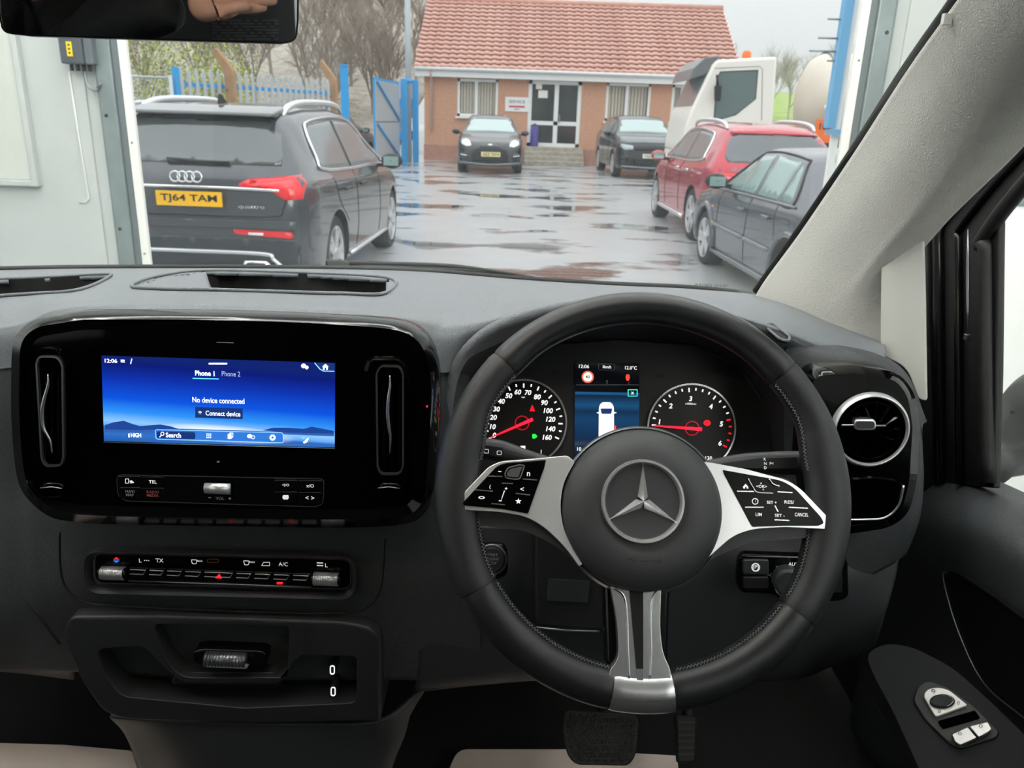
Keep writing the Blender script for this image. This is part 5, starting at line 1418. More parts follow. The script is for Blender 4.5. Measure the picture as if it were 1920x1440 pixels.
M_SCRD = mat('screen_dim', '9fb4dc', .5, emit='b8c8ec', estr=.45)
M_HILL = mat('screen_hill', '102a66', .5, emit='173c86', estr=.8)
M_HILL2 = mat('screen_hill_far', '1a3c7a', .5, emit='28579f', estr=.8)
M_BAR = mat('screen_bar', '1c56a8', .5, emit='2c6fc4', estr=.75)
M_BARD = mat('screen_bar_dark', '0b2350', .5, emit='0d2f6e', estr=.7)
flat('hill_shape', [(197, 797), (212, 792), (232, 789), (248, 795), (262, 799), (300, 796), (318, 799), (334, 804), (260, 806), (197, 805)], M_HILL, scr)
flat('hill_shape', [(492, 807), (512, 802), (540, 802), (570, 804), (584, 800), (600, 803), (626, 808), (626, 813), (540, 811)], M_HILL, scr)
flat('hill_shape', [(197, 805), (340, 804), (480, 808), (626, 813), (626, 818), (440, 811), (197, 811)], M_HILL2, scr, off=.01145)
text_px('lettering', '12:06', P_INFO, 208, 676.5, 7.5, M_SCRW, scr, .0117, wpx=23, bold=.02)
text_px('icon_mark', '=', P_INFO, 230, 677, 5, M_SCRW, scr, .0117, bold=.03)
text_px('icon_mark', '/', P_INFO, 246, 677.5, 10, M_SCRW, scr, .0117, bold=.03)
flat('tab_handle', rect(391, 680.5, 426, 683.5, 1.2), M_SCRW, scr)
text_px('lettering', 'Phone 1', P_INFO, 384, 700, 9.5, M_SCRW, scr, .0117, wpx=36, bold=.03)
text_px('lettering', 'Phone 2', P_INFO, 433, 701, 9.5, M_SCRD, scr, .0117, wpx=34, bold=.005)
flat('tab_underline', [(361, 708.5), (410, 709.8), (410, 711.6), (361, 710.3)], mat('screen_cyan', '58b8f0', .5, emit='58b8f0', estr=.9), scr)
text_px('lettering', 'No device connected', P_INFO, 409.5, 751, 10, M_SCRW, scr, .0117, wpx=96, bold=.012)
cbn = flat('connect_button', [(366, 763), (455, 766), (455, 786), (366, 783)], M_BARD, scr)
text_px('lettering', 'Connect device', P_INFO, 418, 775.5, 9, M_SCRW, scr, .0121, wpx=64, bold=.012)
text_px('icon_mark', '*', P_INFO, 375, 774, 7, M_SCRW, scr, .0121, bold=.03)
M_LNE = mat('screen_line', '8cc0ff', .5, emit='8cc0ff', estr=.8)
BAR = rounded([(290, 805), (531, 811), (532, 831), (292, 824)], 5)
flat('dock_bar', BAR, M_BAR, scr); frame('dock_outline', BAR, offset_poly(BAR, 1.1), P_INFO, .0119, .0002, M_LNE, scr)
flat('search_field', rounded([(294, 808.5), (366, 810.5), (366, 823.5), (294, 821.5)], 4), M_BARD, scr, off=.0119)
text_px('lettering', 'Search', P_INFO, 325, 816, 9, M_SCRW, scr, .0122, wpx=28, bold=.02)
frame('search_lens', ell(304.5, 813.5, 3.6), ell(304.5, 813.5, 2.4), P_INFO, .0122, .0002, M_SCRW, scr); flat('search_handle', [(301.8, 815.5), (303, 816.5), (299.8, 820.5), (298.6, 819.5)], M_SCRW, scr, off=.0122)
for i in range(9): flat('keypad_dot', rect(387 + 3.4 * (i % 3), 813 + 3.2 * (i // 3), 388.9 + 3.4 * (i % 3), 814.9 + 3.2 * (i // 3)), M_SCRW, scr, off=.0122)
oo = rect(427, 814, 434, 823, 1); flat('document_icon', oo, M_SCRW, scr, off=.0122); oo = rect(430, 811.5, 437, 820.5, 1); frame('document_outline', oo, offset_poly(oo, 1), P_INFO, .0123, .0002, M_SCRW, scr)
flat('speech_icon', ell(468, 818, 4.6, 3.6), M_SCRW, scr, off=.0122); frame('speech_outline', ell(474.5, 820, 3.4), ell(474.5, 820, 2.5), P_INFO, .0122, .0002, M_SCRW, scr)
frame('gear_icon', ell(511, 820.5, 5.6, n=24), ell(511, 820.5, 2.4, n=24), P_INFO, .0122, .0002, M_SCRW, scr)
text_px('lettering', 'HIGH', P_INFO, 255, 816, 8, M_SCRW, scr, .0117, wpx=19, bold=.02); flat('icon_mark', rect(240.5, 813, 243, 820), M_SCRW, scr)
flat('seat_icon', rounded([(572, 826), (577, 821), (579, 822), (576, 829), (570, 832), (568, 829)], 1), M_SCRW, scr); flat('air_icon', [(564, 820), (572, 819), (570, 824)], mat('screen_cyan'), scr)
flat('profile_icon', ell(569, 686, 4.5), mat('screen_peach', 'f0d0c0', .5, emit='f4dcd0', estr=.8), scr); flat('profile_icon', ell(575, 689, 3.4), M_SCRW, scr)
flat('home_corner', [(589, 680.4), (627, 681.6), (627, 696.5), (606, 696), (599, 692)], M_BARD, scr); flat('home_edge', [(589, 680.4), (591, 680.5), (601, 692), (607, 695), (627, 695.6), (627, 697), (606, 696.6), (599, 692.6)], M_LNE, scr, off=.0119)
flat('home_icon', [(604, 688), (610, 682), (616, 688), (614.5, 688), (614.5, 693.5), (611.6, 693.5), (611.6, 689.5), (608.6, 689.5), (608.6, 693.5), (605.5, 693.5), (605.5, 688)], M_SCRW, scr, off=.0121)
tube('screen_edge', [P_INFO.pt(194, 829, .0116), P_INFO.pt(628, 841, .0116)], .0005, M_SILVERD, inf, n=5)
# button bar
BB = rounded([(218, 890), (608, 898), (606, 946), (590, 951), (236, 940), (220, 930)], [10, 10, 12, 4, 6, 10])
bar = plate('button_bar', BB, P_INFO, .0118, .003, M_PIANO2, inf, bevel=.0006)
frame('bar_edge', BB, offset_poly(BB, 1.0), P_INFO, .0122, .0012, M_SILVERD, bar)
for (x0, y0, x1, y1), tx, mm in (((222, 893, 263, 912), None, M_ICON), ((266, 894, 307, 913), 'TEL', M_ICON), ((224, 914, 263, 935), 'NAVI\nMAP', M_ICOND), ((266, 915, 307, 936), 'RADIO\nMEDIA', M_ICONR),
                        ((514, 900, 557, 920), '<)/O', M_ICON), ((560, 901, 603, 921), 'x/O', M_ICON), ((514, 922, 557, 943), None, M_ICON), ((560, 923, 602, 944), '< >', M_ICON)):
    k = plate('key', rect(x0, y0, x1, y1, 3), P_INFO, .0126, .0012, M_PIANO2, bar, bevel=.0005)
    cx_, cy_ = (x0 + x1) / 2, (y0 + y1) / 2
    if tx and '\n' in tx:
        for q, s_ in enumerate(tx.split('\n')): text_px('lettering', s_, P_INFO, cx_, cy_ - 3 + 6.5 * q, 5, mm, k, .0130, bold=.005)
    elif tx: text_px('lettering', tx, P_INFO, cx_, cy_, 6, mm, k, .0130, bold=.01)
    elif x0 < 300:
        oo = rect(cx_ - 8, cy_ - 5, cx_ - 1, cy_ + 4, 1); frame('camera_icon', oo, offset_poly(oo, 1), P_INFO, .0130, .0003, mm, k); flat('camera_icon', rounded([(cx_, cy_ - 1), (cx_ + 4, cy_ - 2), (cx_ + 9, cy_ + 3), (cx_ + 2, cy_ + 4)], 1), mm, k, off=.0130)
    else:
        flat('car_icon', rounded([(cx_ - 5, cy_ - 4), (cx_ + 5, cy_ - 4), (cx_ + 6, cy_ + 1), (cx_ + 4, cy_ + 4), (cx_ - 4, cy_ + 4), (cx_ - 6, cy_ + 1)], 1), mm, k, off=.0130)
ro = tube('volume_roller', [P_INFO.pt(386, 914, .010), P_INFO.pt(434, 915.5, .010)], .0068, M_ROLL, bar, n=24)
rr_ = rounded([(382, 902), (438, 904), (437, 927), (381, 925)], 5); frame('roller_well', rr_, offset_poly(rr_, 3), P_INFO, .0128, .002, M_PIANO, bar)
text_px('lettering', 'VOL', P_INFO, 412.5, 934.5, 5.5, M_ICOND, bar, .0124); text_px('icon_mark', '-', P_INFO, 393, 933, 2, M_ICOND, bar, .0124, wpx=5); text_px('icon_mark', '+', P_INFO, 431, 934.5, 5, M_ICOND, bar, .0124)
flat('sensor_dot', ell(409, 866, 3, 1.6, 14), M_ICOND, inf, off=.0101)
tube('top_sensor_slit', [P_INFO.pt(406, 642, .0102), P_INFO.pt(438, 643, .0102)], .0005, M_SILVERD, inf, n=5)
flat('warning_led', ell(801, 762, 2.2, n=12), mat('led_red', 'ff2030', .4, emit='ff1828', estr=1.5), inf, off=.0135)

# ================================================================== climate control panel
clm = thing('climate_panel', 'gloss black climate control strip with chrome rollers below the touchscreen', 'control panel', tuple(P_CLIM.pt(415, 1110)))
REC = rounded([(154, 1034), (666, 1046), (666, 1126), (160, 1114)], 30)
frame('recess_lip', REC, offset_poly(REC, 14), P_CLIM, .0065, .012, M_PLAIN, clm, off_in=-.001, bevel=.001)
PAN = rounded([(176, 1036), (658, 1048), (658, 1105), (178, 1094)], 17)
plate('panel_face', PAN, P_CLIM, .004, .008, M_PIANO, clm, bevel=.001)
frame('panel_edge', PAN, offset_poly(PAN, 1.3), P_CLIM, .0049, .003, M_SILVERD, clm)
for a, b, y0, y1 in ((191, 233, 1074, 1075), (589, 634, 1085, 1086.5)):
    r_ = tube('temperature_roller' if a < 300 else 'fan_roller', [P_CLIM.pt(a, y0, .010), P_CLIM.pt(b, y1, .010)], .0076, M_ROLL, clm, n=26)
    for s_, e in ((a - 4, a), (b, b + 5)):
        tube('roller_cap', [P_CLIM.pt(s_, y0 if s_ < a + 1 else y1, .009), P_CLIM.pt(e, y0 if s_ < a + 1 else y1, .009)], .0066, M_PIANO2, r_, n=18)
    for i in range(14):
        q = P_CLIM.pt(a, y0, .010).lerp(P_CLIM.pt(b, y1, .010), (i + .5) / 14)
        tube('ridge', [q - Vector((.0004, 0, 0)), q + Vector((.0004, 0, 0))], .0078, mat('ridge_light', 'b4b7ba', .3, .8), r_, n=18)
slope = (1099 - 1087) / (582 - 241)
xs = [241, 278, 311, 345, 381, 441, 475, 511, 547, 583]
for i in range(9):
    x0, x1 = xs[i] + .8, xs[i + 1] - .8
    f_ = lambda x: 1064 + (x - 241) * slope
    k = plate('toggle_key', rounded([(x0, f_(x0)), (x1, f_(x1)), (x1, f_(x1) + 23), (x0, f_(x0) + 23)], 2), P_CLIM, .0085, .005, M_PIANO2, clm, bevel=.0016)
    tube('key_edge', [P_CLIM.pt(x0 + 2, f_(x0) + 4, .0088), P_CLIM.pt((x0 + x1) / 2, f_(x0) + 4.4, .0088), P_CLIM.pt(x1 - 4, f_(x1) + 4, .0088), P_CLIM.pt(x1 - 9, f_(x1) + 12, .0088), P_CLIM.pt(x0 + 1, f_(x0) + 12, .0088)], .0006, M_ROLL, k, n=5)
    if i == 4:
        flat('hazard_triangle', [(403, 1084), (411, 1076), (416, 1084.5)], mat('led_red'), k, P_CLIM, .0090)
    if i == 7: flat('key_led', rect(519, 1091.5, 530, 1095.5), mat('led_red'), k, P_CLIM, .0090)
tube('key_rail', [P_CLIM.pt(241, 1089, .0075), P_CLIM.pt(583, 1101, .0075)], .0010, M_SILVERD, clm, n=6)
flat('heat_icon', [(212, 1049), (218, 1044.5), (224, 1049.3)], mat('ico_red', 'd03030', .5, emit='ff3030', estr=.5), clm, P_CLIM, .0046)
flat('cool_icon', [(212, 1051), (224, 1051.3), (218, 1055.5)], mat('ico_blue', '3070e0', .5, emit='3080ff', estr=.6), clm, P_CLIM, .0046)
for x, y, s_ in ((263, 1051, 'L'), (275, 1051, '...'), (299, 1051, 'TX'), (531, 1058, 'A/C'), (600, 1058, '='), (612, 1060, 'L')):
    text_px('icon_mark', s_, P_CLIM, x, y, 7 if s_ != '...' else 2, M_ICON, clm, .0046, bold=.004)
for x, y in ((364, 1054), (462, 1056)):
    oo = rounded([(x - 6, y - 5), (x + 6, y - 4.5), (x + 4, y + 4), (x - 4, y + 3.6)], 2); frame('demist_icon', oo, offset_poly(oo, 1.1), P_CLIM, .0046, .0003, M_ICON, clm); text_px('icon_mark', 'MAX', P_CLIM, x + 11, y - 2, 3, M_ICON, clm, .0046)
oo = rounded([(490, 1060), (494, 1054), (506, 1054), (506, 1061.5), (490, 1061)], 1); frame('van_icon', oo, offset_poly(oo, 1), P_CLIM, .0046, .0003, M_ICON, clm)
oo = rect(388, 1048, 410, 1055, 3); frame('passenger_light', oo, offset_poly(oo, 1), P_CLIM, .0046, .0003, mat('dim_amber', '8a5a3a', .5), clm)
# ================================================================== instrument cluster
clu = thing('instrument_cluster', 'instrument cluster with two round dials and central display behind the steering wheel', 'instrument cluster', tuple(P_CLUS.pt(1140, 930)))
M_FACE = mat('cluster_face', '232427', .45)
M_DIAL = mat('dial_black', '09090b', .4)
M_NUM = mat('dial_white', 'f4f4f6', .5, emit='ffffff', estr=.75)
M_NEED = mat('needle_red', 'ff1e34', .4, emit='ff1430', estr=1.6)
M_RLED = mat('telltale_red', 'e01020', .4, emit='ff1020', estr=.9)
M_GLED = mat('telltale_green', '20e040', .4, emit='20ff40', estr=1.0)
plate('cluster_face', HI, P_CLUS, .0, .01, M_FACE, clu)
def dial(name, cx, cy, r, ticks, nums, n0, n1, hub):
    d = plate(name, ell(cx, cy, r, n=64), P_CLUS, .003, .003, M_DIAL, clu)
    frame('dial_ring', ell(cx, cy, r + 1.5, n=64), ell(cx, cy, r - 1.8, n=64), P_CLUS, .0055, .004, M_SILVER, d)
    for a, L, red in ticks:
        ca, sa = math.cos(RAD(a)), -math.sin(RAD(a)); w = 1.25
        r1, r0 = r - 7, r - 7 - L
        flat('tick', [(cx + r0 * ca - w * sa, cy + r0 * sa + w * ca), (cx + r1 * ca - w * sa, cy + r1 * sa + w * ca), (cx + r1 * ca + w * sa, cy + r1 * sa - w * ca), (cx + r0 * ca + w * sa, cy + r0 * sa - w * ca)], M_RLED if red else M_NUM, d, P_CLUS, .0036)
    for s_, x, y in nums:
        text_px('numeral', s_, P_CLUS, x, y, 9.5, M_NUM, d, .0037, bold=.025, shear=.15)
    frame('hub_ring', ell(hub[0], hub[1], 14), ell(hub[0], hub[1], 11.5), P_CLUS, .0042, .0008, mat('hub_glow', 'a01020', .4, emit='c01020', estr=.35), d)
    hb = plate('needle_hub', ell(hub[0], hub[1], 10.5), P_CLUS, .0055, .002, M_DIAL, d, bevel=.0006)
    v = Vector((n1[0] - n0[0], n1[1] - n0[1])); p = Vector((-v.y, v.x)).normalized()
    flat('needle', [(n0[0] + p.x * 3.2, n0[1] + p.y * 3.2), (n1[0] + p.x * .9, n1[1] + p.y * .9), (n1[0] - p.x * .9, n1[1] - p.y * .9), (n0[0] - p.x * 3.2, n0[1] - p.y * 3.2)], M_NEED, d, P_CLUS, .0068)
    return d
sp_ticks = []
for i in range(21):
    a = 205 - i * (230 / 20); sp_ticks.append((a, 8 if i % 2 == 0 else 5, False))
spd = dial('speedometer', 982, 792, 80, sp_ticks, [('0', 927, 816), ('10', 924, 800), ('20', 925, 782.5), ('30', 931, 767), ('40', 940, 752.5), ('50', 954, 742), ('60', 971, 735), ('70', 990, 736), ('80', 1007.5, 744), ('90', 1021, 755), ('100', 1028, 770), ('120', 1032.5, 786), ('140', 1032.5, 804), ('160', 1026, 820)], (999, 786), (919, 821), (979, 793))
text_px('lettering', 'mph', P_CLUS, 981, 745, 3.5, M_NUM, spd, .0037)
flat('seatbelt_lamp', [(993, 771), (996, 763), (998, 759), (1000, 763), (1003, 771)], M_RLED, spd, P_CLUS, .0037)
flat('headlamp_lamp', rounded([(998, 814), (1003, 813.5), (1008, 818), (1003, 822.5), (998, 822)], 2), M_GLED, spd, P_CLUS, .0037)
text_px('numeral', '1', P_CLUS, 1014.6, 847, 7, M_NUM, spd, .0037); flat('fuel_icon', rect(976, 836, 985, 843), M_NUM, spd, P_CLUS, .0037)
rv_ticks = []
for i in range(21):
    a = 176 - i * (205 / 20); rv_ticks.append((a, 8 if i % 4 == 0 else 5, i >= 16))
rev = dial('rev_counter', 1297, 802, 82, rv_ticks, [('1', 1236.7, 791), ('2', 1257.5, 761), ('3', 1295, 747.5), ('4', 1333, 762), ('5', 1352.5, 795), ('6', 1350, 831)], (1316, 805), (1225, 798), (1298, 803))
text_px('lettering', 'x1000/min', P_CLUS, 1295, 757, 3.5, M_NUM, rev, .0037)
flat('brake_lamp', ell(1326, 793, 6.5, 5.5), M_RLED, rev, P_CLUS, .0037); text_px('lettering', '(!)', P_CLUS, 1326, 793, 7, M_DIAL, rev, .0040)
text_px('numeral', '130', P_CLUS, 1329, 859, 7, M_NUM, rev, .0037); text_px('numeral', '\u00b0C', P_CLUS, 1300, 850, 6, M_NUM, rev, .0037)
for cx_, s_ in ((1039, -1), (1239, 1)):
    flat('turn_arrow', [(cx_ - 8 * s_, 699 - 3 + (cx_ > 1100) * 6), (cx_, 699 - 3 + (cx_ > 1100) * 6), (cx_, 699 - 7 + (cx_ > 1100) * 6), (cx_ + 9 * s_, 699 + (cx_ > 1100) * 6), (cx_, 706 + (cx_ > 1100) * 6), (cx_, 702 + (cx_ > 1100) * 6), (cx_ - 8 * s_, 702 + (cx_ > 1100) * 6)], M_RUB, clu, P_CLUS, .0004)
dsp = screen('centre_display', [(1079, 679), (1199, 681), (1198, 866), (1077, 863)], P_CLUS, .0035, screen_mat('display_blue', [(0, '06101f'), (.2, '0a2340'), (.42, '133a60'), (.5, '0e2a48'), (.56, '16466e'), (.66, '0b2038'), (.69, '1d5a8a'), (.70, '06070a'), (1, '06070a')], None, .9), clu)
FD = lambda n_, p_, m_: flat(n_, p_, m_, dsp, P_CLUS, .0038)
TD = lambda s_, x, y, h, m_=M_NUM, w=None: text_px('lettering', s_, P_CLUS, x, y, h, m_, dsp, .0042, wpx=w, bold=.012)
TD('12:06', 1095, 687, 6.5, w=19); TD('0km/h', 1138, 688, 5.5, w=16); TD('12.0\u00b0C', 1183, 689.5, 6.5, w=22)
oo = rect(1122, 682, 1153, 694, 4); frame('speed_box', oo, offset_poly(oo, .8), P_CLUS, .0041, .0002, M_ICOND, dsp)
FD('limit_sign', ell(1102, 706.7, 11), mat('sign_white_lit', 'fff4ec', .5, emit='ffeee4', estr=.8)); frame('limit_ring', ell(1102, 706.7, 11.5), ell(1102, 706.7, 8.6), P_CLUS, .0041, .0002, mat('limit_red', 'e07060', .5, emit='f06a5a', estr=.6), dsp)
TD('40', 1102, 706.7, 6, M_DIAL)
FD('door_symbol', rounded([(1174, 702), (1180, 702), (1181, 708), (1179, 714), (1175, 714), (1173, 708)], 2), mat('symbol_red', 'f05040', .5, emit='ff4030', estr=.8)); TD('S', 1138, 716, 6, M_ICOND); TD('C', 1180, 719, 5, M_ICOND)
FD('display_rule', rect(1080, 721, 1198, 722.2), M_ICOND)
oo = rect(1177, 730, 1195.5, 743.5); frame('close_box', oo, offset_poly(oo, 1.6), P_CLUS, .0041, .0002, mat('teal_lit', '50d0b8', .5, emit='40e0c0', estr=.8), dsp); TD('x', 1186, 737, 5)
vn = FD('van_graphic', rounded([(1123, 762), (1128, 754), (1146, 754), (1151, 762), (1152, 866), (1122, 865)], [5, 6, 6, 5, 0, 0]), mat('van_white', 'e8e8ea', .5, emit='e8e8ec', estr=.75))
flat('van_screen', rounded([(1126, 766), (1148, 766), (1146, 776), (1128, 776)], 2), M_BARD, vn, P_CLUS, .0043)
flat('van_mirror', [(1118, 774), (1123, 772), (1123, 776)], M_NUM, vn, P_CLUS, .0041); flat('van_mirror', [(1151, 772), (1157, 774), (1151, 776)], M_NUM, vn, P_CLUS, .0041)
flat('door_open_mark', [(1151, 797), (1155, 799), (1155, 810), (1151, 812)], mat('symbol_red'), vn, P_CLUS, .0041)
TD('10', 1086, 842, 7)

# ================================================================== steering wheel
tw = RAD(27)
P_W = Plane(at_y(1204, 942, .657), (0, -math.cos(tw), math.sin(tw)))
q_ = [P_W.uv(812, 955), P_W.uv(1596, 955), P_W.uv(1195, 550), P_W.uv(1205, 1335)]
WC = ((q_[0][0] + q_[1][0]) / 2, (q_[2][1] + q_[3][1]) / 2)
WR = ((q_[1][0] - q_[0][0]) / 2 + (q_[2][1] - q_[3][1]) / 2) / 2
P_W.o = P_W.w(*WC)
whl = thing('steering_wheel', 'black leather three-spoke steering wheel with silver spokes and star emblem', 'steering wheel', tuple(P_W.o))
def smooth(t): t = max(0, min(1, t)); return t * t * (3 - 2 * t)
def rim_half(a):       # half width of the rim (radial) at angle a
    a = a % 360
    top = .0148; grip = .0158; thumb = .0200; bot = .0188
    if 42 <= a <= 138:
        d = min(a - 42, 138 - a); return grip + (top - grip) * smooth(d / 14)
    if a < 42: return grip + (thumb - grip) * smooth((30 - a) / 18)
    if a < 180: return grip + (thumb - grip) * smooth((a - 150) / 18)
    if a < 216: return thumb + (bot - thumb) * smooth((a - 190) / 20)
    if a > 324: return thumb + (bot - thumb) * smooth((350 - a) / 20)
    return bot
def rim_seg(name, a0, a1, m, grow=0.0, parent=whl, n=None):
    n = n or max(4, int((a1 - a0) / 1.5)); rings = []
    for i in range(n + 1):
        t = a0 + (a1 - a0) * i / n; ca, sa = math.cos(RAD(t)), math.sin(RAD(t)); h = rim_half(t) + grow; rc = WR - rim_half(t)
        end = .0006 if i in (0, n) else 0
        ring = []
        for q in range(28):
            ph = 2 * math.pi * q / 28
            rr_ = rc + (h - end) * math.cos(ph); off = (.0170 + grow - end) * math.sin(ph)
            ring.append(P_W.w(rr_ * ca, rr_ * sa, off))
        rings.append(ring)
    me = grid_mesh(rings, True); N = len(rings)
    bm = bmesh.new(); bm.from_mesh(me); bm.verts.ensure_lookup_table()
    bm.faces.new([bm.verts[i] for i in range(28)]); bm.faces.new([bm.verts[(N - 1) * 28 + i] for i in range(28)])
    bmesh.ops.recalc_face_normals(bm, faces=bm.faces); bm.to_mesh(me); bm.free()
    return sharp(link(name, me, m, parent), 50)
g = .28
rim_seg('rim_top', 42 + g, 138 - g, M_LEATH); rim_seg('rim_grip', 138 + g, 211 - g, M_LEATHP); rim_seg('rim_grip', 324 + g, 402 - g, M_LEATHP)
rim_seg('rim_lower', 211 + g, 261 - g, M_LEATH); rim_seg('rim_lower', 279 + g, 324 - g, M_LEATH)
rim_seg('rim_core', 0, 360, M_RUB, -.0012, n=200)
rim_seg('rim_insert', 261, 279, M_SILVER, .0006)
bm = bmesh.new()
for a0, a1 in ((212, 259), (281, 323), (326, 352), (10, 41), (139, 170), (190, 210)):
    k = int((a1 - a0) / 1.15)
    for i in range(k):
        t = a0 + (a1 - a0) * (i + .5) / k; h = rim_half(t); rc = WR - h
        for s_ in (-1, 1):
            tt = t + s_ * .28
            p = P_W.w((rc - h * .93) * math.cos(RAD(tt)), (rc - h * .93) * math.sin(RAD(tt)), .0085)
            rd = P_W.u * math.cos(RAD(t + s_ * 35)) + P_W.v * math.sin(RAD(t + s_ * 35)); nn = P_W.n; td = rd.cross(nn)
            add_box(bm, (0, 0, 0), (.0030, .0007, .0012), frameM(p, rd, td, nn))
st_ = link('stitching', new_bm(bm), M_STITCH, whl, smooth=False); st_['kind'] = 'stuff'
# hub with airbag cover
hubc = P_W.uv(1199, 956)
HR = 148.5 * P_W.px(1199, 956)
MH = frameM(P_W.w(hubc[0], hubc[1], 0), P_W.u, P_W.v, P_W.n)
lathe('airbag_cover', [(0, .0300), (HR * .3, .0298), (HR * .48, .0292), (HR * .52, .0300), (HR * .56, .0310), (HR * .75, .0285), (HR * .9, .0235), (HR * .97, .0185), (HR, .012), (HR * .99, .0), (HR * .9, -.02)], M_BAG, whl, 72, MH)
lathe('hub_trim_ring', [(HR * 1.0, -.004), (HR * 1.045, .002), (HR * 1.05, .008), (HR * 1.02, .012), (HR * 1.0, .010)], M_SILVER, whl, 72, MH, closed=True)
lathe('column_boot', [(HR * .95, -.002), (HR * .8, -.03), (HR * .62, -.05), (HR * .6, -.13)], M_DARK, whl, 40, MH)
# emblem
ec = P_W.uv(1205, 940, .031); k1 = P_W.px(1205, 940) * .955
ME = frameM(P_W.w(ec[0], ec[1], .0305), P_W.u, P_W.v, P_W.n)
emb = lathe('star_emblem', [(70 * k1, -.002), (78 * k1, -.002), (79 * k1, .002), (77 * k1, .0048), (73 * k1, .0048), (70 * k1, .002)], M_EMB, whl, 64, ME, closed=True)
lathe('emblem_ground', [(0, -.0005), (60 * k1, -.0005), (71.5 * k1, -.0002), (71.5 * k1, -.003)], M_BAG, emb, 48, ME)
for k in range(3):
    a = RAD(90 + 120 * k)
    def E_(r, t, z): return ME @ Vector((r * k1 * math.cos(a) - t * k1 * math.sin(a), r * k1 * math.sin(a) + t * k1 * math.cos(a), z))
    vs = [E_(72, 0, .0008), E_(9, 9.5, .001), E_(0, 0, .0075), E_(9, -9.5, .001), E_(72, 0, -.002), E_(9, 9.5, -.002), E_(9, -9.5, -.002), E_(0, 0, -.002)]
    me = mesh_from(vs, [(0, 1, 2), (0, 2, 3), (0, 4, 5, 1), (3, 6, 4, 0)])
    link('star_point', me, M_EMB, emb, smooth=False)
text_px('lettering', 'AIRBAG', P_W, 1207, 1048, 11, mat('emboss_dark', '1f2022', .55), whl, .0305, wpx=62, bold=.01)
plate('cover_mark', [(1198, 836), (1207, 834), (1214, 837), (1207, 840)], P_W, .0252, .001, M_RUB, whl)
# side spokes
SL = rounded([(852, 948), (858, 936), (916, 875), (938, 865), (1000, 860), (1064, 854), (1078, 866), (1056, 905), (1050, 950), (1056, 990), (1070, 1020), (1092, 1058), (1086, 1062), (1058, 1024), (1020, 988), (985, 968), (935, 960), (862, 956)], [4, 8, 10, 14, 0, 6, 4, 20, 20, 20, 20, 2, 2, 20, 20, 20, 10, 6])
SR = rounded([(1560, 985), (1556, 974), (1500, 915), (1475, 900), (1400, 880), (1336, 868), (1318, 866), (1340, 905), (1350, 950), (1346, 995), (1328, 1030), (1300, 1066), (1306, 1066), (1345, 1030), (1375, 1004), (1410, 992), (1470, 988), (1552, 992)], [4, 8, 14, 14, 0, 4, 4, 20, 20, 20, 20, 2, 2, 20, 20, 20, 10, 6])
PL_ = rounded([(866, 944), (932, 873), (948, 868), (1024, 862), (1021, 876), (990, 963), (940, 954), (872, 948)], [5, 8, 6, 3, 0, 3, 8, 4])
PR_ = rounded([(1545, 981), (1540, 970), (1490, 915), (1466, 901), (1355, 881), (1358, 888), (1411, 988), (1470, 986), (1535, 986)], [4, 6, 12, 12, 3, 0, 3, 8, 4])
BKL = rounded([(850, 946), (935, 864), (1062, 856), (1090, 1062), (1040, 1022), (985, 995), (895, 985), (876, 976)], [6, 12, 6, 4, 20, 20, 10, 10])
BKR = rounded([(1562, 984), (1478, 898), (1325, 866), (1304, 1066), (1350, 1040), (1405, 1018), (1520, 1008), (1545, 1000)], [6, 12, 6, 4, 20, 20, 10, 10])
def dome_plate(name, poly, off, thick, m, parent):
    o = plate(name, poly, P_W, off, thick, m, parent); bev(o, .0028, 4, 50); return o
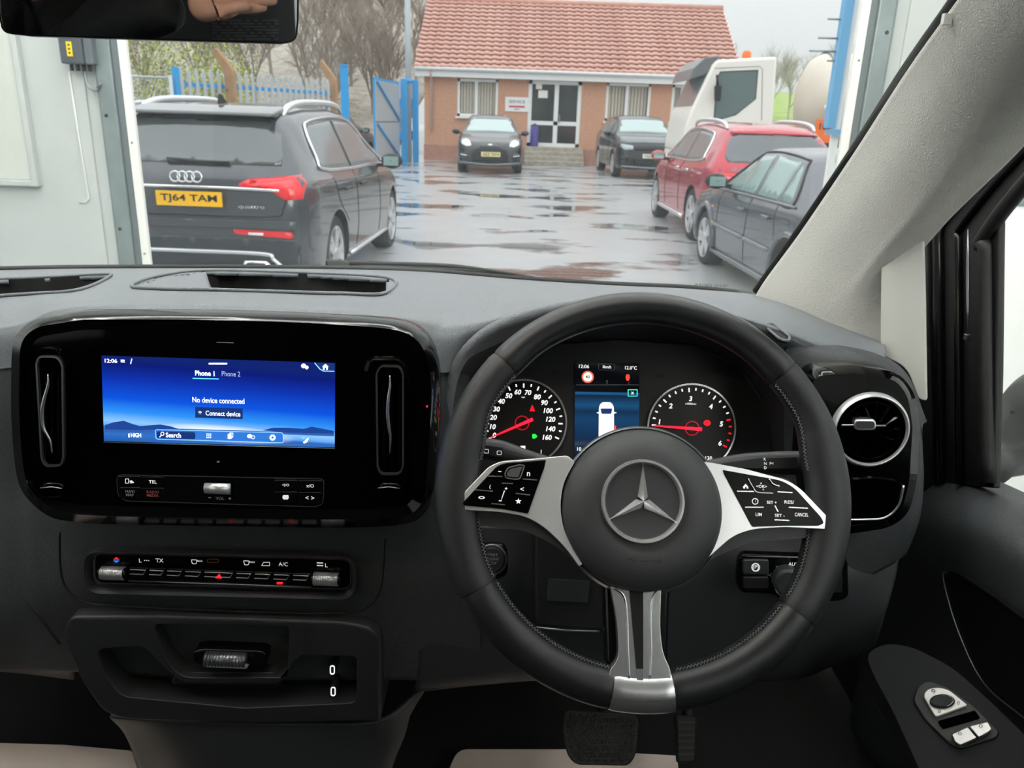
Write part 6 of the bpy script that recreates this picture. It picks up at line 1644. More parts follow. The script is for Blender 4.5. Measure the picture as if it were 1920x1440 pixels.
for nm, sil, pad, bk in (('l', SL, PL_, BKL), ('r', SR, PR_, BKR)):
    b_ = plate('spoke_back', bk, P_W, .006, .022, M_PLAIN, whl, bevel=.004, seg=3)
    s_ = dome_plate('spoke_trim', sil, .0155, .012, M_SPOKE, whl)
    p_ = plate('button_pad', pad, P_W, .0168, .004, mat('pad_black', '050506', .22, spec=.12), whl, bevel=.0008)
    def line(x0, y0, x1, y1, w=2.0): plate('key_divider', [(x0, y0 - w / 2), (x1, y1 - w / 2), (x1, y1 + w / 2), (x0, y0 + w / 2)], P_W, .0178, .001, M_SILVER, p_)
    def mk(s__, x, y, h, w=None): text_px('icon_mark' if len(s__) < 3 else 'lettering', s__, P_W, x, y, h, M_ICON, p_, .0176, wpx=w, bold=.012)
    if nm == 'l':
        line(914, 892.5, 942, 893.5); line(980, 898, 1007, 900); line(891, 918.5, 924, 921); line(941, 906, 962, 906.5); line(921, 944, 947, 946.5); line(967, 925, 994, 928)
        kd = rounded([(945, 888), (952, 876), (975, 870), (985, 872), (976, 898), (968, 900), (948, 897)], 4)
        plate('touch_button', kd, P_W, .0190, .003, M_PIANO, p_, bevel=.001); frame('touch_button_ring', kd, offset_poly(kd, 2.2), P_W, .0196, .003, M_SILVER, p_)
        plate('touch_button_face', offset_poly(kd, 4.5), P_W, .0198, .001, mat('touch_face', '9aa4a8', .12, .8), p_)
        mk('(', 919, 913, 8); mk('o', 903, 933, 5, 12); mk('n', 991, 889, 7); mk('<', 979, 917, 7); mk('-', 937, 884, 1.5, 6)
        flat('star_icon', [(972 + (6 if i % 2 == 0 else 2.5) * math.sin(math.pi * i / 5), 940 - (6 if i % 2 == 0 else 2.5) * math.cos(math.pi * i / 5)) for i in range(10)], M_ICON, p_, P_W, .0176)
        flat('rocker_mark', [(945, 920), (947, 920), (940.5, 937), (939.5, 937)], M_ICON, p_, P_W, .0176); mk('+', 949, 916, 5); mk('-', 938, 939, 2, 5)
    else:
        line(1382, 921, 1415, 921.5); line(1458, 922, 1486, 923.5); line(1397, 951, 1432, 951); line(1479, 951, 1515, 953); line(1452, 974.5, 1480, 976)
        kd = [(1403, 897), (1405, 902), (1412, 914), (1420, 923), (1450, 925)]
        tube('touch_button_ring', [P_W.pt(x, y, .0182) for x, y in kd], .0008, M_SILVER, p_, n=6, res=24)
        tube('touch_button_ring', [P_W.pt(x, y, .0182) for x, y in ((1442, 898), (1450, 908), (1462, 912))], .0009, M_SILVER, p_, n=6, res=12)
        flat('home_icon', [(1393, 913), (1398, 907), (1403, 913), (1403, 916), (1400, 916), (1400, 913), (1397, 913), (1397, 916), (1394, 916)], M_ICON, p_, P_W, .0176)
        mk('<OK>', 1428, 912, 5, 20); mk('^', 1427, 906, 3); mk('v', 1431, 918, 3); mk('<', 1457, 911, 5)
        frame('limiter_icon', ell(1416, 940, 6), ell(1416, 940, 4.6), P_W, .0176, .0003, M_ICON, p_); mk('/', 1417, 939, 5)
        mk('SET +', 1447, 942, 5.5, 18); mk('SET -', 1462, 966.5, 5.5, 18); mk('RES/', 1480, 941.5, 6, 18); mk('LIM', 1422.5, 964.5, 6, 11); mk('CANCEL', 1503, 965, 6.5, 25)
        flat('rocker_mark', [(1452, 948), (1454, 947.5), (1460, 959), (1458, 960)], M_ICON, p_, P_W, .0176)
# lower spoke
LS = rounded([(1144, 1098), (1170, 1106), (1206, 1108), (1240, 1102), (1238, 1180), (1243, 1225), (1258, 1256), (1257, 1300), (1144, 1300), (1142, 1258), (1160, 1235), (1158, 1170)], [6, 10, 0, 6, 20, 20, 10, 2, 2, 10, 16, 30])
ls = plate('lower_spoke', LS, P_W, .0135, .02, mat('spoke_chrome', 'd6d8da', .20, .85), whl); bev(ls, .0065, 5, 50)
plate('lower_spoke_back', rounded([(1132, 1090), (1256, 1090), (1252, 1250), (1136, 1250)], 10), P_W, .002, .02, M_PIANO2, whl, bevel=.004)
plate('spoke_slot', [(1180, 1108), (1206, 1108), (1206, 1254), (1193, 1254)], P_W, .0142, .003, mat('slot_void', '020202', .7), ls)
plate('slot_facet', [(1193, 1254), (1206, 1254), (1206, 1284), (1195, 1284)], P_W, .0142, .002, M_SILVERD, ls)
for sx, pts in ((-1, [(1150, 1102), (1170, 1118), (1176, 1160), (1178, 1225), (1180, 1270)]), (1, [(1236, 1104), (1224, 1122), (1220, 1160), (1221, 1225), (1219, 1270)])):
    tube('spoke_ridge', [P_W.pt(x, y, .0142) for x, y in pts], .0011, M_CHROME, ls, n=8, res=40)

# ================================================================== stalks behind the wheel
P_ST = Plane(P_W.o - P_W.n * .035, P_W.n)
ls1 = thing('wiper_stalk', 'black wiper stalk on the left side of the steering column', 'stalk', tuple(P_ST.pt(940, 845)))
tube('lever', [P_ST.pt(x, y) for x, y in ((884, 836), (905, 841), (940, 846), (985, 858), (1060, 880))], [.0085, .0105, .0105, .008, .007], M_PLAIN, ls1, n=18, res=30)
wk = plate('twist_switch', rounded([(902, 832), (944, 838), (942, 860), (900, 853)], 4), P_ST, .0112, .004, M_DARK, ls1, bevel=.001)
for x in (912, 936): oo = rect(x - 4.5, 842 + (x > 920) * 3, x + 4.5, 850 + (x > 920) * 3, 2); frame('wiper_icon', oo, offset_poly(oo, 1.1), P_ST, .0118, .0004, M_ICON, wk)
gs = thing('gear_selector_stalk', 'black gear selector stalk on the right side of the steering column', 'stalk', tuple(P_ST.pt(1430, 870)))
tube('lever', [P_ST.pt(x, y) for x, y in ((1290, 885), (1345, 874), (1400, 868), (1470, 868), (1500, 868), (1507, 868))], [.007, .0075, .0095, .0115, .0115, .009], M_PLAIN, gs, n=18, res=40)
sf = plate('lever_face', rounded([(1352, 868), (1420, 858), (1496, 856), (1496, 880), (1420, 880), (1352, 878)], [4, 6, 5, 5, 6, 4]), P_ST, .0118, .004, M_DARK, gs, bevel=.001)
for s__, x, y in (('R', 1434, 861), ('N', 1435, 869), ('D', 1435, 877), ('P<', 1447, 869)): text_px('lettering', s__, P_ST, x, y, 5, M_ICON, sf, .0124, bold=.01)

# ================================================================== round vent unit at the right end
vu = thing('side_vent_unit', 'gloss black pod with round chrome-ringed air vent and cubby beside the driver door', 'air vent', tuple(P_VENT.pt(1620, 990)))
VO = rounded([(1508, 712), (1530, 690), (1600, 686), (1685, 698), (1716, 736), (1725, 800), (1719, 905), (1704, 964), (1668, 990), (1600, 1000), (1520, 1000), (1500, 860)], [18, 20, 0, 24, 30, 0, 20, 24, 24, 0, 10, 0])
VI = offset_poly(VO, 14)
plate('pod_body', VO, P_VENT, -.004, .03, M_PIANO2, vu)
frame('pod_bezel', VO, VI, P_VENT, -.002, .01, M_PIANO, vu, off_in=.012)
plate('pod_face', VI, P_VENT, .0118, .006, M_PIANO, vu)
vc = P_VENT.uv(1621, 799); vk = P_VENT.px(1621, 799) * .88
MV = frameM(P_VENT.w(vc[0], vc[1], .012), P_VENT.u, P_VENT.v, P_VENT.n)
lathe('chrome_ring', [(76 * vk, -.002), (83 * vk, .001), (81 * vk, .006), (76 * vk, .009), (72 * vk, .006), (71 * vk, .0)], M_SPOKE, vu, 64, MV, closed=True)
lathe('vent_well', [(72 * vk, .006), (66 * vk, .003), (62 * vk, .0025), (0, .0005)], mat('vent_void'), vu, 48, MV)
lathe('inner_ring', [(64 * vk, .005), (62 * vk, .0085), (60 * vk, .0055)], M_PIANO2, vu, 48, MV, closed=True)
for i in range(14):
    a = 2 * math.pi * i / 14
    Mb = MV @ Matrix.Rotation(a, 4, 'Z')
    me = prism([Mb @ Vector((26 * vk, -1.5 * vk, .006)), Mb @ Vector((60 * vk, 6 * vk, .006)), Mb @ Vector((60 * vk, 10 * vk, .004)), Mb @ Vector((26 * vk, 1.5 * vk, .004))], MV.to_3x3() @ Vector((0, 0, -.003)))
    link('turbine_blade', me, M_PIANO, vu, smooth=False)
hubp = plate('vent_handle', rect(1602, 786, 1644, 808, 10), P_VENT, .024, .012, M_SILVER, vu, bevel=.002, seg=3)
plate('handle_inset', rect(1606, 790, 1640, 804, 7), P_VENT, .0248, .002, M_PLAIN, hubp)
tube('cross_bar', [P_VENT.pt(1578, 797, .020), P_VENT.pt(1660, 798, .020)], .0012, M_SILVER, vu, n=6)
CBY = rounded([(1596, 900), (1640, 896), (1684, 902), (1688, 920), (1676, 955), (1655, 968), (1560, 970), (1560, 906)], [10, 0, 16, 10, 16, 14, 4, 4])
cby = plate('cubby', CBY, P_VENT, .0130, .002, mat('vent_void'), vu)
frame('cubby_edge', CBY, offset_poly(CBY, 2.4), P_VENT, .0150, .003, M_PIANO, cby)
tube('cubby_trim', [P_VENT.pt(x, y, .0150) for x, y in ((1560, 974), (1620, 974), (1660, 970), (1684, 948), (1694, 910))], .0014, M_SILVER, cby, n=6, res=30)
# ================================================================== windscreen pillar and driver door
pil = thing('windscreen_pillar', 'light grey grained windscreen pillar trim at the right', 'pillar', tuple(at_y(1500, 640, 1.15)))
ps = [[(2020, -330, .56), (2080, -270, .53), (2140, -215, .52), (2200, -160, .54), (2250, -120, .58)],
      [(1888, -130, .72), (1950, -80, .68), (2010, -30, .665), (2070, 20, .68), (2115, 55, .71)],
      [(1795, 0, .84), (1858, 45, .79), (1920, 95, .77), (1975, 135, .785), (2015, 165, .82)],
      [(1700, 133, .97), (1760, 180, .91), (1822, 225, .88), (1868, 262, .885), (1905, 290, .92)],
      [(1600, 288, 1.09), (1655, 330, 1.02), (1712, 372, .98), (1740, 395, .975), (1768, 425, 1.01)],
      [(1500, 436, 1.19), (1550, 470, 1.12), (1605, 500, 1.07), (1640, 512, 1.05), (1700, 520, 1.06)],
      [(1420, 548, 1.26), (1462, 580, 1.19), (1520, 600, 1.13), (1590, 625, 1.08), (1672, 650, 1.05)],
      [(1410, 600, 1.28), (1450, 640, 1.20), (1520, 665, 1.12), (1590, 690, 1.06), (1680, 720, 1.03)]]
psw = S(ps)
psw = [[a + (a - b) * 1.6 for a, b in zip(psw[0], psw[1])]] + psw
sheet('pillar_trim', psw, M_TRIM, pil, 40, 100, .006)
tube('glass_seal', [at_y(x - 3, y - 2, Y + .015) for x, y, Y in [r[0] for r in ps[:-1]]], .006, M_RUB, pil, n=8, res=70)
# frit dots fringe along the glass edge
bm = bmesh.new()
for k in range(110):
    t = k / 109; f_ = 1 + t * 3.2; i = min(int(f_), 5); u_ = f_ - i
    a, b = ps[i][0], ps[i + 1][0]
    x, y, Y = a[0] + (b[0] - a[0]) * u_, a[1] + (b[1] - a[1]) * u_, a[2] + (b[2] - a[2]) * u_
    L = 4 + 20 * (1 - t)
    q = [at_y(x, y, Y + .02), at_y(x - L, y - L * .2, Y + .026), at_y(x - L * .2, y + 1.5, Y + .02)]
    bm.faces.new([bm.verts.new(p) for p in q])
fr = link('glass_fringe', new_bm(bm), M_RUB, pil, smooth=False); fr['kind'] = 'stuff'; solid(fr, .001)
box('clip', tuple(at_y(1775, 36, .86)), (.008, .006, .010), M_TRIM2, pil)
QT = rounded([(1651, 664), (1652, 492), (1658, 482), (1712, 428), (1731, 422), (1734, 560), (1737, 752), (1722, 748), (1700, 690)], [4, 6, 6, 8, 6, 0, 4, 6, 20])
P_Q = Plane(at_y(1690, 560, 1.03), (-.55, -.83, .05))
plate('pillar_foot', [(1540, 560), (1650, 560), (1745, 660), (1752, 930), (1690, 960), (1580, 900)], Plane(at_y(1650, 750, 1.09), (-.4, -.9, .05)), 0, .01, M_RUB, pil)
qt = plate('quarter_trim', QT, P_Q, .004, .012, M_TRIM2, pil, bevel=.003, seg=3)

drd = thing('driver_door', 'black driver door with side window, armrest and window switches', 'door', (.6, .7, .7))
DX = .615
def X(pts, x): return [at_x(a, b, x) for a, b in pts]
def xplate(name, poly, x, th, m, parent, bevel=0.0):
    o = link(name, prism(X(poly, x), Vector((th, 0, 0))), m, parent, smooth=False)
    if bevel: bev(o, bevel, 3)
    o.data.shade_smooth(); return sharp(o, 40)
# black frame and seals around the side window
FR = [(1738, 905), (1736, 560), (1733, 432), (1745, 400), (1830, 300), (1930, 195), (2060, 60), (2700, -605), (2780, -510), (2160, 95), (1985, 262), (1882, 366), (1872, 385), (1868, 700), (1862, 915)]
xplate('window_frame', FR, DX, .010, M_RUB, drd, .002)
for dx_, r_, m_ in ((0, .011, M_RUB), (24, .009, M_PIANO2), (60, .006, M_PIANO2), (112, .010, M_RUB)):
    tube('seal', [at_x(x + dx_ * a, y + dx_ * b, DX - .004) for x, y, a, b in ((1740, 905, 1, 0), (1738, 700, 1, 0), (1737, 520, 1, 0), (1736, 435, 1, .25), (1750, 398, .8, .5), (1835, 300, .6, .6), (1935, 195, .6, .6), (2060, 70, .6, .6), (2700, -595, .6, .6))], r_, m_, drd, n=8, res=50)
tube('chrome_sliver', [at_x(1815, 560 + i * 10, DX - .016) for i in (-13, -8, -3, 2, 6)], [.0006, .002, .0024, .002, .0006], M_SILVERD, drd, n=6)
flat_clip = box('frame_clip', tuple(at_x(1813, 632, DX - .013)), (.006, .008, .008), M_SILVERD, drd, bevel=.001)
# window glass
M_GLASS = bpy.data.materials.new('cabin_glass'); M_GLASS.use_nodes = True
nt = M_GLASS.node_tree; nt.nodes.clear()
go = nt.nodes.new('ShaderNodeOutputMaterial'); gt = nt.nodes.new('ShaderNodeBsdfTransparent'); gg = nt.nodes.new('ShaderNodeBsdfGlossy'); gd = nt.nodes.new('ShaderNodeBsdfDiffuse')
gt.inputs[0].default_value = (.965, .98, .975, 1); gg.inputs['Roughness'].default_value = .01; gd.inputs[0].default_value = (.9, .92, .92, 1)
fre = nt.nodes.new('ShaderNodeValue'); fre.outputs[0].default_value = .025
m1 = nt.nodes.new('ShaderNodeMixShader'); nt.links.new(fre.outputs[0], m1.inputs[0]); nt.links.new(gt.outputs[0], m1.inputs[1]); nt.links.new(gg.outputs[0], m1.inputs[2])
m2 = nt.nodes.new('ShaderNodeMixShader'); m2.inputs[0].default_value = .055; nt.links.new(m1.outputs[0], m2.inputs[1]); nt.links.new(gd.outputs[0], m2.inputs[2])  # diffuse share lays a pale haze veil over the view outside
nt.links.new(m2.outputs[0], go.inputs[0])
xplate('window_glass', [(1866, 930), (1866, 380), (1960, 280), (2200, 60), (2800, -500), (3600, -300), (3600, 1800), (2100, 1030)], DX + .006, .003, M_GLASS, drd)
# door mirror outside
dm_ = [at_x(x, y, .78) for x, y in ((1868, 800), (1880, 745), (1900, 715), (1940, 690), (2010, 690), (2030, 760), (2010, 850), (1930, 858), (1880, 845))]
c_ = sum(dm_, Vector()) / len(dm_)
rows = []
for k, (s_, xo) in enumerate(((.05, -.03), (.6, -.025), (.92, -.005), (1.0, .04), (.92, .10), (.5, .14), (.05, .15))):
    rows.append([c_ + (p - c_) * s_ + Vector((xo, 0, 0)) for p in catmull(dm_, 40, True)])
link('door_mirror', grid_mesh(rows, True), mat('mirror_shell_black', '1a1c1e', .45), drd)
tube('mirror_foot', [at_x(1862, 880, .66), at_x(1880, 868, .70), at_x(1925, 862, .76)], .022, M_RUB, drd, n=10)
# door panel skin
dp_ = [[(1690, 885, .65), (1732, 876, .645), (1800, 882, .645), (1862, 898, .645), (1925, 925, .645), (2010, 958, .645), (2120, 1005, .645)],
       [(1680, 940, .60), (1730, 915, .605), (1800, 922, .605), (1862, 946, .605), (1925, 978, .605), (2010, 1018, .605), (2120, 1068, .605)],
       [(1672, 985, .575), (1725, 965, .575), (1800, 985, .572), (1862, 1015, .57), (1925, 1050, .57), (2010, 1095, .57), (2120, 1150, .57)],
       [(1660, 1040, .57), (1715, 1030, .57), (1795, 1062, .566), (1862, 1105, .565), (1925, 1150, .565), (2010, 1200, .565), (2120, 1260, .565)],
       [(1640, 1130, .585), (1700, 1130, .58), (1790, 1170, .58), (1862, 1220, .58), (1925, 1270, .58), (2010, 1330, .58), (2120, 1400, .58)],
       [(1610, 1260, .60), (1680, 1270, .60), (1780, 1320, .60), (1862, 1380, .60), (1925, 1430, .60), (2010, 1500, .60), (2120, 1560, .60)],
       [(1580, 1420, .61), (1660, 1440, .61), (1780, 1500, .61), (1862, 1560, .61), (1925, 1600, .61), (2010, 1660, .61), (2120, 1700, .61)]]
dpw = [[at_x(*p) for p in r] for r in dp_]
dpw = [r + [r[-1] + Vector((0, -.3, .01)), r[-1] + Vector((0, -.75, .02))] for r in dpw]
sheet('door_panel', dpw, M_DASH, drd, 80, 70, .008)
PKT = [(1768, 1080), (1780, 1074), (1800, 1080), (1860, 1118), (1925, 1165), (2020, 1230), (2160, 1340), (2160, 1500), (2050, 1430), (1925, 1350), (1862, 1300), (1832, 1262), (1808, 1212), (1785, 1150)]
xplate('door_pocket', PKT, .555, .012, mat('pocket_black', '050506', .5), drd, .003)
tube('pocket_trim', [at_x(x, y, .5535) for x, y in PKT[9:] + PKT[:2]], .0011, M_SILVERD, drd, n=6, res=60)
tube('pocket_top_trim', [at_x(x, y, .553) for x, y in PKT[1:6]], .0022, M_PIANO2, drd, n=8, res=40)
P_ARM = Plane(at_x(1790, 1350, .47), (-.30, -.35, .88))
ARM = rounded([(1622, 1225), (1660, 1205), (1710, 1212), (1785, 1250), (1865, 1322), (1965, 1420), (2050, 1560), (1770, 1560), (1722, 1440), (1672, 1330), (1635, 1262)], [20, 24, 30, 30, 20, 10, 4, 4, 20, 30, 20])
arm = plate('armrest', ARM, P_ARM, 0, .05, mat('armrest_black', '141517', .7, spec=.2), drd, bevel=.008, seg=4)
SWP = rounded([(1711, 1312), (1722, 1284), (1740, 1275), (1780, 1290), (1834, 1330), (1874, 1372), (1870, 1382), (1799, 1404), (1782, 1396), (1735, 1350)], [12, 12, 12, 14, 10, 6, 6, 10, 10, 10])
swp = plate('switch_panel', SWP, P_ARM, .003, .006, M_DARK, arm, bevel=.0012)
MP = rounded([(1731, 1304), (1738, 1292), (1756, 1288), (1778, 1292), (1815, 1322), (1754, 1344)], [6, 8, 10, 12, 5, 5])
mpl = plate('mirror_control', MP, P_ARM, .0065, .004, mat('switch_silver', 'b9b6b4', .4, .3), arm, bevel=.0008)
plate('mirror_knob', ell(1767, 1313, 24, 13), P_ARM, .0105, .005, mat('knob_smoke', '1c2326', .12, coat=.5), mpl, bevel=.002, seg=3)
for x, y, s__ in ((1750, 1295, 'o'), (1797, 1318, '[]'), (1761, 1334, '[]')): text_px('icon_mark', s__, P_ARM, x, y, 6, M_PRINT, mpl, .0069, bold=.01)
plate('switch_well', rounded([(1758, 1352), (1828, 1332), (1838, 1346), (1768, 1366)], 3), P_ARM, .0045, .003, mat('vent_void'), arm)
for poly in ([(1784, 1376), (1814, 1362), (1832, 1383), (1800, 1397), (1790, 1390)], [(1817, 1361), (1852, 1353), (1860, 1367), (1852, 1373), (1835, 1382)]):
    wsw = plate('window_switch', rounded(poly, 3), P_ARM, .0110, .006, mat('switch_metal', 'a8a6a6', .28, .85), arm, bevel=.0022, seg=3)
    cx_ = sum(p[0] for p in poly) / len(poly); cy_ = sum(p[1] for p in poly) / len(poly)
    text_px('icon_mark', 'D', P_ARM, cx_ - 4, cy_ - 6, 6, M_PRINT, wsw, .0113)

# ================================================================== windscreen, wiper, mirror
wsn = [[(-700, -420, .50), (-200, -420, .58), (400, -420, .60), (1000, -400, .60), (1600, -380, .57), (2050, -340, .54)],
       [(-500, 60, .74), (-150, 40, .82), (400, 30, .86), (1000, 20, .87), (1500, 15, .86), (1800, 0, .85)],
       [(-420, 300, 1.02), (-120, 300, 1.10), (400, 300, 1.15), (1000, 300, 1.16), (1450, 300, 1.13), (1606, 290, 1.10)],
       [(-300, 512, 1.335), (-60, 510, 1.41), (400, 506, 1.46), (950, 524, 1.435), (1300, 544, 1.375), (1425, 552, 1.285)]]
wsc = sheet('windscreen', S(wsn), M_GLASS, None, 40, 40, .005)
tag(wsc, 'clear van windscreen looking out on the wet yard', 'windscreen')
text_o = Plane(at_y(1332, 534, 1.30), (.0, -.55, .83))
text_px('lettering', '# F1603 GH-01', text_o, 1333, 535, 6, M_PRINT, wsc, .0, wpx=60, bold=.01)
wp = thing('wiper', 'black windscreen wiper lying outside along the lower glass edge', 'wiper', tuple(at_y(800, 505, 1.47)))
tube('wiper_arm', [at_y(x, y, Y) for x, y, Y in ((612, 493, 1.48), (650, 493, 1.48), (720, 494, 1.485), (850, 499, 1.485), (960, 514, 1.47), (1010, 524, 1.46))], [.007, .0055, .004, .004, .003, .002], M_RUB, wp, n=8, res=40)
tube('wiper_blade', [at_y(x, y, Y) for x, y, Y in ((640, 498, 1.48), (760, 502, 1.485), (900, 509, 1.48), (1000, 522, 1.465))], .0045, M_RUB, wp, n=8, res=30)
plate('wiper_head', rounded([(612, 488), (640, 487), (656, 492), (654, 500), (614, 499)], 3), Plane(at_y(634, 494, 1.47), (0, -1, .5)), 0, .012, M_RUB, wp, bevel=.002)
Q0 = at_y(430, 12, .76)
HT = Vector((.03, -.06, 1.72))
P_MIR = Plane(Q0, ((CAM - Q0).normalized() + (HT - Q0).normalized()))
mr_ = thing('rear_view_mirror', 'frameless interior rear-view mirror reflecting a hand, top left', 'mirror', tuple(P_MIR.pt(280, 80)))
MO = rounded([(-8, -110), (-2, 30), (4, 62), (60, 68), (525, 82), (556, 78), (560, 40), (562, -110)], [30, 0, 26, 0, 0, 26, 0, 30], 8)
plate('mirror_shell', MO, P_MIR, -.002, .022, M_RUB, mr_, bevel=.006, seg=3)
frame('mirror_rim', MO, offset_poly(MO, 3.5), P_MIR, .001, .003, M_PIANO2, mr_)
plate('mirror_glass', offset_poly(MO, 3.5), P_MIR, .0004, .002, mat('mirror_silver', 'c0c2c4', .015, 1.0), mr_)
tube('mirror_stem', [P_MIR.pt(280, -20, -.025), P_MIR.pt(280, -60, -.06), P_MIR.pt(280, -110, -.08)], .012, M_RUB, mr_, n=10)
def reflect(p): return p - P_MIR.n * (2 * (p - P_MIR.o).dot(P_MIR.n))
def virt(px, py, dist):       # the real place of something seen in the mirror at this pixel and path length
    return reflect(CAM + ray(px, py).normalized() * dist)

# ================================================================== photographer's arm, hand and telephone (seen in the mirror)
def skin_mesh(chains, sub=2):
    """connected joints -> continuous skinned surface"""
    vs, es, rs = [], [], []
    index = {}
    for ch in chains:
        prev = None
        for nm, p, r in ch:
            if nm is not None and nm in index: i = index[nm]
            else:
                i = len(vs); vs.append(tuple(p)); rs.append(r)
                if nm is not None: index[nm] = i
            if prev is not None: es.append((prev, i))
            prev = i
    me = bpy.data.meshes.new('m'); me.from_pydata(vs, es, []); o = bpy.data.objects.new('tmp', me); COL.objects.link(o)
    sk = o.modifiers.new('s', 'SKIN'); sk.use_smooth_shade = True
    for i, r in enumerate(rs): me.skin_vertices[0].data[i].radius = (r, r)
    me.skin_vertices[0].data[0].use_root = True
    sb_ = o.modifiers.new('sub', 'SUBSURF'); sb_.levels = sub; sb_.render_levels = sub
    bpy.context.view_layer.update()
    out = bpy.data.meshes.new_from_object(o.evaluated_get(bpy.context.evaluated_depsgraph_get()))
    bpy.data.objects.remove(o)
    return out
D0 = 1.60
per = thing('person', 'person in dark jacket holding up a phone, seen only in the mirror', 'person', tuple(virt(180, 300, 1.75)))
W = lambda x, y, d=D0: virt(x, y, d)
hand = [[('wr', W(350, 16), .027), ('pa', W(388, 10), .033), ('kn', W(420, 2), .028)]]
for i, (x, y, x2, y2, r) in enumerate(((448, 14, 500, 8, .0105), (452, 0, 520, -4, .0108), (450, -16, 515, -16, .0104), (444, -30, 500, -30, .0092))):
    hand.append([('kn', None, 0), (None, W(x, y), r * 1.1), (None, W((x + x2) / 2 + 4, (y + y2) / 2 + 3, D0 - .012), r), (None, W(x2, y2 + 3, D0 - .004), r * .85)])
hand.append([('pa', None, 0), (None, W(398, 22, D0 - .01), .013), (None, W(432, 16, D0 - .03), .0105), (None, W(470, 8, D0 - .035), .009)])
index_fix = {}
for ch in hand:
    for j, (nm, p, r) in enumerate(ch):
        if nm and p is not None: index_fix[nm] = (p, r)
hand = [[(nm, *(index_fix[nm] if p is None else (p, r))) for nm, p, r in ch] for ch in hand]
M_SKIN = mat('skin', 'eebfa6', .5, vary=(60, 'dfa88e', .5))
link('hand', skin_mesh(hand), M_SKIN, per)
slv = [[('w', W(342, 16), .038), ('f', W(290, 18, 1.63), .045), ('e', W(215, 40, 1.68), .055), ('u', W(160, 110, 1.80), .065), ('s', W(150, 20, 1.95), .085), ('t', W(40, 60, 2.02), .17), ('b', W(60, 420, 2.05), .18)],
       [('t', None, 0), ('s2', W(-120, 60, 2.02), .09), ('e2', W(-160, 330, 1.9), .06)], [('t', None, 0), ('nk', Vector((W(40, -190, 2.0).x, W(40, -190, 2.0).y, 1.64)), .065)]]
fx = {}
for ch in slv:
    for nm, p, r in ch:
        if p is not None: fx[nm] = (p, r)
slv = [[(nm, *(fx[nm] if p is None else (p, r))) for nm, p, r in ch] for ch in slv]
link('jacket', skin_mesh(slv), mat('jacket_black', '14181c', .7, bump=('noise', 40, .6, .01)), per)
bm = bmesh.new(); bmesh.ops.create_uvsphere(bm, u_segments=24, v_segments=16, radius=1)
hp = W(40, -190, 2.0); hp.z = min(hp.z, 1.78)
for v in bm.verts:
    z = v.co.z; k = 1 - .18 * max(0, -z)
    v.co = hp + Vector((v.co.x * .078 * k, v.co.y * .098 * k, z * .12))
hd_ = link('head', new_bm(bm), M_SKIN, per)
bm = bmesh.new(); bmesh.ops.create_uvsphere(bm, u_segments=24, v_segments=16, radius=1)
for v in list(bm.verts):
    if v.co.z < -.1 or (v.co.y > .55 and v.co.z < .5): bm.verts.remove(v)
for v in bm.verts: v.co = hp + Vector((v.co.x * .086, v.co.y * .106, v.co.z * .128 + .004))
link('hair', new_bm(bm), mat('hair_brown', '2a211c', .7), hd_)
for sx in (-1, 1):
    bm = bmesh.new(); bmesh.ops.create_uvsphere(bm, u_segments=10, v_segments=8, radius=.011); bmesh.ops.translate(bm, verts=bm.verts, vec=hp + Vector((sx * .031, .088, .005))); link('eye', new_bm(bm), M_UPVC, hd_)
    bm = bmesh.new(); bmesh.ops.create_uvsphere(bm, u_segments=10, v_segments=8, radius=.02); bmesh.ops.scale(bm, verts=bm.verts, vec=(.4, .8, 1.5)); bmesh.ops.translate(bm, verts=bm.verts, vec=hp + Vector((sx * .078, 0, 0))); link('ear', new_bm(bm), M_SKIN, hd_)
tube('nose', [hp + Vector((0, .088, .015)), hp + Vector((0, .108, -.025)), hp + Vector((0, .094, -.035))], [.007, .012, .006], M_SKIN, hd_, n=8)
tube('mouth', [hp + Vector((-.02, .083, -.062)), hp + Vector((0, .089, -.06)), hp + Vector((.02, .083, -.062))], .005, mat('lip', 'b0705f', .5), hd_, n=6)
ph = thing('telephone', 'black telephone held up behind the lens', 'phone', (0.03, -.025, 1.56))
box('case', (.03, -.022, 1.605), (.155, .009, .075), M_PIANO2, ph, bevel=.006)
box('display_glass', (.03, -.0272, 1.605), (.148, .0012, .069), M_PIANO, ph)

dl = thing('dome_lamp', 'warm lit dome lamp in the cab headliner above the mirror', 'lamp', (-.30, .34, 1.95))
box('lamp_housing', (-.30, .30, 1.942), (.22, .12, .016), mat('lamp_plastic', 'a9a8a4', .6), dl, bevel=.004)
for x in (-.35, -.25):
    box('lamp_lens', (x, .30, 1.933), (.07, .05, .004), mat('lamp_warm', 'ffe0b8', .4, emit='ffe2c4', estr=36.0), dl, bevel=.001)
# ================================================================== cabin shell, footwell, pedals, mats
M_HEAD = mat('headliner', 'a9a8a4', .85)
slab('ceiling_headliner', -1.42, .62, -1.15, .42, 1.95, 1.98, M_HEAD).name = 'ceiling_2'
slab('floor_cab', -1.42, .66, -1.15, 1.30, .58, .62, mat('cab_floor', '121314', .8)).name = 'floor_2'
slab('firewall', -1.42, .62, 1.30, 1.33, .58, 1.30, mat('cab_floor')).name = 'wall_firewall'
slab('bulk', -1.42, .62, -1.18, -1.15, .58, 1.98, mat('bulkhead_dark', '1c1d1f', .6)).name = 'wall_bulkhead'
slab('passenger', -1.45, -1.42, -1.15, 1.30, .58, 1.24, mat('cab_floor')).name = 'wall_passenger_side'
slab('drv', .62, .66, -1.15, .30, .58, 1.20, mat('cab_floor')).name = 'wall_driver_side'
slab('drv2', .63, .66, .30, 1.30, .58, 1.05, mat('cab_floor')).name = 'wall_driver_side_2'
bm = bmesh.new()
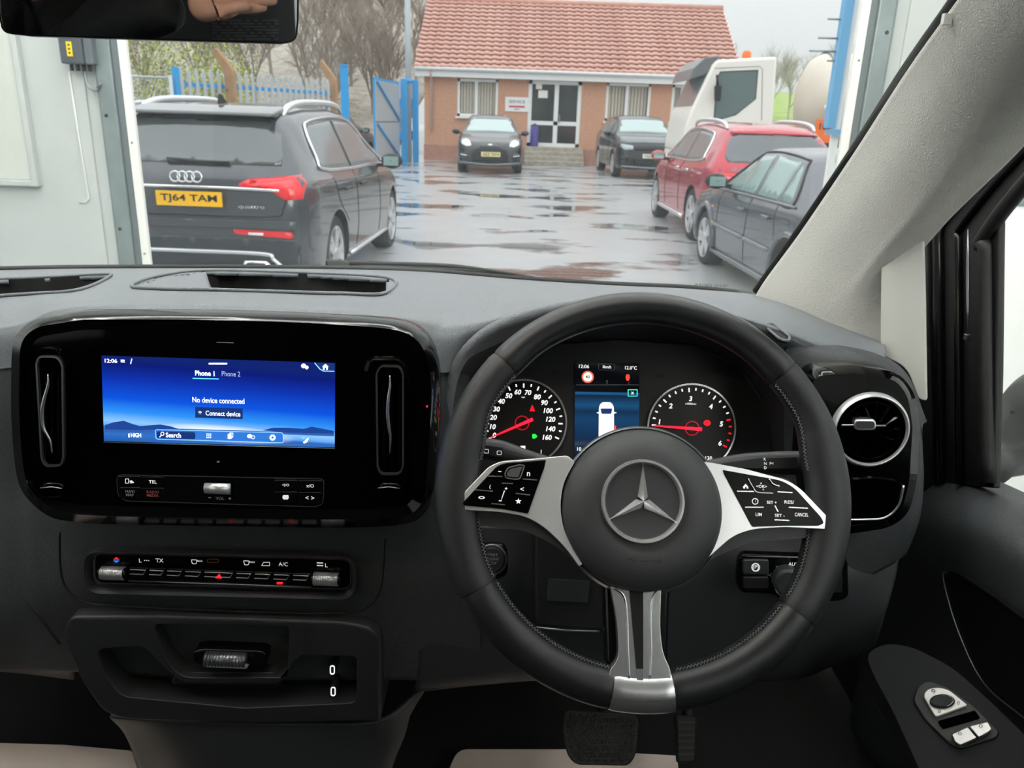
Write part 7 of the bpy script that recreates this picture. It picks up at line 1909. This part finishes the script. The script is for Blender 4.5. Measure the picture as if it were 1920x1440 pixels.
for r_ in range(7):
    for c in range(16):
        if (r_ * 7 + c * 5) % 11 < 3: continue
        p = virt(415 + c * 9, 38 + r_ * 6, 2.75)
        add_box(bm, (p.x, -1.146, p.z), (.016, .004, .004))
bg = link('bulkhead_slots', new_bm(bm), mat('slot_grey', '4a4c4e', .6), None, smooth=False); tag(bg, 'rows of small grey slots on the dark bulkhead seen in the mirror', 'perforation', kind='stuff')
# toe boards and carpet
tb = [[(-100, 1255, 1.05), (150, 1290, 1.02), (420, 1350, .98)], [(-100, 1330, 1.02), (150, 1350, 1.0), (420, 1380, .98)], [(-100, 1395, .95), (150, 1400, .95), (420, 1420, .95)]]
def mat_paper(name, poly, z, label):
    t = thing(name, label, 'floor mat', tuple(at_z(*poly[0], z)), group='paper mats on the cab floor')
    pts = [at_z(x, y, z) for x, y in poly]
    o = link('sheet', prism(pts, Vector((0, 0, -.004))), mat('paper_mat', 'efe0d6', .8, vary=(5, 'dccbc0', .7), bump=('noise', 12, .5, .01)), t, smooth=False)
    bev(o, .0015, 2)
    k0, k1 = pts[0].lerp(pts[-1], .3), pts[1].lerp(pts[-2], .3)
    tube('crease', [k0 + Vector((0, 0, .0008)), k0.lerp(k1, .5) + Vector((0, 0, .0012)), k1 + Vector((0, 0, .0008))], .0012, mat('paper_crease', 'a89588', .8), t, n=5)
mat_paper('paper_mat', rounded([(842, 1440), (858, 1404), (1060, 1404), (1270, 1416), (1272, 1440), (1300, 1700), (780, 1700)], [2, 26, 0, 6, 0, 0, 0]), .66, 'beige paper floor mat under the pedals')
mat_paper('paper_mat', rounded([(-60, 1391), (120, 1396), (248, 1407), (258, 1440), (300, 1650), (-120, 1650)], [4, 0, 6, 4, 0, 0]), .66, 'beige paper floor mat in the passenger footwell')
P_BR = Plane(at_y(1127, 1385, .86), (0, -.72, .69))
bp = thing('brake_pedal', 'ribbed black rubber brake pedal below the wheel', 'pedal', tuple(P_BR.pt(1127, 1430)))
BP = rounded([(1058, 1333), (1066, 1330), (1190, 1338), (1199, 1350), (1193, 1415), (1180, 1436), (1080, 1434), (1064, 1415), (1056, 1370)], [6, 6, 10, 8, 14, 14, 14, 12, 10])
plate('pedal_pad', BP, P_BR, 0, .012, mat('pedal_rubber', '191a1a', .7), bp, bevel=.003)
M_RIB = mat('pedal_rib', '2a2b2a', .65)
def clip_seg(a, b, poly):
    pts = [(a[0] + (b[0] - a[0]) * i / 60, a[1] + (b[1] - a[1]) * i / 60) for i in range(61)]
    ins = [p for p in pts if in_poly(p, poly)]
    return (ins[0], ins[-1]) if len(ins) > 3 else None
BI = offset_poly(BP, 5)
for dx_, dy_ in ((1, 0), (.5, .87), (-.5, .87)):
    for k in range(-8, 9):
        c = (1127 - dy_ * k * 13, 1384 + dx_ * k * 13)
        s_ = clip_seg((c[0] - dx_ * 150, c[1] - dy_ * 150), (c[0] + dx_ * 150, c[1] + dy_ * 150), BI)
        if s_: tube('tread_rib', [P_BR.pt(*s_[0], .0006), P_BR.pt(*s_[1], .0006)], .0013, M_RIB, bp, n=5)
tube('pedal_arm', [P_BR.pt(1130, 1360, -.012), P_BR.pt(1140, 1300, -.06), P_BR.pt(1150, 1200, -.12)], .010, M_DARK, bp, n=8)
P_AC = Plane(at_y(1300, 1390, .90), (0, -.75, .66))
ac = thing('accelerator_pedal', 'dark hanging accelerator pedal right of the brake pedal', 'pedal', tuple(P_AC.pt(1285, 1430)))
plate('pedal_pad', rounded([(1266, 1340), (1308, 1344), (1304, 1430), (1270, 1432)], 8), P_AC, 0, .012, mat('pedal_rubber'), ac, bevel=.003)
for k in range(6): plate('tread_rib', rect(1272, 1352 + 12 * k, 1302, 1356 + 12 * k), P_AC, .002, .003, M_RIB, ac)
tube('pedal_arm', [P_AC.pt(1288, 1380, -.012), P_AC.pt(1292, 1300, -.06)], .009, M_DARK, ac, n=8)
